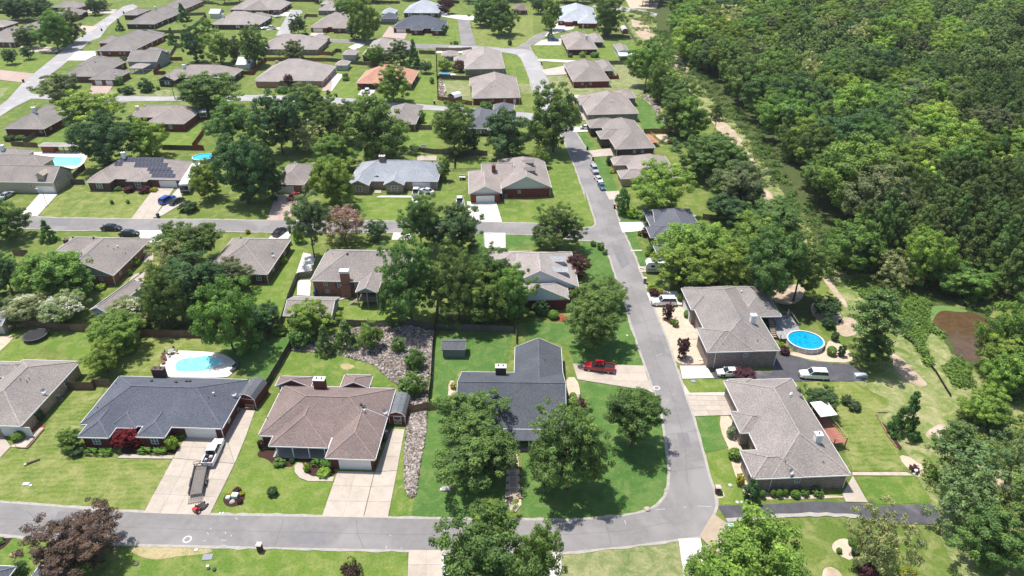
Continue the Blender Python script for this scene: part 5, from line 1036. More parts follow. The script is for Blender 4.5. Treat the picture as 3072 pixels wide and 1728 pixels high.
YARD = [
('dark','T0',-60,-40,410,260,'dark broad tree filling the top left corner'),('dark','A0',180,-20,370,125,'very dark tree mass beside the top left corner tree'),
('green','A0',260,80,490,330,'big round green tree whose shade falls on the pale diagonal road'),('grey','A0',400,75,570,290,'greyish tree merged with the right side of the big round tree by the road'),
('grey','A0',120,195,270,330,'mid-sized bushy tree left of the big round one by the road'),('dark','A0',15,355,118,445,'small dark lollipop tree on the bright left lawn, left of two',1.2),('dark','A0',150,340,235,412,'small dark lollipop tree on the bright left lawn, right of two',1.2),
('grey','A0',295,545,545,745,'loose round tree at the T-junction, dark blue pickup under its edge'),('dark','A0',620,-10,720,95,'dark tree beside the head of the diagonal road'),('dark','A0',700,0,790,65,'low dark tree in the top row, right of the road-head tree'),
('cone','A0',1272,30,1368,150,'tall dark conical evergreen on a fenced lawn in the top row'),('cone','A0',832,138,893,218,'small conical evergreen at the corner of the red-brick house by the road'),('cone','A0',1208,205,1275,318,'slender dark spruce in the fenced yard below the tall conical evergreen'),
('dark','A0',1315,195,1485,430,'dark upright tree, first of the three behind the red-fenced house'),('green','A0',1485,225,1670,445,'fresh green tree, middle of the three behind the red-fenced house'),('grey','A0',1640,270,1745,440,'narrow tree squeezed between two larger ones behind the red-fenced house'),
('oak','A0',1725,195,1932,455,'wide leafy tree, last of the row behind the red-fenced house'),('bright','A0',1450,135,1535,215,'small light green tree beside the far pale-roofed house'),
('oak','A0',1340,525,1740,790,'broad spreading oak in front of the white-shuttered house'),('bright','A0',465,685,870,905,'light green wide-topped tree beside the dark-brick house with a white chimney'),
('dark','A0',525,820,960,1190,'dark dense tree standing over the rectangular aqua pool'),('bright','A0',935,868,1195,1120,'bright leafy tree at the corner of the red-fenced lawn'),
('oak','A0',1500,745,1830,1050,'full oak left of the grove in the middle, below the blue-edged street tree'),('dark','A0',1560,980,1932,1449,'tall dark oak between the small round pool and the brown-roofed house'),('bright','A0',1380,1180,1585,1430,'bright low tree beside the parked coach'),
('dark','A1',-100,680,260,1080,'deep green oak at the left end of the middle grove'),('oak','A1',150,605,430,840,'upper oak of the middle grove, below the pinkish brick house'),('oak','A1',330,715,660,1010,'brownish-green oak in the heart of the middle grove'),
('oak','A1',610,690,1010,1125,'largest oak of the middle grove, its crown over the blue-grey roofed house'),('pale','A1',200,870,430,1085,'pale greyish tree low in the middle grove'),('green','A1',325,990,625,1230,'rounded tree against the top left of the blue-grey roof'),
('bright','A1',325,1145,610,1475,'vivid tree in front of the blue-grey roofed house, at its left gable'),('dark','A1',-90,1030,110,1449,'dark edge tree left of the brown-roofed house'),
('oak','A1',1200,755,1500,1080,'round leafy tree left of the slate-roofed house'),('dark','A1',1420,940,1540,1085,'small dark tree tucked under the round leafy one'),('dark','A1',1585,812,1932,1130,'dark wide oak in front of the slate-roofed house'),
('green','A1',798,480,1022,705,'round tree in front of the orange-tan roof',1.8),('cone','A1',1010,280,1115,500,'tall dark cone-shaped tree behind the orange-tan roof'),('grey','A1',865,300,1025,445,'grey-green tree behind the orange-tan roof'),
('bright','A1',718,330,848,460,'spreading bright young tree by the tan gabled house'),('dark','A1',1108,445,1197,522,'small dark round tree at the fence right of the orange-tan roof'),('grey','A1',115,300,268,448,'blue-green tree before the far grey-brick house'),
('purple','A1',123,538,195,618,'small dusky tree at the front door of the pinkish brick house'),('green','A1',590,-30,800,265,'tall rounded tree shading the far street, largest of the top centre'),('dark','A1',570,160,690,272,'dark tree at the right corner of the skylit house'),
('green','A1',500,-20,640,100,'green tree behind the skylit house'),('cone','A1',483,48,545,105,'tiny dark evergreen against the far grey wall'),('dark','A1',158,108,283,232,'dark glossy magnolia by the far short lane'),
('purple','A1',1240,-10,1350,85,'dark purple-leaved tree beside the pale silver roof'),('oak','A1',1480,-20,1700,160,'spreading oak crown on the large open lawn, left half'),('oak','A1',1590,-10,1810,225,'spreading oak crown on the large open lawn, right half'),
('dark','A1',1505,95,1590,165,'low dark tree under the spreading oak'),('lime','A1',1240,422,1335,500,'small yellow-green tree beside the little blue pool'),('purple','A1',1348,440,1432,512,'plum-coloured tree by the little blue pool'),
('green','A1',1375,455,1435,515,'small green tree between the plum tree and the grey wall'),('green','A1',1235,1135,1320,1315,'dense green tree at the right end of the blue-grey roof'),('loose','A1',1030,1045,1110,1115,'thin tree by the plank fence near the basketball hoop'),
('oak','A2',-20,620,325,1050,'great round oak where the street bends, its shade on the asphalt',2.5),('green','A2',70,-10,200,195,'leafy tree before the silvery blue roof'),('cone','A2',98,205,150,275,'small dark evergreen above the blue pickup'),('oak','A2',450,-30,660,235,'tall dark tree right of the silvery blue roof'),
('dark','A2',-20,-20,90,85,'dark tree at the top edge, above the large open lawn'),('green','A2',700,295,960,600,'full tree at the foot of the white garage yard'),('green','A2',820,435,995,715,'leafy tree below the one by the white garage yard'),
('bright','A2',905,530,1100,700,'yellowish tree beside the cleared strip'),('oak','A2',930,560,1195,800,'dark crown beside the cleared strip, behind the dry yard'),('oak','A2',915,680,1180,960,'oak at the back of the deep green lawn'),('green','A2',1010,690,1265,975,'tree with a ragged top on the bend of the cleared strip'),
('pine','A2',1275,755,1390,890,'solitary thin pine on the sandy part of the cleared strip',5),('oak','A2',1050,955,1480,1265,'broad oak behind the house with the raised deck'),('oak','A2',1280,1060,1590,1330,'oak crown between two others beside the cleared strip'),('grey','A2',1310,1185,1670,1500,'dusky oak nearest the bright tree and the cleared strip'),
('bright','A2',710,1172,1100,1520,'tall bright tree in front of the pale tan roof'),('column','A2',595,1345,700,1570,'blue-green upright evergreen beside the bright tall tree'),('bright','A2',0,1085,108,1205,'bushy bright tree at the back corner of the dormered house'),
('oak','B0',-120,85,160,370,'dark tree cut by the left edge, by the middle street'),('cone','B0',275,240,392,398,'young evergreen on the lawn left of the black sedan'),('green','B0',150,455,605,800,'big round tree behind the black-panelled garage'),('dark','B0',-100,480,155,765,'dark tree at the left edge beside the big round one'),
('oak','B0',1170,250,1560,560,'leafy oak reaching the middle street behind the long house'),('pale','B0',1050,390,1330,680,'pale twiggy crown on the left flank of the big oak clump'),('dark','B0',1180,500,1600,860,'dark crown in the centre of the big oak clump'),('oak','B0',1015,580,1340,1000,'wide crown on the lower left of the big oak clump'),
('green','B0',1440,690,1830,1195,'tall green crown at the lower right of the big oak clump, above the kidney pool'),('grey','B0',1560,525,1805,745,'greyish crown over the corner of the broad tan hip roof'),('dark','B0',1740,830,2010,1065,'dark round tree at the right end of the big oak clump'),
('white','B0',50,775,330,980,'white-flowering crape myrtle, leftmost of three along the plank fence'),('white','B0',295,770,600,980,'white-flowering crape myrtle, middle of three along the plank fence'),('white','B0',795,800,1095,1010,'white-flowering crape myrtle at the right of the detached garage'),
('dark','B0',-50,800,55,940,'dark shrubby tree at the left edge by the plank fence'),('bright','B0',665,905,1010,1180,'bright tree straddling the plank fence, upper of two'),('bright','B0',630,1115,860,1350,'bright tree on the mown back yard, lower of two'),
('grey','B1',170,50,430,400,'tall feathery grey-green tree with a bare trunk beside the middle street',5),('pink','B1',412,135,695,395,'pink-flowering crape myrtle beside the feathery tree'),('dark','B1',715,245,872,375,'small round-headed tree on the lawn by the street'),
('oak','B1',970,45,1240,380,'open oak over the street, left of a denser one',3.5),('dark','B1',1188,140,1522,470,'dense rounded oak over the street'),('oak','B1',805,385,1240,970,'huge oak right of the pink-brick house'),('oak','B1',1200,440,1560,960,'huge oak in the centre, left part of the double crown before the dormered house'),
('oak','B1',1450,455,1780,800,'high crown touching the pale roof of the dormered house'),('green','B1',1400,640,1720,1000,'lower crown at the plank fence, above the slate shed'),('green','B1',1640,575,1925,950,'round crown covering the left gable of the dormered house'),
('bright','B1',178,815,462,1060,'rounded green tree in front of the beige shed'),('shrub','B1',165,1010,345,1178,'large dark bush at the left foot of the rock bed'),('cedar','B1',345,1000,490,1212,'olive-green cedar at the edge of the rock bed'),('cedar','B1',468,960,665,1172,'wide dark juniper at the edge of the rock bed'),
('bright','B1',668,985,830,1172,'light green young tree on the rock bed'),('shrub','B1',905,1083,1008,1208,'spiky dark green bush on the rock bed, uppermost of three'),('shrub','B1',1000,1170,1142,1340,'spiky dark green bush on the rock bed, middle of three'),('shrub','B1',955,1335,1145,1530,'spiky dark green bush on the rock bed, lowest of three'),
('bright','B1',190,285,265,400,'yellow-green bush at the foot of the feathery tree'),('dark','B1',-80,850,82,1050,'dark bush-like tree behind the lawn left of the beige shed'),
('oak','B2',0,128,357,440,'dark globe-shaped oak standing at the street corner'),('oak','B2',350,660,665,880,'leafy crown reaching toward the street before the dormered house'),('oak','B2',205,730,640,1130,'leafy tree casting a large lawn shadow above the red pickup',2.2),
('purple','B2',250,492,410,650,'plum-leaved tree beside the three dormers'),('dark','B2',0,820,102,930,'small dark tree against the brick gable end'),('bright','B2',920,240,1400,600,'great bright oak over the slate-roofed east house'),('bright','B2',910,420,1300,735,'lower left bough mass of the great bright oak, over the travel trailer'),
('bright','B2',1220,400,1560,740,'right bough mass of the great bright oak'),('green','B2',1400,205,1740,560,'oak with a dark trunk behind the great bright oak',4),('dark','B2',1265,60,1560,245,'dark oak above the slate-roofed east house'),('oak','B2',1310,-60,1640,120,'dusky crown at the cleared strip above the slate-roofed east house'),
('oak','B2',1550,90,1932,340,'oak crown between the cleared strip and the trunked oak'),('oak','B3',-80,335,300,800,'wide oak behind the round pool, left part',4),('oak','B3',150,330,515,740,'wide oak behind the round pool, right part',4),
('purple','B2',940,842,1018,960,'small plum tree in the sandy bed, nearer the white station wagon'),('purple','B2',1045,1090,1135,1240,'small plum tree in the sandy bed, nearer the street mouth'),
('pine','B3',660,730,1135,1120,'tall double-trunked pine between the round pool and the creek, its upper crown',7),('green','B3',520,255,900,620,'bushy tree at the wood edge above the sandy track'),('pale','B3',880,465,1160,725,'pale half-bare tree by the wood edge above the pond'),
('bright','B3',1090,305,1390,720,'bright tall tree at the wood edge above the pond'),('dark','B3',420,790,600,945,'dark low tree beside the patio behind the pool'),('green','B3',1350,550,1680,800,'round green crown hanging over the pond bank'),
('green','B3',1640,800,1990,1330,'big leafy tree on the right bank of the pond'),('bright','B3',1680,1190,2000,1520,'bright low tree at the right edge below the pond'),
('oak','C1',1240,105,1720,520,'huge front-yard oak left of the paved path, upper crown'),('oak','C1',1250,330,1790,810,'huge front-yard oak left of the paved path, lower crown'),('green','C1',1480,880,1752,1110,'leafy crown leaning over the street kerb'),
('oak','C1',1290,1040,1932,1760,'big oak at the bottom edge, beside the concrete drive'),('green','C2',-160,1035,195,1650,'right-hand crown of the big bottom-edge oak'),('bronze','C1',540,1340,690,1520,'small bronze-leaved tree cut by the bottom edge'),
('oak','C2',-20,185,540,810,'massive oak with a large dark shadow on the corner lawn',2.4),('purple','C2',250,150,385,260,'purple-leaved bush rising behind the massive oak'),('oak','C2',545,50,935,440,'upright oak alone on the corner lawn',3.6),
('bright','C2',1240,1010,1932,1760,'vigorous tree at the bottom edge, right of the pale concrete drive'),('bright','C2',1105,1320,1500,1700,'low left crown of the bottom-edge tree beside the pale drive'),
('bronze','C0',265,1000,850,1360,'wide bronze-purple leaved tree overhanging the bottom street'),('red','C0',822,372,1000,525,'crimson Japanese maple before the slate-blue roofed house'),('green','C0',428,375,582,530,'small olive-green tree at the left corner of the slate-blue roofed house'),
('green','C0',510,1340,645,1500,'bushy green tree right of the roof corner at the bottom edge'),('dark','C0',80,1340,185,1440,'dark little tree between the two roof corners at the bottom edge'),
('dark','C3',325,65,580,275,'dark low evergreen at the back corner of the long grey-brick house'),('cone','C3',1000,75,1205,465,'tall narrow conical evergreen by the garden steps'),('pine','C3',1275,310,1620,640,'windswept pine above the lower creek bank',5),
('loose','C3',1330,380,1800,800,'open pale-trunked tree over the brush at the right',4),('oak','C3',1500,970,1932,1400,'full dark oak at the lower right of the mown lawn'),('loose','C3',1300,690,1720,1130,'brownish sparse tree at the end of the asphalt drive'),
('pale','C3',700,890,1130,1449,'half-bare grey tree on the lawn bed at the bottom right'),('bright','C3',1540,80,1830,360,'sunlit low tree in the brush at the right edge'),('loose','C3',1750,330,2050,800,'thin tree cut by the right edge of the scene'),
]
for a in YARD:
    k, t, x0, y0, x1, y1, lab = a[:7]
    T_(k, t, x0, y0, x1, y1, lab, a[7] if len(a) > 7 else None)
T_('pine','B3',670,1020,1000,1290,'shorter dark pine beside the double-trunked one, above the white vehicle by the trailer')
SH = [('dshrub','A0',1000,572,1105,678,'round dark shrub on the lawn left of the white-shuttered house'),('dshrub','A0',880,622,970,688,'wide dark shrub beside the round one near the pink driveway'),('shrub','A0',822,552,893,622,'clipped round shrub at the twin garage corner'),('dshrub','A0',850,636,880,680,'narrow little shrub left of the wide dark one'),
('bshrub','A0',430,860,480,915,'round bush at the back of the dark-brick house'),('dshrub','A0',30,985,110,1010,'low dark bush below the dark-brick wall, left of two'),('shrub','A0',112,983,175,1008,'low green bush below the dark-brick wall, right of two'),
('pshrub','A0',893,1345,972,1398,'round maroon shrub by the solar house, left of two'),('pshrub','A0',995,1350,1085,1397,'round maroon shrub by the solar house, right of two'),('yshrub','A0',1088,1355,1142,1395,'yellow-green shrub at the garage of the solar house'),('shrub','A0',830,1350,880,1385,'small bush at the entry of the solar house'),
('shrub','A0',825,1275,870,1330,'tall bush left of the solar house entry'),('shrub','A0',893,1275,930,1320,'tall bush right of the solar house entry'),('grey','A0',870,405,925,450,'grey-green clipped bush at the end of the workshop'),('shrub','A0',1130,625,1160,655,'little bush at the corner of the white-shuttered house'),
('dshrub','A1',430,652,462,695,'dark bush at the end of the concrete pad'),('shrub','A1',75,620,155,680,'rounded bush by the curved walk of the pinkish house'),('dshrub','A1',550,530,590,560,'dark bush at the planter ring'),('shrub','A1',545,555,598,585,'bush in the planter ring'),('bshrub','A1',655,630,680,655,'small bright bush left of the open garage'),
('dshrub','A1',1745,283,1778,333,'lone small dark bush on the large open lawn'),('dshrub','A1',1262,178,1305,270,'dark bush at the right corner of the dark slate-roofed far house'),('shrub','A1',1180,560,1215,612,'bush in the square planter right of the orange-tan roof'),('shrub','A1',1540,750,1640,780,'low hedge-like bush under the red-brick wall with a white door'),
('yshrub','A1',1325,300,1345,325,'tiny bush on the far front lawn, left of the pair'),('shrub','A1',1350,295,1390,325,'small bush on the far front lawn, right of the pair'),('dshrub','A1',272,235,300,256,'dark clipped bush by the far road'),('yshrub','A1',408,240,436,262,'round clipped bush by the pink far driveway'),
('shrub','A1',1095,800,1150,900,'tall bush at the end of the grey-brown roof'),('shrub','A1',1280,725,1330,755,'grey bush by the corner of the fenced dry yard'),('grey','A2',247,385,287,418,'dark bush against the red-brick side wall, left of three'),('bshrub','A2',332,375,380,418,'round sunlit bush against the red-brick side wall, middle of three'),('shrub','A2',410,378,478,415,'round bush pair against the red-brick side wall, right of three'),
('yshrub','A2',550,1225,588,1258,'bright yellow bush before the pale tan roofed house'),('dshrub','A2',527,1122,573,1205,'tall dark bush beside the tan garage wall'),('bshrub','A2',610,1195,660,1235,'bright bush in the front court of the pale tan roofed house'),('pshrub','A2',970,1018,1012,1045,'dark purple bush in the curved patio bed'),('grey','A2',1010,1020,1075,1075,'grey feathery bush in the curved patio bed'),
('dshrub','A2',290,835,340,885,'bush beside the great round oak at the bend'),('dshrub','A2',440,955,470,990,'dark bush in the court of the deck house'),('dshrub','B0',1295,102,1430,195,'big round clipped bush by the two parked cars of the solar house'),('shrub','B0',1175,290,1235,350,'round bush at the mouth of the shared drive'),
('yshrub','B0',1778,308,1815,345,'yellow bush by the middle street'),('bshrub','B0',945,510,1010,580,'round bush by the side wall of the gabled house'),('shrub','B0',928,600,960,650,'lower round bush by the side wall of the gabled house'),('bshrub','B0',600,708,680,748,'leafy bush below the grey-blue gable, left of two'),('bshrub','B0',690,708,765,746,'leafy bush below the grey-blue gable, right of two'),
('red','B0',440,735,525,775,'red-flowered bush above the white crape myrtles'),('bshrub','B1',85,500,145,560,'bush at the right wall of the broad hip-roofed house'),('shrub','B1',140,390,180,430,'dark bush at the corner by the parked black car'),('bshrub','B1',40,1020,150,1055,'low bright hedge by the corner fence'),
('shrub','B2',412,390,457,437,'bush beside the street junction, first of three'),('shrub','B2',460,400,517,462,'bush beside the street junction, middle of three'),('shrub','B2',498,452,540,497,'bush beside the street junction, last of three'),('bshrub','B2',820,700,893,770,'bright bush at the mailbox pillar'),('pshrub','B2',838,738,915,802,'purple bush above the white station wagon'),('yshrub','B2',905,745,940,785,'small yellow-green bush above the white station wagon'),
('ball','B2',1040,777,1095,837,'clipped ball shrub at the garage corner, upper of two'),('ball','B2',1088,893,1148,957,'clipped ball shrub at the entry, lower of two'),('yshrub','B2',985,955,1020,1000,'yellow-green grass clump in the sandy bed'),('shrub','B2',1005,960,1055,1020,'dark spiky clump in the sandy bed'),
('bshrub','B2',665,145,755,232,'round light bush by the street below the purple bin'),('pshrub','B2',780,290,850,370,'purple bush at the slate-roofed east house'),('shrub','B2',755,315,785,360,'green bush left of the purple one at the slate-roofed east house'),('dshrub','B2',870,385,930,425,'dark bush in the small court of the slate-roofed east house'),('shrub','B2',820,415,880,485,'bush in front of the camper trailer, upper'),('bshrub','B2',805,458,850,510,'bush in front of the camper trailer, lower'),('shrub','B2',800,250,860,300,'bush by the white drive of the slate-roofed east house'),
('ball','B2',105,905,185,950,'rounded bush in the red mulch bed'),('shrub','B2',-40,900,20,945,'small bush left of the red mulch bed'),('pshrub','B2',1450,1335,1615,1395,'low wine-red bush beside the white sedan'),('pshrub','B2',1780,1155,1860,1225,'wine-red bush at the corner by the round pool'),('bshrub','B2',1778,1125,1815,1165,'little green bush at the corner by the round pool'),
('ball','B3',505,1155,573,1232,'clipped bush on the gravel right of the round pool'),('dshrub','B3',583,1138,642,1248,'tall dark shrub on the gravel right of the round pool'),('dshrub','B3',535,1045,592,1128,'dark shrub above the clipped bush near the round pool'),('dshrub','B3',470,945,565,1035,'broad dark shrub behind the round pool'),
('dshrub','C0',245,238,322,332,'leafy bush against the side wall of the left-edge house'),('ball','C0',85,407,172,472,'clipped ball shrub beside the left-edge driveway'),('hedge','C0',1000,492,1190,562,'long clipped hedge under the front windows, right of the crimson maple'),('hedge','C0',610,503,795,565,'long clipped hedge under the front window, left of the crimson maple'),
('bshrub','C0',1200,430,1290,545,'tall bright bush at the end of the clipped hedge'),('hedge','C0',1275,412,1342,472,'clipped round bush beside the garage door'),('yshrub','C0',1160,500,1220,555,'yellow-green low bush in the hedge bed'),('dshrub','C0',500,515,610,580,'dark bush under the olive-green tree'),
('yshrub','C0',1648,835,1690,872,'yellow bush in the oval bed, left'),('yshrub','C0',1732,832,1775,870,'yellow bush in the oval bed, right'),('pshrub','C0',1690,808,1745,845,'wine-red bush at the top of the oval bed'),('pshrub','C0',1715,885,1758,930,'wine-red bush at the lower right of the oval bed'),
('pshrub','C0',1865,455,1915,540,'wine-red bush at the left end of the porch bed'),('shrub','C0',-40,1175,30,1225,'low bush in the mulch at the left edge'),('dshrub','C1',0,800,80,880,'small round green tree-like bush alone on the lawn'),
('shrub','C1',45,600,140,655,'green bush before the porch, leftmost'),('dshrub','C1',165,590,208,632,'pale-flowered bush before the porch steps'),('bshrub','C1',265,625,312,700,'yellowish hedge curve along the walk'),('hedge','C1',325,605,440,645,'clipped hedge under the porch, horizontal piece'),('hedge','C1',410,600,460,678,'clipped hedge under the porch, vertical piece'),('bshrub','C1',362,668,462,735,'rounded bush at the corner of the walk and drive'),
('hedge','C1',1815,462,1932,518,'vivid clipped hedge before the shaded porch'),('yshrub','C1',1330,45,1372,100,'yellow-green bush at the left wall of the charcoal-roofed house'),
('ball','C2',1413,522,1507,615,'large perfectly round topiary in the east front bed'),('yshrub','C2',1470,690,1535,820,'yellow hedge along the curved bed'),('dshrub','C2',1525,748,1642,925,'tall dusky bush at the corner of the grey-brick house'),('ball','C2',1640,827,1682,892,'clipped bush in the row below the grey-brick wall, first'),
('ball','C2',1716,824,1757,882,'clipped bush in the row below the grey-brick wall, second'),('ball','C2',1757,822,1807,887,'clipped bush in the row below the grey-brick wall, third'),('ball','C2',1807,820,1845,878,'clipped bush in the row below the grey-brick wall, fourth'),('ball','C2',1862,822,1932,888,'clipped bush in the row below the grey-brick wall, fifth'),('shrub','C2',1935,815,2000,880,'loose bush in the row below the grey-brick wall, sixth'),('shrub','C2',2015,805,2105,880,'loose wide bush ending the row below the grey-brick wall'),
('ball','C2',1337,825,1373,865,'tiny clipped bush beside the mailbox'),('ball','C2',262,120,312,162,'small bright bush at the corner of the charcoal-roofed house'),('hedge','C2',1400,88,1440,148,'bush at the corner of the wide pink drive'),('white','C2',1400,350,1465,465,'white-flowering low shrub by the entry court'),
('grey','C3',603,135,682,215,'blue-green pampas clump on the back lawn, left'),('grey','C3',650,175,748,258,'blue-green pampas clump on the back lawn, right'),('pshrub','C3',1102,640,1170,700,'wine-red bush at the end of the back walk'),('bshrub','C3',1250,680,1310,760,'green bush beyond the back walk'),('ball','C3',660,1175,730,1240,'round bush in the teardrop bed, upper'),('dshrub','C3',680,1240,750,1310,'dark bush in the teardrop bed, lower'),('ball','C3',572,1243,613,1290,'tiny round bush in the teardrop bed'),
('yshrub','C3',1030,1412,1160,1480,'yellow-green bush cut by the bottom edge'),('pshrub','C3',720,1350,880,1449,'wine-brown low shrub under the half-bare tree')]
for a in SH:
    k, t, x0, y0, x1, y1, lab = a
    if k in ('grey', 'red', 'white', 'loose'):
        T_('shrub', t, x0, y0, x1, y1, lab, col={'grey':(.10,.15,.08),'red':(.22,.03,.03),'white':(.35,.42,.28),'loose':(.1,.12,.05)}[k])
    else: T_(k, t, x0, y0, x1, y1, lab)
for t, x, y in (('B0',810,118),('B0',925,115)):
    T_('shrub', t, x-14, y-22, x+14, y+12, 'thin sapling on the lawn of the solar house, '+('left one' if x < 850 else 'right one'), name='sapling', cat='sapling')

# ------------------------------------------------------------------ the woodland: trees as individuals, the densest rear as one mass
FOR = pl([('A2',[(940,200),(1040,470),(1190,540),(1345,720),(1640,1050),(1745,1240)]),('A3',[(110,1230)]),('B3',[(250,90),(420,310),(580,570),(880,590),(1130,700),(1560,830),(1932,740),(2500,700),(2900,200)]),('A3',[(2700,0),(2100,-100),(1000,-130),(200,-130),(-400,-110)])])
def inside(P, x, y):
    c = False; n = len(P); j = n-1
    for i in range(n):
        if (P[i].y > y) != (P[j].y > y) and x < (P[j].x-P[i].x)*(y-P[i].y)/(P[j].y-P[i].y)+P[i].x: c = not c
        j = i
    return c
CLEAR = [pl([('T5',[(950,60),(1450,60),(1500,330),(1100,340),(900,250)])]), pl([('T5',[(1550,560),(1950,480),(2300,700),(1950,830),(1600,800)])]), pl([('T5',[(1750,150),(2300,150),(2300,700),(1850,560)])]), pl([('A2',[(1540,170),(1640,170),(1670,380),(1560,400)])]), pl([('T5',[(620,-30),(960,-30),(920,70),(660,70)])])]
xs = [p.x for p in FOR]; ys = [p.y for p in FOR]; pts = []; grid = {}
tries = 0
while tries < 90000 and len(pts) < 1900:
    tries += 1; x = random.uniform(min(xs), max(xs)); y = random.uniform(min(ys), max(ys))
    if abs(x) > .80*y+25 or y > 620 or not inside(FOR, x-5, y+1) or any(inside(c, x, y) for c in CLEAR): continue
    f = mnoise.noise((x*.018, y*.018, 4)); pine = f+.004*(x-.42*y)-.0016*(y-200) > .02 and not y > 430; r = random.uniform(2.8, 4.8) if pine else random.uniform(4.6, 9.2)
    gx, gy = int(x//8), int(y//8); ok = True
    for i in (-1,0,1):
        for j in (-1,0,1):
            for (a, b_, c_) in grid.get((gx+i, gy+j), ()):
                if (a-x)**2+(b_-y)**2 < ((r+c_)*.60)**2: ok = False; break
    if not ok: continue
    grid.setdefault((gx, gy), []).append((x, y, r)); pts.append((y, x, r, pine))
pts.sort(); npine = ndec = 0; rest = []
def forest_tree(x, y, r, pine, nm=True):
    if pine:
        h = random.uniform(11, 18); rz = random.uniform(4.2, 6.0)*r/3.3
        return 'pine', rz, h-2*rz
    h = random.uniform(9, 18)+r*.5; rz = min(r*random.uniform(.9, 1.25), h*.45)
    return random.choices(['oak','green','bright','pale','lime','grey','dark'], [22,27,27,8,4,7,5])[0], rz, max(.5, h-2*rz)
def zone(x, y, r):
    edge = not inside(FOR, x-16, y)
    a = 'beside the cleared strip' if edge else ('close behind the pond' if y < 185 else ('at the right edge' if x > .62*y+8 else 'in the middle of the wood'))
    b_ = 'lower' if y < 230 else ('central' if y < 330 else 'upper')
    return b_, a
for (y, x, r, pine) in pts:
    k, rz, cl_ = forest_tree(x, y, r, pine); zb, za = zone(x, y, r)
    if pine and npine < 290:
        npine += 1; tree_at(x, y, r, rz, cl_, k, ('slender' if r < 3.5 else 'broad')+' dark pine in the '+zb+' part of the woodland, '+za, name='pine_tree', cat='pine tree', group='pines of the woodland')
    elif not pine and ndec < 290:
        ndec += 1; tree_at(x, y, r, rz, cl_, k, ('small ' if r < 5 else 'mid-sized ' if r < 6.7 else 'large ')+{'oak':'dull green','green':'fresh green','bright':'bright green','pale':'pale greyish','lime':'yellow-green','grey':'grey-green','dark':'deep green'}[k]+' tree in the '+zb+' wood, '+za, name='woodland_tree', cat='tree', group='leafy trees of the woodland')
    else: rest.append((x, y, r, rz, cl_, k))
0 and print('forest', npine, ndec, len(rest))
def far_mass(name, items, label):
    """one joined mass of small crowns"""
    C, N, S, Tn, Cc = [], [], [], [], []
    for (x, y, r, rz, cl_, k) in items:
        n = 420; d = rdir(n); d[:, 2] = np.abs(d[:, 2])*1.15-.25; lob = rdir(9)*.45; q = lob[rng.integers(0, 9, n)]+d*.55
        q = q*np.array([r, r, rz])+np.array([x, y, cl_+rz]); C.append(q); N.append(d+rng.normal(size=(n, 3))*.5+np.array([0,0,.4])); S.append(rng.uniform(.5, 1.2, n)); Tn.append(np.clip((.32 if k == 'pine' else rng.choice([.35,.5,.75,.95]))+rng.normal(0, .16, n), 0, 1))
    o = link(name, quads_mesh(name, np.concatenate(C), np.concatenate(N), np.concatenate(S), np.concatenate(Tn)), None, (.17,.25,.075))
    tag(o, label, kind='stuff', cat='woodland'); return o
if rest: far_mass('far_woodland', rest, 'far part of the woodland that reads as one green mass')
# tree belt along the top edge
items = []
for k in range(46):
    x = -235+k*8.2+random.uniform(-4, 4); y = random.uniform(505, 560)
    if -60 < x < -10 and random.random() < .6: continue
    tree_at(x, y, random.uniform(5, 8), random.uniform(5, 8), random.uniform(2, 5), random.choice(['dark','dark','oak','green']), 'dark tree in the belt along the top edge', name='belt_tree', cat='tree', group='trees of the top belt')
for (t, x, y) in [('T4',1580,80),('T4',1680,90),('T4',1720,75),('T4',640,40),('T4',480,30),('T4',900,20),('T4',1060,20),('T1',1100,40),('T1',1330,50),('T1',950,40),('T2',1500,20),('T3',1000,50)]:
    p = gp(t, x, y); tree_at(p.x, p.y, random.uniform(4, 6.5), random.uniform(4.5, 7), random.uniform(4, 7), 'dark', 'dark tall tree in the belt along the top edge', name='belt_tree', cat='tree', group='tall trees before the top belt')
# right bank trees and understorey below the pond
for i, (t, x, y, r, k) in enumerate([('B3',1760,1440,4,'bright'),('B3',1850,1380,5,'green'),('B3',2100,1000,6,'oak'),('B3',2100,1300,6,'green'),('C3',2100,1300,7,'oak')]):
    p = gp(t, x, y); tree_at(p.x, p.y, r, r*.9, 3, k, ['sunlit tree low on the pond bank','green tree crowding the pond bank at the frame edge','oak leaning over the far pond corner','green tree right of the bright low one','oak at the bottom right corner'][i], group='creek bank trees')
# low brush: clumps of leaves over the cleared strip and the creek bank
def brush_mass(name, P, n, label, hmin, hmax, colour, leaf=(.18,.4), dens=26, noise_cut=-.05):
    C, N, S, Tn = [], [], [], []; xs = [p.x for p in P]; ys = [p.y for p in P]; c = 0; tr = 0
    while c < n and tr < n*12:
        tr += 1; x = random.uniform(min(xs), max(xs)); y = random.uniform(min(ys), max(ys))
        if not inside(P, x, y) or mnoise.noise((x*.09, y*.09, 2)) < noise_cut: continue
        c += 1; h = random.uniform(hmin, hmax); m = dens; d = rdir(m); d[:, 2] = np.abs(d[:, 2])
        C.append(np.array([x, y, 0])+d*(rng.random((m, 1))**.5)*np.array([h*.9, h*.9, h])); N.append(d+rng.normal(size=(m, 3))*.5+np.array([0,0,.5])); S.append(rng.uniform(leaf[0], leaf[1], m)); Tn.append(np.clip(rng.normal(.5, .2)+rng.normal(0, .12, m), 0, 1))
    o = link(name, quads_mesh(name, np.concatenate(C), np.concatenate(N), np.concatenate(S), np.concatenate(Tn)), None, colour)
    tag(o, label, kind='stuff'); return o
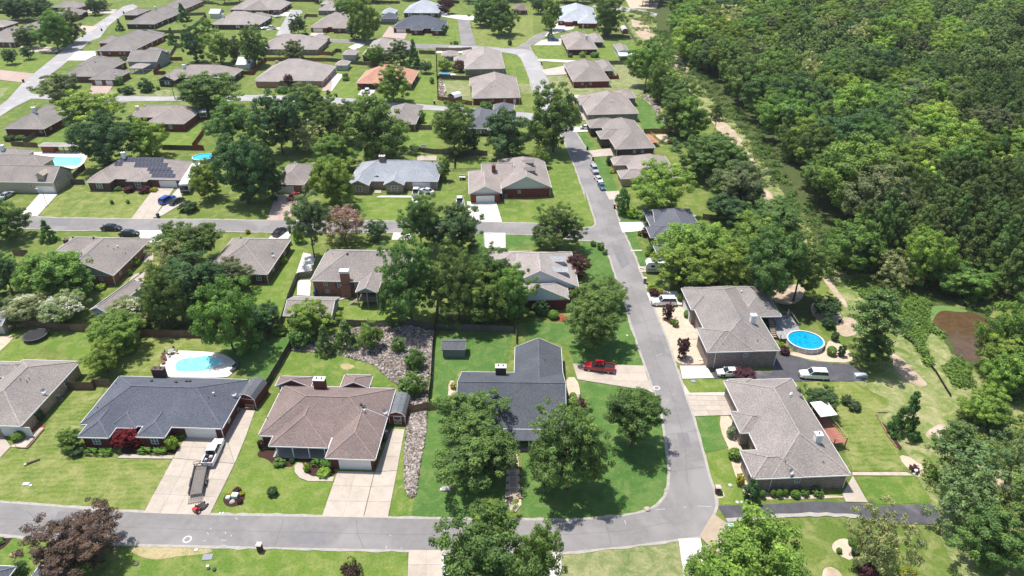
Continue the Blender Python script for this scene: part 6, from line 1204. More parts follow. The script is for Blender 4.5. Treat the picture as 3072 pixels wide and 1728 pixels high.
STRIP = pl([('A2',[(640,60),(880,100),(900,230),(1000,480),(1180,560),(1330,740),(1620,1070),(1720,1260)]),('A3',[(90,1250)]),('B3',[(220,100),(400,330),(550,600),(500,640),(380,520),(250,400),(100,250)]),('A2',[(1700,1330),(1590,1150),(1450,950),(1300,820),(1100,600),(930,480),(860,330),(690,180)])])
brush_mass('brush', STRIP, 1500, 'yellow-green brush along the cleared strip', .3, .9, (.25,.29,.11), dens=18)
brush_mass('brush', STRIP, 260, 'darker bushes scattered along the cleared strip', .8, 1.8, (.10,.17,.045), dens=40, noise_cut=.1)
CREEK = pl([('B3',[(640,700),(870,660),(1100,780),(1250,830),(1220,960),(1330,1060),(1400,1200),(1520,1290),(1560,1449),(1300,1449),(1180,1200),(1080,1080),(1000,1000),(800,830)])])
brush_mass('brush', CREEK, 900, 'bright bushes between the creek fence and the pond', .5, 1.5, (.16,.26,.06), dens=34, noise_cut=-.2)
LOWER = pl([('C3',[(1240,470),(1450,300),(1480,100),(1932,100),(2200,500),(2200,1100),(1500,960),(1300,900),(1240,860),(1180,720)])])
brush_mass('brush', LOWER, 520, 'brush under the thin trees at the right edge', .4, 1.3, (.17,.23,.07), dens=30, noise_cut=0)
EDGE = grow([Vector(p) for p in pl([('A2',[(900,230),(1000,480),(1180,560),(1330,740),(1620,1070),(1720,1260)]),('A3',[(90,1250)]),('B3',[(220,100),(400,330),(550,600),(870,640),(1110,760),(1560,880),(1560,800),(1110,690),(880,570),(600,520),(450,280),(260,60)]),('A2',[(1760,1200),(1660,1020),(1370,700),(1220,520),(1040,440),(950,220)])])], 1)
brush_mass('undergrowth', EDGE, 240, 'dark undergrowth at the foot of the wood edge', 1.2, 2.6, (.11,.19,.05), leaf=(.3,.55), dens=60, noise_cut=-1)
# ------------------------------------------------------------------ rock beds
def rocks(P, n, smin, smax, label):
    ico = bmesh.new(); bmesh.ops.create_icosphere(ico, subdivisions=1, radius=1); V0 = np.array([v.co[:] for v in ico.verts]); F0 = np.array([[v.index for v in f.verts] for f in ico.faces]); ico.free()
    V, Fc = [], []; xs = [p.x for p in P]; ys = [p.y for p in P]; c = 0
    while c < n:
        x = random.uniform(min(xs), max(xs)); y = random.uniform(min(ys), max(ys))
        if not inside(P, x, y): continue
        s = random.uniform(smin, smax); v = V0*(1+rng.uniform(-.28, .28, (len(V0), 1)))*np.array([s, s*random.uniform(.5, .9), s*random.uniform(.5, .9)])
        a = random.uniform(0, 6.28); R_ = np.array([[math.cos(a), -math.sin(a), 0], [math.sin(a), math.cos(a), 0], [0, 0, 1]])
        v = v@R_.T+np.array([x, y, .08+random.uniform(0, .12)]); Fc.append(F0+len(V0)*c); V.append(v); c += 1
    V = np.concatenate(V); Fc = np.concatenate(Fc); me = bpy.data.meshes.new('rocks'); me.from_pydata(V.tolist(), [], Fc.tolist()); me.materials.append(MATS['rock'])
    o = link('rocks', me); tag(o, label, kind='stuff'); return o
RB = pl([('B1',[(180,1150),(340,1130),(700,1010),(900,1000),(1215,1010),(1195,1449)]),('C1',[(1180,-120),(1165,60),(1160,190),(1040,230),(1035,150),(940,60)]),('B1',[(940,1430),(870,1380),(770,1290),(500,1212),(180,1190)])])
RB2 = pl([('C1',[(1040,270),(1160,250),(1155,400),(1110,640),(1080,860),(1040,890),(1005,830),(1000,560),(1015,380)])])
sheet('gravel_bed', RB, 'gravel_bed', .115, jitter=.4); sheet('gravel_bed', RB2, 'gravel_bed', .115, jitter=.3)
rocks(RB, 6800, .12, .33, 'bed of pale loose stones behind the brown-roofed house'); rocks(RB2, 2600, .12, .36, 'tapering strip of loose stones beside the concrete drive')
RB3 = pl([('T3',[(560,1140),(610,1150),(650,1300),(690,1420),(560,1410)])]); rocks(RB3, 260, .2, .5, 'white stones along the fence of the dry yard')
RB4 = pl([('A2',[(770,690),(840,690),(900,760),(950,900),(1010,920),(990,880),(900,850),(860,760)])]); rocks(RB4, 420, .25, .6, 'pale rubble behind the deep green lawn')
# ------------------------------------------------------------------ fences: posts, rails and picket panels
def panel_mesh(name, hh, gap=.02, n=16):
    m = MB()
    for k in range(n):
        a = k/n; m.box(a+gap/8, a+1/n-gap/8, -.012, .012, .04, hh*random.uniform(.97, 1.0))
    for z in (.3, hh*.82): m.box(0, 1, .012, .05, z-.04, z+.04)
    return m.mesh(name, ['wood'])
PANEL = panel_mesh('fence_panel', 1.8); PANEL_LOW = panel_mesh('fence_panel', 1.1, .25, 12)
POSTM = MB().box(-.05,.05,-.05,.05,0,1.9).mesh('fence_post', ['wood']); POSTL = MB().box(-.045,.045,-.045,.045,0,1.2).mesh('fence_post', ['wood'])
FC = {'grey':(.13,.115,.105),'brown':(.19,.12,.085),'red':(.20,.05,.035),'dark':(.075,.062,.055),'pale':(.27,.24,.21),'rust':(.27,.12,.06)}
def fence(label, col, t, pts, low=False, step=2.4):
    P = [gp(t, x, y).xy for x, y in pts]; o = thing('fence', label, 'fence', (P[0].x, P[0].y, 0), 0, 'garden fences'); c = FC[col]; org = P[0]
    for i in range(len(P)-1):
        a, b_ = P[i]-org, P[i+1]-org; L = (b_-a).length; n = max(1, round(L/step)); ang = math.atan2(b_.y-a.y, b_.x-a.x)
        for k in range(n):
            p = a.lerp(b_, k/n)
            link('panel', PANEL_LOW if low else PANEL, o, scl(c, random.uniform(.8, 1.2)), (p.x, p.y, 0), ang, (L/n, 1, random.uniform(.97, 1.03)))
            link('post', POSTL if low else POSTM, o, scl(c, .9), (p.x-.04*math.sin(ang), p.y+.06, 0), ang)
    return o
fence('weathered plank fence between the crape myrtles and the trampoline lawn','brown','B0',[(60,1010),(260,1020),(430,1040),(690,1058),(1000,1085),(1500,1098),(1932,1108)])
fence('dark plank fence running down between the two back yards left of the rock bed','dark','B1',[(160,1090),(175,1170),(100,1300),(10,1449),(-25,1500)])
fence('long grey plank fence behind the rock bed and the slate shed','grey','B1',[(465,1010),(800,1020),(960,1005),(1060,1010),(1140,1040),(1790,1060)])
fence('tall plank fence along the right side of the rock bed','dark','B1',[(1225,1000),(1205,1180),(1190,1449),(1175,1560)])
fence('short plank fence joining the red barn shed to the front-yard oak','brown','C1',[(1035,272),(1170,245),(1345,232)])
fence('plank fence at the right side of the slate shed lawn','pale','B1',[(1800,1010),(1805,1060),(1808,1140)])
fence('angled plank fence between the left-edge house and the slate-blue roof','brown','C0',[(465,90),(545,100),(680,100),(690,75),(810,78)])
fence('plank fence between the feathery tree drive and the side lawn','grey','B1',[(345,655),(235,668),(215,690),(160,830),(115,980),(100,1010)])
fence('fence between the two big oaks in the middle','grey','B1',[(1240,800),(1225,1000)])
fence('low fence at the left edge near the plank-fenced myrtles','pale','B0',[(-40,1020),(60,1025)],low=True)
fence('dark fence behind the solar house with the round pool','dark','A0',[(1175,1085),(1395,1090)])
fence('red plank fence beside the bright red-brick house','red','A0',[(1395,1090),(1480,1090),(1400,1075),(1490,955)])
fence('grey fence from the dark-brick house toward its lawn','grey','A0',[(175,1045),(265,990)]); fence('fence behind the pool house','brown','A0',[(85,1058),(180,1065),(280,1070)])
fence('plank fence between the pool yard and the solar house lawn','grey','A0',[(410,1400),(520,1310),(620,1220)]); fence('short fence left of the solar house','grey','A0',[(520,1338),(620,1338)])
fence('dark red fence around the small yard left of the white-shuttered house','red','T1',[(715,880),(480,880),(300,1085),(480,1085)])
fence('dark red fence right of the white-shuttered house','red','T1',[(1535,1080),(1740,1090),(1850,945),(1932,890)])
fence('grey fence around the lawn of the tall conical evergreen','grey','T1',[(145,480),(480,485),(740,480),(860,420),(1060,250),(1050,220),(780,230)])
fence('grey fence below the white lane in the far left yards','grey','T1',[(190,560),(500,560),(680,570)]); fence('fence running down beside the dry patch in the far left yards','grey','T1',[(700,690),(620,700),(540,830)])
fence('reddish fence behind the pinkish brick house','rust','T2',[(-40,885),(280,885),(540,890),(870,890)]); fence('long grey fence behind the pale green shed','grey','T2',[(870,890),(1000,900),(1200,930),(1450,950)])
fence('reddish fence at the corner of the far grey-brick house','rust','T2',[(725,795),(940,805)]); fence('fence around the small grey storage building','brown','T2',[(940,815),(1010,755),(1090,765)])
fence('reddish fence behind the orange-tan roof','brown','T2',[(1450,950),(1900,960)]); fence('tall fence on the left side of the far corner yards','dark','T3',[(520,780),(530,1090),(545,1420)])
fence('dark fence between the small blue pool yard and the dry yard','dark','T3',[(540,1150),(1000,1160),(1130,1150)]); fence('reddish fence at the street side of the dry yard','rust','T3',[(545,1449),(700,1480),(1050,1530)])
fence('fence along the road behind the roofed pavilion','brown','T3',[(520,740),(800,745),(1040,735)]); fence('fence behind the dark evergreen near the far road','grey','T3',[(280,780),(510,790)])
fence('far grey fence below the silver-roofed outbuilding','grey','T2',[(1600,355),(1850,360)]); fence('far brown fence left of the skylit house','brown','T2',[(545,280),(570,245),(740,250)])
fence('grey fence behind the white chimney house on the east curve','grey','T4',[(990,540),(1280,545),(1400,570)]); fence('curved fence along the cleared strip by the white garage','pale','T4',[(1290,280),(1400,500),(1500,660)])
fence('grey fence below the white carport','grey','T4',[(1080,935),(1400,935)]); fence('brown fence beside the deep green lawn','brown','A2',[(800,968),(1020,965),(1110,1010)]); fence('short dark fence piece at the edge of the dry yard','dark','A2',[(798,680),(840,660)])
fence('dark fence behind the slate-roofed east house','dark','B2',[(1225,240),(1340,252)]); fence('dark fence under the oaks behind the travel trailer','brown','B2',[(1390,690),(1560,700)])
fence('grey fence across the yard behind the basketball hoop','grey','A1',[(1040,1090),(1200,1115),(1600,1130)]); fence('fence between the two yards right of the hoop','dark','A1',[(1370,1110),(1360,1225)],); fence('low picket fence above the small utility trailer','pale','A1',[(1300,1245),(1620,1235)],low=True)
fence('plank fence by the grey-brown roof behind the grove','grey','A1',[(1085,940),(1200,940)]); fence('little fence at the left edge of the middle street','brown','B0',[(100,500),(215,505)])
fence('top row fence behind the far lawns','dark','T2',[(150,22),(760,32)]); fence('top row fence right of the far lawns','dark','T2',[(1580,50),(1932,55)]); fence('top fence beside the purple tree','dark','T3',[(600,20),(860,50)])
# black silt fence along the creek
def silt(t, pts, lab='low black silt fence winding along the creek bank below the pond'):
    P = [gp(t, x, y) for x, y in pts]; o = thing('silt_fence', lab, 'silt fence', P[0][:], 0)
    for i in range(len(P)-1):
        a, b_ = P[i]-P[0], P[i+1]-P[0]; MB().beam(a+Vector((0,0,.35)), b_+Vector((0,0,.35)), .03, .6).obj('cloth', 'rubber', o); MB().box(a.x-.03,a.x+.03,a.y-.03,a.y+.03,0,.8).obj('stake','wood',o,(.3,.24,.18))
silt('B3',[(1060,1090),(1120,1140),(1190,1220),(1240,1290),(1290,1350),(1350,1449),(1400,1530)])
silt('C3',[(1490,230),(1540,300),(1620,340),(1680,420)], 'short black silt fence among the brush at the right edge')
# ------------------------------------------------------------------ vehicles: a detailed one of each type, then copies
def wheel_mesh():
    m = MB().tube((0,-.11,0),(0,.11,0),.34,n=18); return m.mesh('tyre', ['rubber'])
WT = wheel_mesh(); WR = MB().tube((0,-.12,0),(0,.12,0),.21,n=12).mesh('rim', ['chrome'])
def hull(name, secs, mat, parent, color=None, smooth=True, bevel=.0):
    """body lofted through cross-sections: (x, half width low, half width high, z low, z high)"""
    m = MB(); n = 12; rings = []
    for (x, wl, wh, z0, z1) in secs:
        zm = z0+(z1-z0)*.45
        rings.append([(x,-wl*.93,z0),(x,-wl,z0+.08),(x,-wl,zm),(x,-wh,z1-.07),(x,-wh*.88,z1),(x,-wh*.3,z1+.015),(x,wh*.3,z1+.015),(x,wh*.88,z1),(x,wh,z1-.07),(x,wl,zm),(x,wl,z0+.08),(x,wl*.93,z0)])
    for i in range(len(rings)-1):
        m.add(rings[i]+rings[i+1], [(j, (j+1) % n, n+(j+1) % n, n+j) for j in range(n)])
    m.add(rings[0], [tuple(range(n))]); m.add(rings[-1], [tuple(range(n))[::-1]])
    return m.obj(name, mat, parent, color, smooth=False)
def vehicle(kind, label, col, loc=(0,0,0), rz=0, cat=None):
    o = thing({'sedan':'parked_car','suv':'parked_suv','pickup':'parked_pickup'}[kind], label, cat or {'sedan':'car','suv':'suv','pickup':'pickup truck'}[kind], loc, rz, 'parked vehicles')
    if kind == 'sedan':
        L = 4.8; body = [(-2.4,.72,.68,.35,.72),(-2.3,.86,.80,.25,.86),(-1.6,.9,.84,.2,.95),(-.5,.91,.86,.2,.97),(1.0,.91,.86,.2,.95),(1.9,.88,.80,.2,.86),(2.3,.80,.70,.25,.74),(2.42,.66,.6,.35,.62)]
        cab = [(-1.75,.80,.66,.92,.97),(-1.05,.80,.62,.92,1.38),(.15,.80,.62,.92,1.42),(.45,.80,.62,.92,1.38),(1.15,.80,.70,.92,.97)]; roof = (-1.0,.25,.58,1.40); wx = (-1.42,1.45); wr = 1
    elif kind == 'suv':
        L = 5.2; body = [(-2.6,.85,.80,.4,1.05),(-2.5,.97,.9,.32,1.12),(-1.0,.99,.93,.3,1.14),(.9,.99,.93,.3,1.13),(2.0,.97,.86,.3,1.06),(2.5,.9,.8,.35,.95),(2.6,.8,.7,.45,.8)]
        cab = [(-2.5,.90,.78,1.10,1.16),(-2.25,.90,.74,1.10,1.76),(-1.0,.90,.76,1.10,1.80),(.3,.90,.74,1.10,1.78),(1.05,.90,.80,1.10,1.16)]; roof = (-2.2,.35,.70,1.80); wx = (-1.6,1.65); wr = 1.12
    else:
        L = 5.9; body = [(-2.95,.92,.90,.5,1.0),(-2.9,.97,.95,.4,1.05),(-.95,.98,.95,.38,1.07),(-.9,.98,.94,.38,1.12),(1.3,.98,.93,.38,1.14),(2.3,.97,.86,.38,1.08),(2.85,.9,.8,.42,.98),(2.98,.8,.7,.5,.85)]
        cab = [(-.98,.90,.78,1.08,1.12),(-.85,.90,.74,1.08,1.80),(.2,.90,.76,1.08,1.84),(.75,.90,.74,1.08,1.80),(1.45,.90,.80,1.08,1.16)]; roof = (-.8,.75,.70,1.83); wx = (-1.85,1.9); wr = 1.16
    hull('body', body, 'car_paint', o, col); hull('cabin_glass', cab, 'dark_glass', o)
    MB().box(roof[0], roof[1]+.1, -roof[2]-.02, roof[2]+.02, roof[3]-.03, roof[3]+.045).obj('body', 'car_paint', o, col)
    # pillars
    pm = MB(); sg = cab
    for s in (-1, 1):
        pm.beam((cab[0][0]+.05,s*cab[0][2],cab[0][4]), (cab[1][0],s*cab[1][2],cab[1][4]), .07,.08); pm.beam((cab[-1][0]-.05,s*cab[-1][2],cab[-1][4]), (cab[-2][0],s*cab[-2][2],cab[-2][4]), .07,.08)
        pm.beam(((cab[1][0]+cab[-2][0])/2,s*.88,cab[0][3]), ((cab[1][0]+cab[-2][0])/2,s*cab[1][2],cab[2][4]), .09,.06)
        pm.beam((cab[1][0],s*.895,cab[0][3]+.02),(cab[-1][0],s*.895,cab[0][3]+.02),.05,.05)
    pm.obj('body', 'car_paint', o, col)
    x1 = body[-1][0]; x0 = body[0][0]; zf = body[-1][4]
    for s in (-1, 1):
        MB().box(x1-.22, x1-.02, s*.62-.16, s*.62+.16, zf-.02, zf+.12).obj('headlight', 'lamp_glass', o)
        MB().box(x0-.02, x0+.08, s*.74-.10, s*.74+.10, .75, .98).obj('taillight', 'red_lens', o)
        MB().box(.75, .9, s*1.02-.09, s*1.02+.09, 1.02, 1.16).obj('mirror', 'car_paint', o, col)
    MB().box(x1-.1, x1+.03, -.5, .5, zf-.32, zf-.08).obj('grille', 'black_metal', o); MB().box(x1-.08, x1+.07, -.82, .82, .32, .48).box(x0-.08, x0+.04, -.85, .85, .38, .55).obj('bumper', 'chrome' if kind == 'pickup' else 'plain', o, (.2,.2,.2))
    for wx_ in wx:
        for s in (-1, 1):
            w_ = link('wheel', WT, o, None, (wx_, s*.84, .34*wr), 0, (wr, 1, wr)); link('rim', WR, w_)
            MB().box(wx_-.42*wr, wx_+.42*wr, s*.9-.06, s*.9+.06, .3, .34*wr+.36).obj('wheel_arch', 'rubber', o)
    if kind == 'pickup':                                   # open bed: floor, side walls
        MB().box(-2.8,-1.0,-.80,.80,1.085,1.10).obj('bed_floor','rubber',o)
        for a in ((-2.95,-.95,.80,.96),(-2.95,-.95,-.96,-.80)): MB().box(a[0],a[1],a[2],a[3],1.0,1.28).obj('bed_side','car_paint',o,col)
        MB().box(-2.98,-2.88,-.8,.8,1.0,1.28).obj('tailgate','car_paint',o,col)
        for nm in (): pass
    return o
PROTO = {}
def park(kind, label, col, t, bx, by, fx, fy, z=.14, scale=1.0):
    """rear and front of the vehicle on the ground"""
    a = gp(t, bx, by, .6); f = gp(t, fx, fy, .6); rz = math.atan2(f.y-a.y, f.x-a.x); c = (a+f)/2
    if kind not in PROTO:
        PROTO[kind] = vehicle(kind, label, col, (c.x, c.y, z), rz); r = PROTO[kind]
    else:
        r = copy_thing(PROTO[kind], label, (c.x, c.y, z), rz)
        for ch in r.children:
            if ch.data and ch.data.materials and ch.data.materials[0] and ch.data.materials[0].name == 'car_paint': ch.color = (*col, 1)
    r.scale = (scale,)*3
    return r
RED, WH, BLK, SIL, NAVY = (.32,.012,.02), (.75,.75,.75), (.012,.013,.018), (.38,.40,.43), (.01,.03,.12)
park('pickup','dark red crew-cab pickup on the concrete drive by the charcoal roof',RED,'B2',580,1325,375,1300)
pw = park('pickup','white pickup with a loaded bed, hitched to the black trailer',WH,'C0',1510,640,1585,480)
park('suv','white long station wagon parked nose to the street beside the sandy bed',WH,'B2',1035,838,855,838,scale=1.05)
park('sedan','white sedan with a sunroof on the black asphalt drive',WH,'B2',1508,1348,1335,1348)
park('suv','white family off-roader on the asphalt, right of the round pool',WH,'B3',502,1370,312,1360)
park('sedan','black glossy sedan at the kerb of the middle street',BLK,'B0',735,298,878,300,scale=1.05)
park('sedan','dark grey car half hidden behind the gabled house',(.03,.035,.04),'B0',885,340,985,338)
park('suv','bright blue SUV on the drive of the solar house',(.0,.07,.36),'B0',1170,120,1250,75); park('sedan','black coupe beside the bright blue one',BLK,'B0',1240,125,1320,85)
park('sedan','silver-grey car before the tan garage at the left edge',SIL,'B0',10,85,90,40); park('pickup','white pickup seen from behind next to the white front garage',WH,'B1',1400,150,1398,65)
park('pickup','white pickup before the blue-grey roofed house',WH,'B1',1075,80,1090,5); park('sedan','pale car nose-in at the blue-grey roofed house',(.6,.6,.6),'B1',1190,40,1130,25)
park('sedan','red car on the pinkish drive among the oaks',RED,'B1',165,95,220,45); park('sedan','black car on the white drive by the hip-roofed house corner',BLK,'B1',70,345,115,310)
park('suv','silver SUV at the kerb of the side street, first in line',SIL,'A2',425,1205,462,1262); park('sedan','white small car at the kerb, between the silver and teal ones',WH,'A2',458,1285,490,1318,scale=.92); park('sedan','teal car at the kerb, last in line',(.05,.14,.17),'A2',480,1328,512,1375,scale=.92)
park('sedan','white car tucked beside the deck house garage',WH,'A2',370,925,400,925); park('pickup','bright blue pickup on the pink drive at the top',(.0,.09,.38),'T4',205,580,370,582)
park('suv','white car on the apron of the open garage',WH,'T2',1450,1370,1465,1275); park('suv','white SUV beside the pale silver roof',WH,'T3',565,205,690,210); park('sedan','white car half hidden below the pale silver roof',WH,'T3',380,218,520,226)
park('suv','black SUV on the white pad at the far short lane',BLK,'T2',200,210,75,205); park('pickup','white pickup at the far short lane',WH,'T2',140,415,0,405); park('pickup','dark blue pickup under the tree at the T-junction',NAVY,'A0',535,712,635,708)
park('pickup','white pickup cut by the bottom edge under the big oak',WH,'C1',1325,1340,1322,1560)
# load in the white pickup bed
for i,(x,y,z,sx,sy,sz,c) in enumerate([(-2.3,.3,1.12,.5,.4,.35,(.5,.5,.5)),(-2.4,-.4,1.12,.3,.25,.3,(.45,.03,.03)),(-1.7,-.3,1.12,.5,.5,.4,(.55,.55,.55)),(-1.5,.35,1.12,.4,.5,.5,(.04,.04,.04))]):
    m = pw.matrix_basis; p = Matrix.LocRotScale(pw.location, pw.rotation_euler, pw.scale)@Vector((x, y, z))
    o = MB().box(-sx/2,sx/2,-sy/2,sy/2,0,sz*.7).box(-sx/3,sx/3,-sy/3,sy/3,sz*.7,sz).obj('tool_crate','plain',None,c); o.location = p; o.rotation_euler = pw.rotation_euler
    tag(o, ['grey tool case in the white pickup bed','small red fuel can in the white pickup bed','pale box in the white pickup bed','black toolbox behind the cab of the white pickup'][i], 'box', 'load in the pickup bed')
# open utility trailer and riding mower
def utrailer(label, t, a, b_, col, small=False):
    A, B = gp(t, *a), gp(t, *b_); L = (B-A).length; rz = math.atan2(B.y-A.y, B.x-A.x); o = thing('utility_trailer', label, 'trailer', (A.x, A.y, .13), rz); W = 1.0 if not small else .8
    MB().box(0,L,-W,W,.5,.58).obj('deck_floor','wood',o,(.17,.15,.135) if not small else (.7,.7,.7))
    for s in (-1,1):
        MB().beam((0,s*W,.95),(L,s*W,.95),.11,.11).obj('side_rail','black_metal' if not small else 'plain',o,(.7,.7,.7))
        MB().beam((0,s*W,.56),(L,s*W,.56),.08,.16).obj('frame_rail','black_metal',o)
        for k in range(7): MB().beam((k*L/6,s*W,.55),(k*L/6,s*W,.95),.06,.06).obj('upright','black_metal',o)
        for dx in ((-.42,.42) if not small else (0,)):
            w_ = link('wheel', WT, o, None, (L*.42+dx, s*(W+.14), .34)); link('rim', WR, w_)
        MB().box(L*.42-.9,L*.42+.9,s*(W+.14)-.13,s*(W+.14)+.13,.70,.74).obj('fender','black_metal',o)
    MB().beam((L,W,.5),(L+1.3,0,.5),.09,.09).beam((L,-W,.5),(L+1.3,0,.5),.09,.09).obj('tongue','black_metal',o)
    if not small:
        for s in (0,.45,.9): MB().beam((L-.05,-W,.6+s),(L-.05,W,.6+s),.06,.06).obj('front_rack','black_metal',o)
        MB().beam((L-.6,-W,1.5),(L-.6,W,1.5),.06,.06).beam((L-.05,-W,1.5),(L-.6,-W,1.5),.05,.05).beam((L-.05,W,1.5),(L-.6,W,1.5),.05,.05).obj('rack_top','black_metal',o)
        for k in range(9): MB().beam((-.05,-W+k*W/4,.5),(-1.5,-W+k*W/4,.04),.05,.04).obj('ramp_bar','black_metal',o)
        for k in range(3): MB().beam((-.1-k*.6,-W,.47-k*.19),(-.1-k*.6,W,.47-k*.19),.05,.04).obj('ramp_crossbar','black_metal',o)
    return o
utrailer('black open-railed utility trailer with its ramp down, behind the white pickup','C0',(1425,878),(1468,668),(0,0,0))
utrailer('small white utility trailer parked on the grass beside the white front garage','A1',(1395,1298),(1440,1298),(1,1,1),True)
p = gp('C0',1450,968); o = thing('riding_mower','red zero-turn mower at the foot of the trailer ramp','mower',(p.x,p.y,.14),R(60))
MB().box(-.9,.1,-.42,.42,.35,.62).box(-.95,-.35,-.35,.35,.62,.85).obj('engine_cover','car_paint',o,(.45,.02,.02)); MB().box(-.1,1.0,-.62,.62,.12,.28).prism([(.2,-.75),(.9,-.6),(.9,.6),(.2,.75)],.1,.24).obj('mower_deck','plain',o,(.03,.03,.03))
MB().box(-.35,.15,-.26,.26,.62,.74).box(-.42,-.3,-.26,.26,.7,1.15).obj('seat','rubber',o)
for s in (-1,1):
    w_ = link('wheel',WT,o,None,(-.6,s*.55,.28),0,(.82,.9,.82)); link('rim',WR,w_); link('wheel',WT,o,None,(1.15,s*.4,.16),0,(.46,.6,.46)); MB().beam((.1,s*.3,.5),(.35,s*.25,1.15),.04,.04).obj('lap_bar','black_metal',o)
# coach, camper trailers
def camper(label, t, a, b_, Hh, W, motor=False, band=(.03,.03,.03), name='travel_trailer', cat='camper', up=0):
    A, B = gp(t, *a), gp(t, *b_); L = (B-A).length; rz = math.atan2(B.y-A.y, B.x-A.x); o = thing(name, label, cat, (A.x, A.y, .13), rz)
    m = MB(); prof = [(0,.55),(0,Hh-.15),(.15,Hh),(L-.7,Hh),(L-.12,Hh-.7 if not motor else Hh-.12),(L,1.3),(L-.15,.55)]
    for s, e in ((-1,1),):
        V = [(x,-W/2,z) for x,z in prof]+[(x,W/2,z) for x,z in prof]; n = len(prof); m.add(V, [tuple(range(n)), tuple(range(n,2*n))[::-1]]+[(k,(k+1)%n,n+(k+1)%n,n+k) for k in range(n)])
    m.obj('body','car_paint',o,(.72,.72,.71))
    for s in (-1,1):
        MB().box(.3,L-.5,s*(W/2+.01)-.01,s*(W/2+.01)+.01,.75,1.25).obj('stripe','plain',o,band)
        for k in range(3): MB().box(L*(.2+.24*k),L*(.2+.24*k)+.9,s*(W/2+.015)-.015,s*(W/2+.015)+.015,1.6,2.2).obj('window','dark_glass',o)
        w_ = link('wheel',WT,o,None,(L*.3,s*(W/2-.12),.3)); link('rim',WR,w_); w_ = link('wheel',WT,o,None,(L*.8 if motor else L*.42,s*(W/2-.12),.3)); link('rim',WR,w_)
    for k in range(3): MB().box(L*.2+k*L*.25,L*.2+k*L*.25+.7,-.35,.35,Hh,Hh+.22).obj('roof_unit','plain',o,(.6,.6,.6))
    if motor: MB().box(L-.02,L+.03,-W/2+.1,W/2-.1,1.3,2.6).obj('windscreen','dark_glass',o); MB().box(L-.02,L+.06,-W/2+.05,W/2-.05,.5,1.1).obj('front_cap','plain',o,(.03,.03,.03))
    else: MB().beam((L-.1,.5,.5),(L+1.2,0,.5),.08,.08).beam((L-.1,-.5,.5),(L+1.2,0,.5),.08,.08).obj('hitch','black_metal',o); MB().box(L-.05,L+.02,-.5,.5,1.5,2.1).obj('front_window','dark_glass',o)
    return o
camper('white travel trailer with grey swoosh bands beside the great bright oak','B2',(1010,618),(805,612),2.9,2.4,band=(.25,.26,.27))
camper('long white and black motor coach parked beside the solar house','A0',(1440,1255),(1345,1412),3.3,2.5,motor=True,band=(.02,.02,.02),name='motor_coach',cat='motor home')
camper('white camper with a black rear under the broad spreading oak','A0',(1495,780),(1480,870),3.0,2.4,motor=True,name='motor_coach',cat='motor home')
def boat(label, t, x, y, rz, L=5):
    p = gp(t, x, y); o = thing('covered_boat', label, 'boat', (p.x,p.y,.1), R(rz)); hull('hull',[(-L/2,.7,.9,.3,1.0),(0,.85,1.05,.2,1.05),(L*.35,.6,.85,.3,1.15),(L/2,.08,.12,.7,1.25)],'car_paint',o,(.7,.7,.7)); MB().box(-L*.1,L*.1,-.5,.5,1.0,1.5).obj('console','plain',o,(.6,.6,.6))
    for s in (-1,1): link('wheel',WT,o,None,(-.4,s*.9,.3))
boat('white boat on the far lawn beside the short lane','T2',165,258,20,4.5); boat('white covered boat at the garage end of the far pale-roofed house','T1',1905,425,10)
# ------------------------------------------------------------------ pools
def inpool(label, pool, decko, wmat, dcol=(.66,.61,.54)):
    c = sum(pool, Vector((0,0)))/len(pool); o = thing('swimming_pool', label, 'swimming pool', (c.x,c.y,0), 0)
    L = lambda P: [p-c for p in P]
    dk = sheet('pool_deck', L(decko), 'concrete', .115, parent=o, color=dcol, rim=.03)
    sheet('water', L(pool), wmat, .165, parent=o)
    P = L(pool); G = L(grow(pool, .35)); m = MB(); n = len(P)
    for i in range(n):
        j = (i+1) % n; m.add([(P[i].x,P[i].y,.15),(P[j].x,P[j].y,.15),(G[j].x,G[j].y,.15),(G[i].x,G[i].y,.15),(P[i].x,P[i].y,.24),(P[j].x,P[j].y,.24),(G[j].x,G[j].y,.24),(G[i].x,G[i].y,.24)],[(4,5,6,7),(0,1,5,4),(3,2,6,7)])
    m.obj('coping','concrete',o,(.74,.71,.66)); return o
inpool('kidney-shaped aqua pool on a pale deck behind the slate-blue roof', smooth(poly('B0',[(1270,1330),(1275,1280),(1330,1250),(1430,1245),(1480,1232),(1540,1236),(1580,1262),(1622,1275),(1600,1290),(1540,1310),(1500,1345),(1300,1350)])), smooth(poly('B0',[(1130,1372),(1170,1290),(1172,1235),(1230,1195),(1290,1190),(1440,1195),(1560,1205),(1640,1225),(1700,1265),(1728,1310),(1680,1360),(1640,1392),(1200,1380)]),2), 'pool_aqua')
inpool('rectangular aqua pool beside the long open pool house', poly('A0',[(330,1195),(370,1142),(600,1145),(590,1180),(560,1205),(400,1206)]), poly('A0',[(200,1150),(250,1105),(560,1095),(640,1130),(600,1200),(540,1225),(300,1222),(280,1180)]), 'pool_aqua')
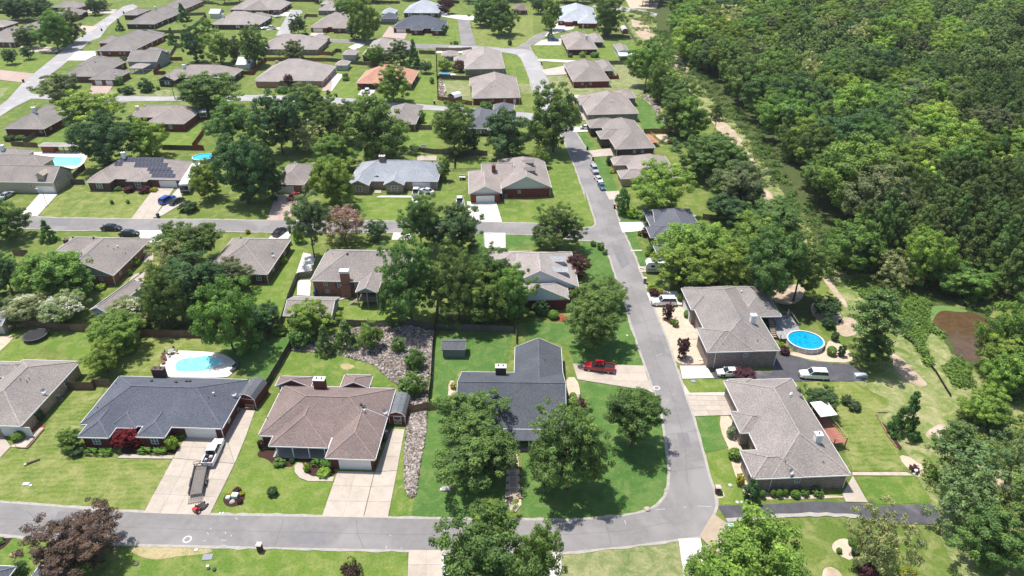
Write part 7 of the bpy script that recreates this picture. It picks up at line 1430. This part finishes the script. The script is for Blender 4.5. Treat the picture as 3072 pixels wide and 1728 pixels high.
def roundpool(label, t, x, y, wpx, hgt, wmat, wall=(.6,.6,.6), rect=None):
    s, e = pxm(t, x, y, hgt); p = gp(t, x, y, hgt); r = wpx/2/s; o = thing('above_ground_pool', label, 'swimming pool', (p.x,p.y,0), R(-8), None)
    n = 36 if not rect else 4; rx, ry = (r, r*.92) if not rect else (r, r*rect)
    off = 0 if not rect else math.pi/4; kk = 1 if not rect else math.sqrt(2)
    P = [(math.cos(2*math.pi*k/n+off)*rx*kk, math.sin(2*math.pi*k/n+off)*ry*kk) for k in range(n)]
    for k in range(0, n, 1):
        a, b_ = P[k], P[(k+1) % n]; MB().add([(a[0],a[1],0),(b_[0],b_[1],0),(b_[0],b_[1],hgt),(a[0],a[1],hgt),(a[0]*.98,a[1]*.98,0),(b_[0]*.98,b_[1]*.98,0),(b_[0]*.98,b_[1]*.98,hgt),(a[0]*.98,a[1]*.98,hgt)],[(0,1,2,3),(7,6,5,4),(3,2,6,7)]).obj('wall_panel','plain',o,wall)
        if k % 2 == 0: MB().box(a[0]*1.01-.05,a[0]*1.01+.05,a[1]*1.01-.05,a[1]*1.01+.05,0,hgt).obj('upright','plain',o,(.78,.78,.76))
    m = MB(); 
    for k in range(n):
        a, b_ = P[k], P[(k+1) % n]; m.add([(a[0]*1.03,a[1]*1.03,hgt+.03),(b_[0]*1.03,b_[1]*1.03,hgt+.03),(b_[0]*.955,b_[1]*.955,hgt+.03),(a[0]*.955,a[1]*.955,hgt+.03),(a[0]*1.03,a[1]*1.03,hgt-.02),(b_[0]*1.03,b_[1]*1.03,hgt-.02),(b_[0]*.955,b_[1]*.955,hgt-.02),(a[0]*.955,a[1]*.955,hgt-.02)],[(0,1,2,3),(4,5,1,0),(3,2,6,7)])
    m.obj('top_rail','plain',o,(.66,.65,.62)); MB().prism([(a*.965,b_*.965) for a,b_ in P],.2,hgt-.16).obj('water',wmat,o)
    MB().beam((rx*.97,-.25,hgt+.4),(rx*.97,-.25,0),.05,.05).beam((rx*.97,.25,hgt+.4),(rx*.97,.25,0),.05,.05).obj('ladder','white_trim',o)
    return o
roundpool('big round above-ground pool with deep blue water and a grey panelled wall','B3',350,1110,255,1.25,'pool_blue',(.50,.48,.46))
roundpool('small round above-ground pool behind the solar-panelled roof','A0',1470,1135,150,1.2,'pool_sky',(.3,.27,.3)); roundpool('small rectangular frame pool with pale blue water by the fence','T3',645,1060,140,1.1,'pool_sky',(.08,.16,.3),rect=.62)
# pool terrace behind the east house: planks, stair, parasols folded
p = gp('B3',190,1010); o = thing('pool_terrace','grey timber terrace between the east house and the round pool','terrace',(p.x,p.y,0),R(2))
for k in range(18): MB().box(-3.2+k*.3,-3.2+k*.3+.27,-6,2.5,1.0,1.06).obj('plank','wood',o,scl((.34,.33,.33),random.uniform(.85,1.15)))
for k in range(12): MB().box(-4.3,-3.3,-1.0-k*.34,-.72-k*.34,3.2-k*.24,3.26-k*.24).obj('stair_tread','wood',o,(.42,.33,.24))
MB().beam((-4.35,-.7,3.3),(-4.35,-5.0,.4),.08,.25).beam((-3.25,-.7,3.3),(-3.25,-5.0,.4),.08,.25).obj('stringer','wood',o,(.12,.1,.09))
for xy in ((-3,-5.8),(2,-5.8),(-3,2.3),(2,2.3)): MB().box(xy[0]-.07,xy[0]+.07,xy[1]-.07,xy[1]+.07,0,2.0).obj('post','wood',o,(.3,.29,.29))
MB().box(-3.2,2.2,2.35,2.42,1.9,2.0).box(2.15,2.22,-2,2.4,1.9,2.0).obj('rail','wood',o,(.3,.29,.29))
for i,(dx,dy) in enumerate(((-2.4,1.2),(1.0,1.5))):
    q = thing('patio_umbrella','folded grey parasol on the pool terrace, '+('left' if i == 0 else 'right')+' of two','parasol',(p.x+dx,p.y+dy,1.06),0,'folded parasols'); MB().tube((0,0,0),(0,0,2.4),.03,n=6).obj('pole','black_metal',q); MB().tube((0,0,1.0),(0,0,2.3),.26,.06,n=8).obj('canopy','plain',q,(.45,.46,.48)); MB().tube((0,0,0),(0,0,.1),.3,n=10).obj('base','plain',q,(.2,.2,.2))
def trampoline(label, t, x, y, wpx):
    s, e = pxm(t, x, y, .9); p = gp(t, x, y, .9); r = wpx/2/s; o = thing('trampoline', label, 'trampoline', (p.x,p.y,0)); n = 20
    MB().tube((0,0,.86),(0,0,.88),r*.86,n=24).obj('mat','rubber',o); m = ring('p', Vector((0,0,0)), r*.86, r*.14, .92, ''); m.obj('safety_pad','plain',o,(.05,.05,.055))
    for k in range(8):
        a = 2*math.pi*k/8; MB().tube((math.cos(a)*r,math.sin(a)*r,0),(math.cos(a)*r,math.sin(a)*r,.9),.04,n=6).obj('leg','black_metal',o)
trampoline('big round black trampoline on the mown lawn by the plank fence','B0',253,1072,165)
# ------------------------------------------------------------------ sheds with gambrel roofs
def barn(label, t, fl, fr, back, eave, col, roofc, door=False, metal=False):
    A, B, C = gp(t,*fl), gp(t,*fr), gp(t,*back); W = (B-A).length; rz = math.atan2(B.y-A.y,B.x-A.x); ux = (B-A).normalized(); uy = Vector((-ux.y,ux.x,0)); D = max(2.5,(C-A).dot(uy))
    o = thing('barn_shed', label, 'shed', (A.x,A.y,0), rz, 'outbuildings'); hr = W*.36
    pr = [(-.06,eave),(W*.16,eave+hr*.68),(W*.5,eave+hr),(W*.84,eave+hr*.68),(W+.06,eave)]
    MB().box(0,W,0,D,0,eave).add([(x,0,z) for x,z in [(0,eave)]+pr[1:4]+[(W,eave)]]+[(x,D,z) for x,z in [(0,eave)]+pr[1:4]+[(W,eave)]],[(0,1,2,3,4),(9,8,7,6,5),(0,4,9,5)]).obj('wall','siding',o,col)
    m = MB()
    for k in range(4):
        a, b_ = pr[k], pr[k+1]; m.add(*plane_poly([(a[0],-.18,a[1]+.06),(b_[0],-.18,b_[1]+.06),(b_[0],D+.15,b_[1]+.06),(a[0],D+.15,a[1]+.06)],.07))
    m.obj('roof','shingle' if not metal else 'plain',o,roofc)
    tr = MB()
    for k in range(4): tr.beam((pr[k][0],-.2,pr[k][1]-.02),(pr[k+1][0],-.2,pr[k+1][1]-.02),.05,.12)
    tr.box(0,.1,-.04,0,0,eave).box(W-.1,W,-.04,0,0,eave).box(0,W,-.04,0,eave-.08,eave).obj('trim','white_trim',o)
    if door:
        d = MB().box(W*.33,W*.72,-.05,0,.1,eave-.15).obj('door','siding',o,col); x0,x1 = W*.33,W*.72
        MB().box(x0-.08,x0,-.08,0,.05,eave-.1).box(x1,x1+.08,-.08,0,.05,eave-.1).box(x0,x1,-.08,0,eave-.18,eave-.1).box(x0,x1,-.08,0,.05,.15).box(x0,x1,-.08,0,.95,1.05).beam((x0,-.07,.1),(x1,-.07,1.0),.03,.09).beam((x0,-.07,1.0),(x1,-.07,.1),.03,.09).obj('door_trim','white_trim',d)
    return o
barn('big dark-red barn shed with a slate gambrel roof at the driveway end','C0',(1735,222),(1860,238),(1925,115),2.1,(.16,.035,.03),(.13,.135,.145))
barn('small red barn shed with white crossed door between two back yards','C1',(890,346),(1008,350),(1035,210),1.9,(.20,.05,.04),(.15,.16,.17),door=True)
barn('small shed with a shiny white rounded roof by the dry yard fence','T3',(700,1449),(800,1480),(865,1440),1.7,(.25,.1,.08),(.66,.68,.70),metal=True)
barn('tiny red barn shed by the cleared strip at the top','T4',(1285,490),(1375,490),(1385,440),1.6,(.22,.06,.05),(.45,.45,.46),door=False)
# ------------------------------------------------------------------ street furniture and yard things
def mailbox(label, t, x, y, col=(.10,.06,.05), top=(.55,.5,.45), h_=1.4):
    p = gp(t, x, y); o = thing('mailbox', label, 'mailbox', (p.x,p.y,0), R(-3), 'brick mailbox pillars'); MB().box(-.32,.32,-.32,.32,0,h_).obj('pillar','brick_wall',o,col); MB().box(-.40,.40,-.40,.40,h_,h_+.1).box(-.25,.25,-.25,.25,h_+.1,h_+.16).obj('capstone','concrete',o,top); MB().box(-.15,.15,-.37,-.31,.9,1.15).obj('box_door','black_metal',o)
mailbox('dark brick mailbox pillar on the lawn edge of the bottom street','C0',1888,1268,(.09,.045,.04)); mailbox('pale-capped mailbox pillar by the purple bush','B2',806,700,(.28,.22,.18)); mailbox('brick mailbox pillar in its round bed at the street bend','C2',1330,850,(.14,.06,.05),(.6,.5,.45))
mailbox('dark mailbox pillar at the kerb by the lollipop trees','A0',412,395,(.08,.05,.05)); mailbox('dark mailbox pillar further down the pale diagonal road','A0',172,598,(.08,.05,.05)); mailbox('mailbox pillar at the head of the diagonal road','A0',898,100,(.08,.05,.05)); mailbox('mailbox pillar beside the street lamp on the diagonal road','A0',738,225,(.08,.05,.05))
mailbox('mailbox pillar near the pink far driveway curve','A2',60,470,(.1,.05,.04)); mailbox('mailbox pillar before the deck house drive','A2',432,1165,(.14,.08,.06)); mailbox('mailbox pillar on the lawn left of the orange-tan house','A1',508,705,(.06,.05,.05)); mailbox('mailbox pillar on the lawn right of the orange-tan house','A1',1216,755,(.06,.05,.05))
def bin_(label, t, x, y, col):
    p = gp(t, x, y); o = thing('trash_bin', label, 'trash bin', (p.x,p.y,.12), random.uniform(-.3,.3), 'wheeled trash bins'); MB().add([(-.25,-.27,0),(.25,-.27,0),(.25,.27,0),(-.25,.27,0),(-.3,-.34,1.0),(.3,-.34,1.0),(.3,.34,1.0),(-.3,.34,1.0)],[(3,2,1,0),(0,1,5,4),(1,2,6,5),(2,3,7,6),(3,0,4,7)]).obj('bin_body','plain',o,col); MB().box(-.32,.32,-.37,.37,1.0,1.07).box(-.28,.28,-.30,.3,1.07,1.12).obj('lid','plain',o,scl(col,.8))
    for s in (-1,1): MB().tube((s*.28-.03,.28,.12),(s*.28+.03,.28,.12),.12,n=10).obj('wheel','rubber',o)
bin_('black bin at the drive mouth of the solar house','B0',1148,225,(.03,.035,.04)); bin_('blue bin against the pink-brick wall','B1',354,790,(.03,.12,.35)); bin_('dark bin at the kerb near the three-car line','A2',391,1088,(.02,.02,.025)); bin_('red-brown bin at the street by the light bush','B2',588,160,(.15,.03,.03)); bin_('black bin at the white drive near the feathery tree','B1',172,340,(.02,.02,.02)); bin_('dark bin beside the blue-grey roofed house garage','B1',1180,-15,(.03,.03,.03)); bin_('black bin in the garage court of the mottled brown house','C1',850,470,(.02,.02,.02))
def ac(label, t, x, y, z=.0):
    p = gp(t, x, y); o = thing('ac_unit', label, 'air conditioner', (p.x,p.y,0), R(-3), 'air conditioning units'); MB().box(-.42,.42,-.42,.42,0,.1).obj('pad','concrete',o,(.5,.5,.48)); MB().box(-.38,.38,-.38,.38,.1,.95).obj('casing','plain',o,(.12,.12,.12)); MB().tube((0,0,.95),(0,0,1.0),.33,n=16).obj('fan_guard','plain',o,(.55,.55,.53))
    for k in range(6): MB().box(-.39,.39,-.395,-.38,.2+k*.12,.24+k*.12).obj('louvre','plain',o,(.3,.3,.3))
ac('air conditioner at the right wall of the slate-blue roofed house','C0',1722,265); ac('air conditioner at the right wall of the mottled brown house','C1',868,430); ac('air conditioner by the side wall of the left-edge house','C0',435,170); ac('air conditioner by the gabled house side wall','B0',1015,500); ac('air conditioner beside the front-facing white garage','B1',1733,80); ac('air conditioner at the red side wall on the curve','A2',382,634); ac('air conditioner at the red wall by the white back door','A1',1655,752)
def lamp(label, t, x, y, h_=7, head=True, rz=0, wood=False):
    p = gp(t, x, y); o = thing('street_lamp' if head else 'utility_pole', label, 'street lamp' if head else 'pole', (p.x,p.y,0), rz, 'poles and lamps'); MB().tube((0,0,0),(0,0,h_),.13 if wood else .07,.09 if wood else .05,n=8).obj('pole','wood' if wood else 'plain',o,(.10,.075,.06) if wood else (.25,.25,.25))
    if head: MB().beam((0,0,h_-.1),(-1.0,0,h_+.1),.07,.07).obj('arm','plain',o,(.4,.4,.4)); MB().box(-1.6,-.9,-.16,.16,h_,h_+.16).obj('lamp_head','plain',o,(.6,.6,.6))
lamp('tall dark pole with a lamp head before the white-shuttered house','A0',1268,722,10,wood=True); lamp('street lamp beside the pale diagonal road','T0',1550,415,6); lamp('lamp post on the lawn above the white station wagon','B2',975,790,4); lamp('slender lamp at the white drive off the middle street','B1',1578,440,4,rz=R(180)); lamp('lamp post at the white drive by the tan house','B0',342,135,5)
lamp('thin lamp on the far front lawn','T3',806,590,5); lamp('utility pole in the white garage yard','T4',1385,660,6,False); lamp('pole behind the pale tan roofed house','B2',1092,35,7,False)
def hoop(label, t, x, y):
    p = gp(t, x, y); o = thing('basketball_hoop', label, 'basketball hoop', (p.x,p.y,0), R(0)); MB().tube((0,0,0),(0,0,3.2),.07,n=8).obj('pole','black_metal',o); MB().box(-.9,.9,-.5,-.45,2.9,4.0).obj('backboard','plain',o,(.6,.62,.66)); MB().box(-.7,.7,.0,.6,0,.3).obj('base','plain',o,(.05,.05,.05))
    m = ring('r', Vector((0,-.75,0)), .22, .03, 3.05, ''); m.obj('rim','plain',o,(.5,.1,.02))
hoop('basketball hoop on the patio behind the blue-grey roof','A1',1142,1130)
def utilbox(label, t, x, y, sx, sy, h_, col, name='utility_box', cat='utility box'):
    p = gp(t, x, y); o = thing(name, label, cat, (p.x,p.y,.05), R(random.uniform(-6,6))); MB().box(-sx/2,sx/2,-sy/2,sy/2,0,h_).obj('cabinet','plain',o,col); MB().box(-sx/2-.04,sx/2+.04,-sy/2-.04,sy/2+.04,h_,h_+.05).obj('lid','plain',o,scl(col,1.1)); return o
utilbox('pale green transformer box in the oval bed','C0',1706,880,.9,.8,.6,(.42,.52,.44)); utilbox('white utility pedestal in the oval bed','C0',1655,895,.5,.5,.5,(.6,.62,.62)); utilbox('pale cover plate on the mown front lawn, larger','C0',190,785,.9,.5,.06,(.6,.6,.57)); utilbox('pale cover plate on the mown front lawn, smaller','C0',224,795,.3,.3,.06,(.6,.6,.57))
utilbox('grey meter plate in the bottom lawn','C0',1505,1315,1.3,.9,.04,(.22,.22,.25)); utilbox('tiny pale valve lid in the bottom lawn','C0',1422,1263,.4,.3,.05,(.5,.6,.55)); utilbox('grey valve box in the deep green lawn','C1',1300,822,1.3,.8,.15,(.30,.28,.26)); utilbox('white lid beside the valve box','C1',1268,825,.4,.4,.08,(.6,.58,.55)); utilbox('teal utility pedestal where the drives meet','C2',1428,1090,.8,.6,.3,(.30,.50,.45)); utilbox('grey meter plate in the small fork lawn','C2',1255,1245,.7,.6,.05,(.25,.26,.3)); utilbox('grey plate in the upper east lawn','C2',1158,40,.7,.6,.05,(.25,.26,.3)); utilbox('green utility box by the T-junction on the left','T0',570,1300,1.4,1.1,1.1,(.35,.48,.42)); utilbox('white pipe riser in the bottom lawn','C0',1510,1395,.3,.3,.5,(.5,.5,.47)); utilbox('black drain cover in the bottom lawn','C0',1555,1408,.3,.4,.2,(.03,.03,.03))
# boulders, benches, planters and small garden pieces
def boulder(label, t, x, y, s, col=(.40,.34,.29)):
    p = gp(t, x, y); bm = bmesh.new(); bmesh.ops.create_icosphere(bm, subdivisions=2, radius=1)
    for v in bm.verts: v.co *= 1+.25*mnoise.noise(v.co*1.3+Vector((x,y,0))); v.co.z *= .6
    me = bpy.data.meshes.new('boulder'); bm.to_mesh(me); bm.free(); me.materials.append(MATS['masonry']); o = link('boulder', me, None, col, (p.x,p.y,s*.3), random.random()*3, s); tag(o, label, 'rock', 'garden boulders')
for a in [('tan boulder in the oval bed','C0',1685,915,.45),('pale boulder at the kerb of the corner lawn','C2',825,970,.5),('small brown boulder on the corner lawn edge','C2',960,830,.28),('rounded dark stone in the bottom lawn','C0',990,1365,.35,(.16,.12,.11)),('pale stone at the lawn edge of the mown yard','C0',1595,995,.2,(.6,.58,.55)),('second pale stone at the lawn edge','C0',1618,995,.2,(.6,.58,.55)),('pale stone by the east drive mouth, left','C2',1478,918,.3,(.55,.5,.45)),('pale stone by the east drive mouth, right','C2',1508,915,.25,(.5,.48,.45)),('light flat stone on the east front lawn','C2',1425,795,.35,(.5,.5,.48)),('pale stone in the front yard by the bed','B2',680,1080,.25,(.6,.6,.55)),('white stone at the edge of the pale lawn','A0',395,1372,.3,(.6,.6,.55))]: boulder(*a)
def bench(label, t, x, y, rz, col=(.40,.26,.17), L=1.6):
    p = gp(t, x, y); o = thing('bench', label, 'bench', (p.x,p.y,.12), R(rz))
    for k in range(4): MB().box(-L/2,L/2,-.2+k*.11,-.11+k*.11,.43,.47).obj('slat','wood',o,col)
    for k in range(3): MB().box(-L/2,L/2,.26,.29,.55+k*.14,.65+k*.14).obj('slat','wood',o,col)
    for s in (-1,1): MB().box(s*L/2-.05,s*L/2+.05,-.2,.28,0,.43).box(s*L/2-.05,s*L/2+.05,.24,.3,.43,.95).obj('leg','wood',o,scl(col,.8))
bench('small wooden bench before the big dark-red barn shed','C0',1810,245,-4)
def chair(label, t, x, y, rz, col):
    p = gp(t, x, y); o = thing('lounge_chair', label, 'lounge chair', (p.x,p.y,.15), R(rz), 'pool deck chairs'); MB().box(-.9,.5,-.33,.33,.3,.36).obj('seat','plain',o,col); m = MB().beam((.5,0,.33),(1.05,0,.8),.66,.05); m.obj('backrest','plain',o,col)
    for sx in (-.8,.4):
        for s in (-.3,.3): MB().box(sx-.03,sx+.03,s-.03,s+.03,0,.3).obj('leg','black_metal',o)
for a in [('dark lounge chair on the left of the kidney pool deck','B0',1195,1250,120,(.12,.06,.05)),('brown lounge chair beside the dark one on the kidney pool deck','B0',1185,1275,115,(.16,.08,.05)),('black lounge chair at the right end of the kidney pool deck','B0',1712,1300,70,(.04,.04,.04)),('dark lounge chair at the lower right of the kidney pool deck','B0',1700,1330,60,(.05,.05,.06))]: chair(*a)
def table(label, t, x, y, r=.6, col=(.3,.3,.3), n=4):
    p = gp(t, x, y); o = thing('patio_table', label, 'patio table', (p.x,p.y,.15)); MB().tube((0,0,.7),(0,0,.74),r,n=18).obj('table_top','plain',o,col)
    for k in range(4): a = k*math.pi/2+.7; MB().beam((math.cos(a)*.4,math.sin(a)*.4,0),(math.cos(a)*.2,math.sin(a)*.2,.7),.04,.04).obj('leg','black_metal',o)
    for k in range(n):
        a = k*2*math.pi/n; q = thing('patio_chair', 'metal chair round the patio table by the kidney pool', 'chair', (p.x+math.cos(a)*1.05,p.y+math.sin(a)*1.05,.15), a, 'chairs round the pool table'); MB().box(-.22,.22,-.22,.22,.42,.46).obj('seat','plain',q,(.15,.15,.15)); MB().box(.18,.22,-.22,.22,.46,.9).obj('backrest','plain',q,(.15,.15,.15))
        for sx in (-.19,.19):
            for s in (-.19,.19): MB().box(sx-.02,sx+.02,s-.02,s+.02,0,.42).obj('leg','black_metal',q)
table('round patio table at the corner of the kidney pool deck','B0',1245,1212)
# stepping-stone path and terraced walk between the oaks
o = thing('stone_path','stepped garden path of square pavers between the two front-yard oaks','path',tuple(gp('C1',1790,900)[:2])+(0,),R(1)); g0 = gp('C1',1790,900)
sheet('path_bed', poly('C1',[(1728,940),(1845,940),(1822,560),(1845,520),(1770,520),(1740,640),(1728,860)]), 'sand', .118, jitter=.15)
for k in range(13): w_ = random.uniform(.85,1.0); MB().box(-w_/2,w_/2,-.8+k*1.15,.05+k*1.15,.12,.16+.02*(k%2)).obj('paver','concrete',o,scl((.36,.28,.23),random.uniform(.8,1.2)))
for k in range(5):
    MB().box(-1.4,-.7,.1+k*1.6,.35+k*1.6,.1,.32).box(.7,1.4,.1+k*1.6,.35+k*1.6,.1,.32).obj('step_block','masonry',o,(.22,.14,.11))
for i,(x,y) in enumerate([(1808,905),(1800,610),(1805,655),(1758,660)]): T_('bshrub','C1',x-16,y-18,x+16,y+14,['small bright plant at the bottom of the stepped path','small plant halfway up the stepped path, upper','small plant halfway up the stepped path, lower','small plant left of the stepped path'][i],name='plant',cat='plant')
# brick stepping beds of the left-edge house, garden retaining edges
for i,(t,pts,lab) in enumerate([('C0',[(105,495),(120,520),(200,525),(320,385)],'brick edging along the left-edge house bed'),('C3',[(860,275),(940,430),(1010,520)],'timber edging of the mulch bed on the back lawn'),('C2',[(1060,1296-1372),(1255,1292-1372)],'brick edging in front of the sandy bed'),('C3',[(870,265),(940,265)],'short timber step at the top of the mulch bed')]):
    P = [gp(t,x,y,.1) for x,y in pts]; o = thing('garden_edging',lab,'edging',tuple(P[0][:2])+(0,),0,'garden edgings')
    for a,b_ in zip(P,P[1:]):
        n = max(1,int((b_-a).length/.6))
        for k in range(n): MB().beam(a.lerp(b_,(k+.04)/n)-P[0]+Vector((0,0,.2)),a.lerp(b_,(k+.96)/n)-P[0]+Vector((0,0,.2)),.14,.16).obj('edging_stone','masonry',o,scl((.30,.17,.12),random.uniform(.8,1.2)))
# tyre planter, log, white pool slide and small pieces
p = gp('C0',245,625); o = thing('log','short brown log lying on the mown front lawn','log',(p.x,p.y,.2),R(35)); MB().tube((-.9,0,0),(.9,0,0),.2,.17,n=9).obj('log_body','bark',o); MB().box(-1.35,-1.0,-.25,.2,-.1,.1).obj('log_stump','masonry',o,(.5,.42,.33))
p = gp('B2',1215,1255); utilbox('flat pale stone slab in the sandy bed','B2',1215,1255,1.0,.4,.12,(.6,.52,.42),'stone_slab','slab')
utilbox('white low utility trailer bed at the end of the asphalt','B3',745,1378,2.2,1.0,.5,(.45,.47,.5),'flat_trailer','trailer')
p = gp('B2',1430,1330)
# wine-red flowers and planters along porches
for i,(t,x,y) in enumerate([('T1',1420,410),('T1',1460,410),('T1',1500,410),('T1',1540,410)]): T_('yshrub',t,x-18,y-16,x+18,y+14,'yellow flower tub before the far porch',name='flower_tub',cat='flower tub',group='yellow flower tubs before the far porch')
p = gp('C3',1140,710); o = thing('garden_statue','small white garden ornament beside the wine-red bush','ornament',(p.x,p.y,0)); MB().tube((0,0,0),(0,0,.2),.3,.25,n=10).obj('base','white_trim',o); MB().tube((0,0,.2),(0,0,.8),.1,.16,n=8).tube((0,0,.8),(0,0,.95),.3,.22,n=12).obj('bowl','white_trim',o)
boulder('pale rock at the end of the asphalt turnaround','C3',1405,970,.6,(.4,.4,.42))

# ------------------------------------------------------------------ thin summer haze
hz = MB().box(-1100,1100,-150,1150,-1,87); m_ = bpy.data.materials.new('haze'); m_.use_nodes = True; nt_ = m_.node_tree; nt_.nodes.clear(); MATS['haze'] = m_
vo = nt_.nodes.new('ShaderNodeVolumePrincipled'); vo.inputs['Color'].default_value = (.92,.95,1,1); vo.inputs['Density'].default_value = .00007
ou = nt_.nodes.new('ShaderNodeOutputMaterial'); nt_.links.new(vo.outputs[0], ou.inputs['Volume']); o = hz.obj('haze', 'haze'); o['kind'] = 'stuff'; o['label'] = 'thin pale haze over the whole subdivision'
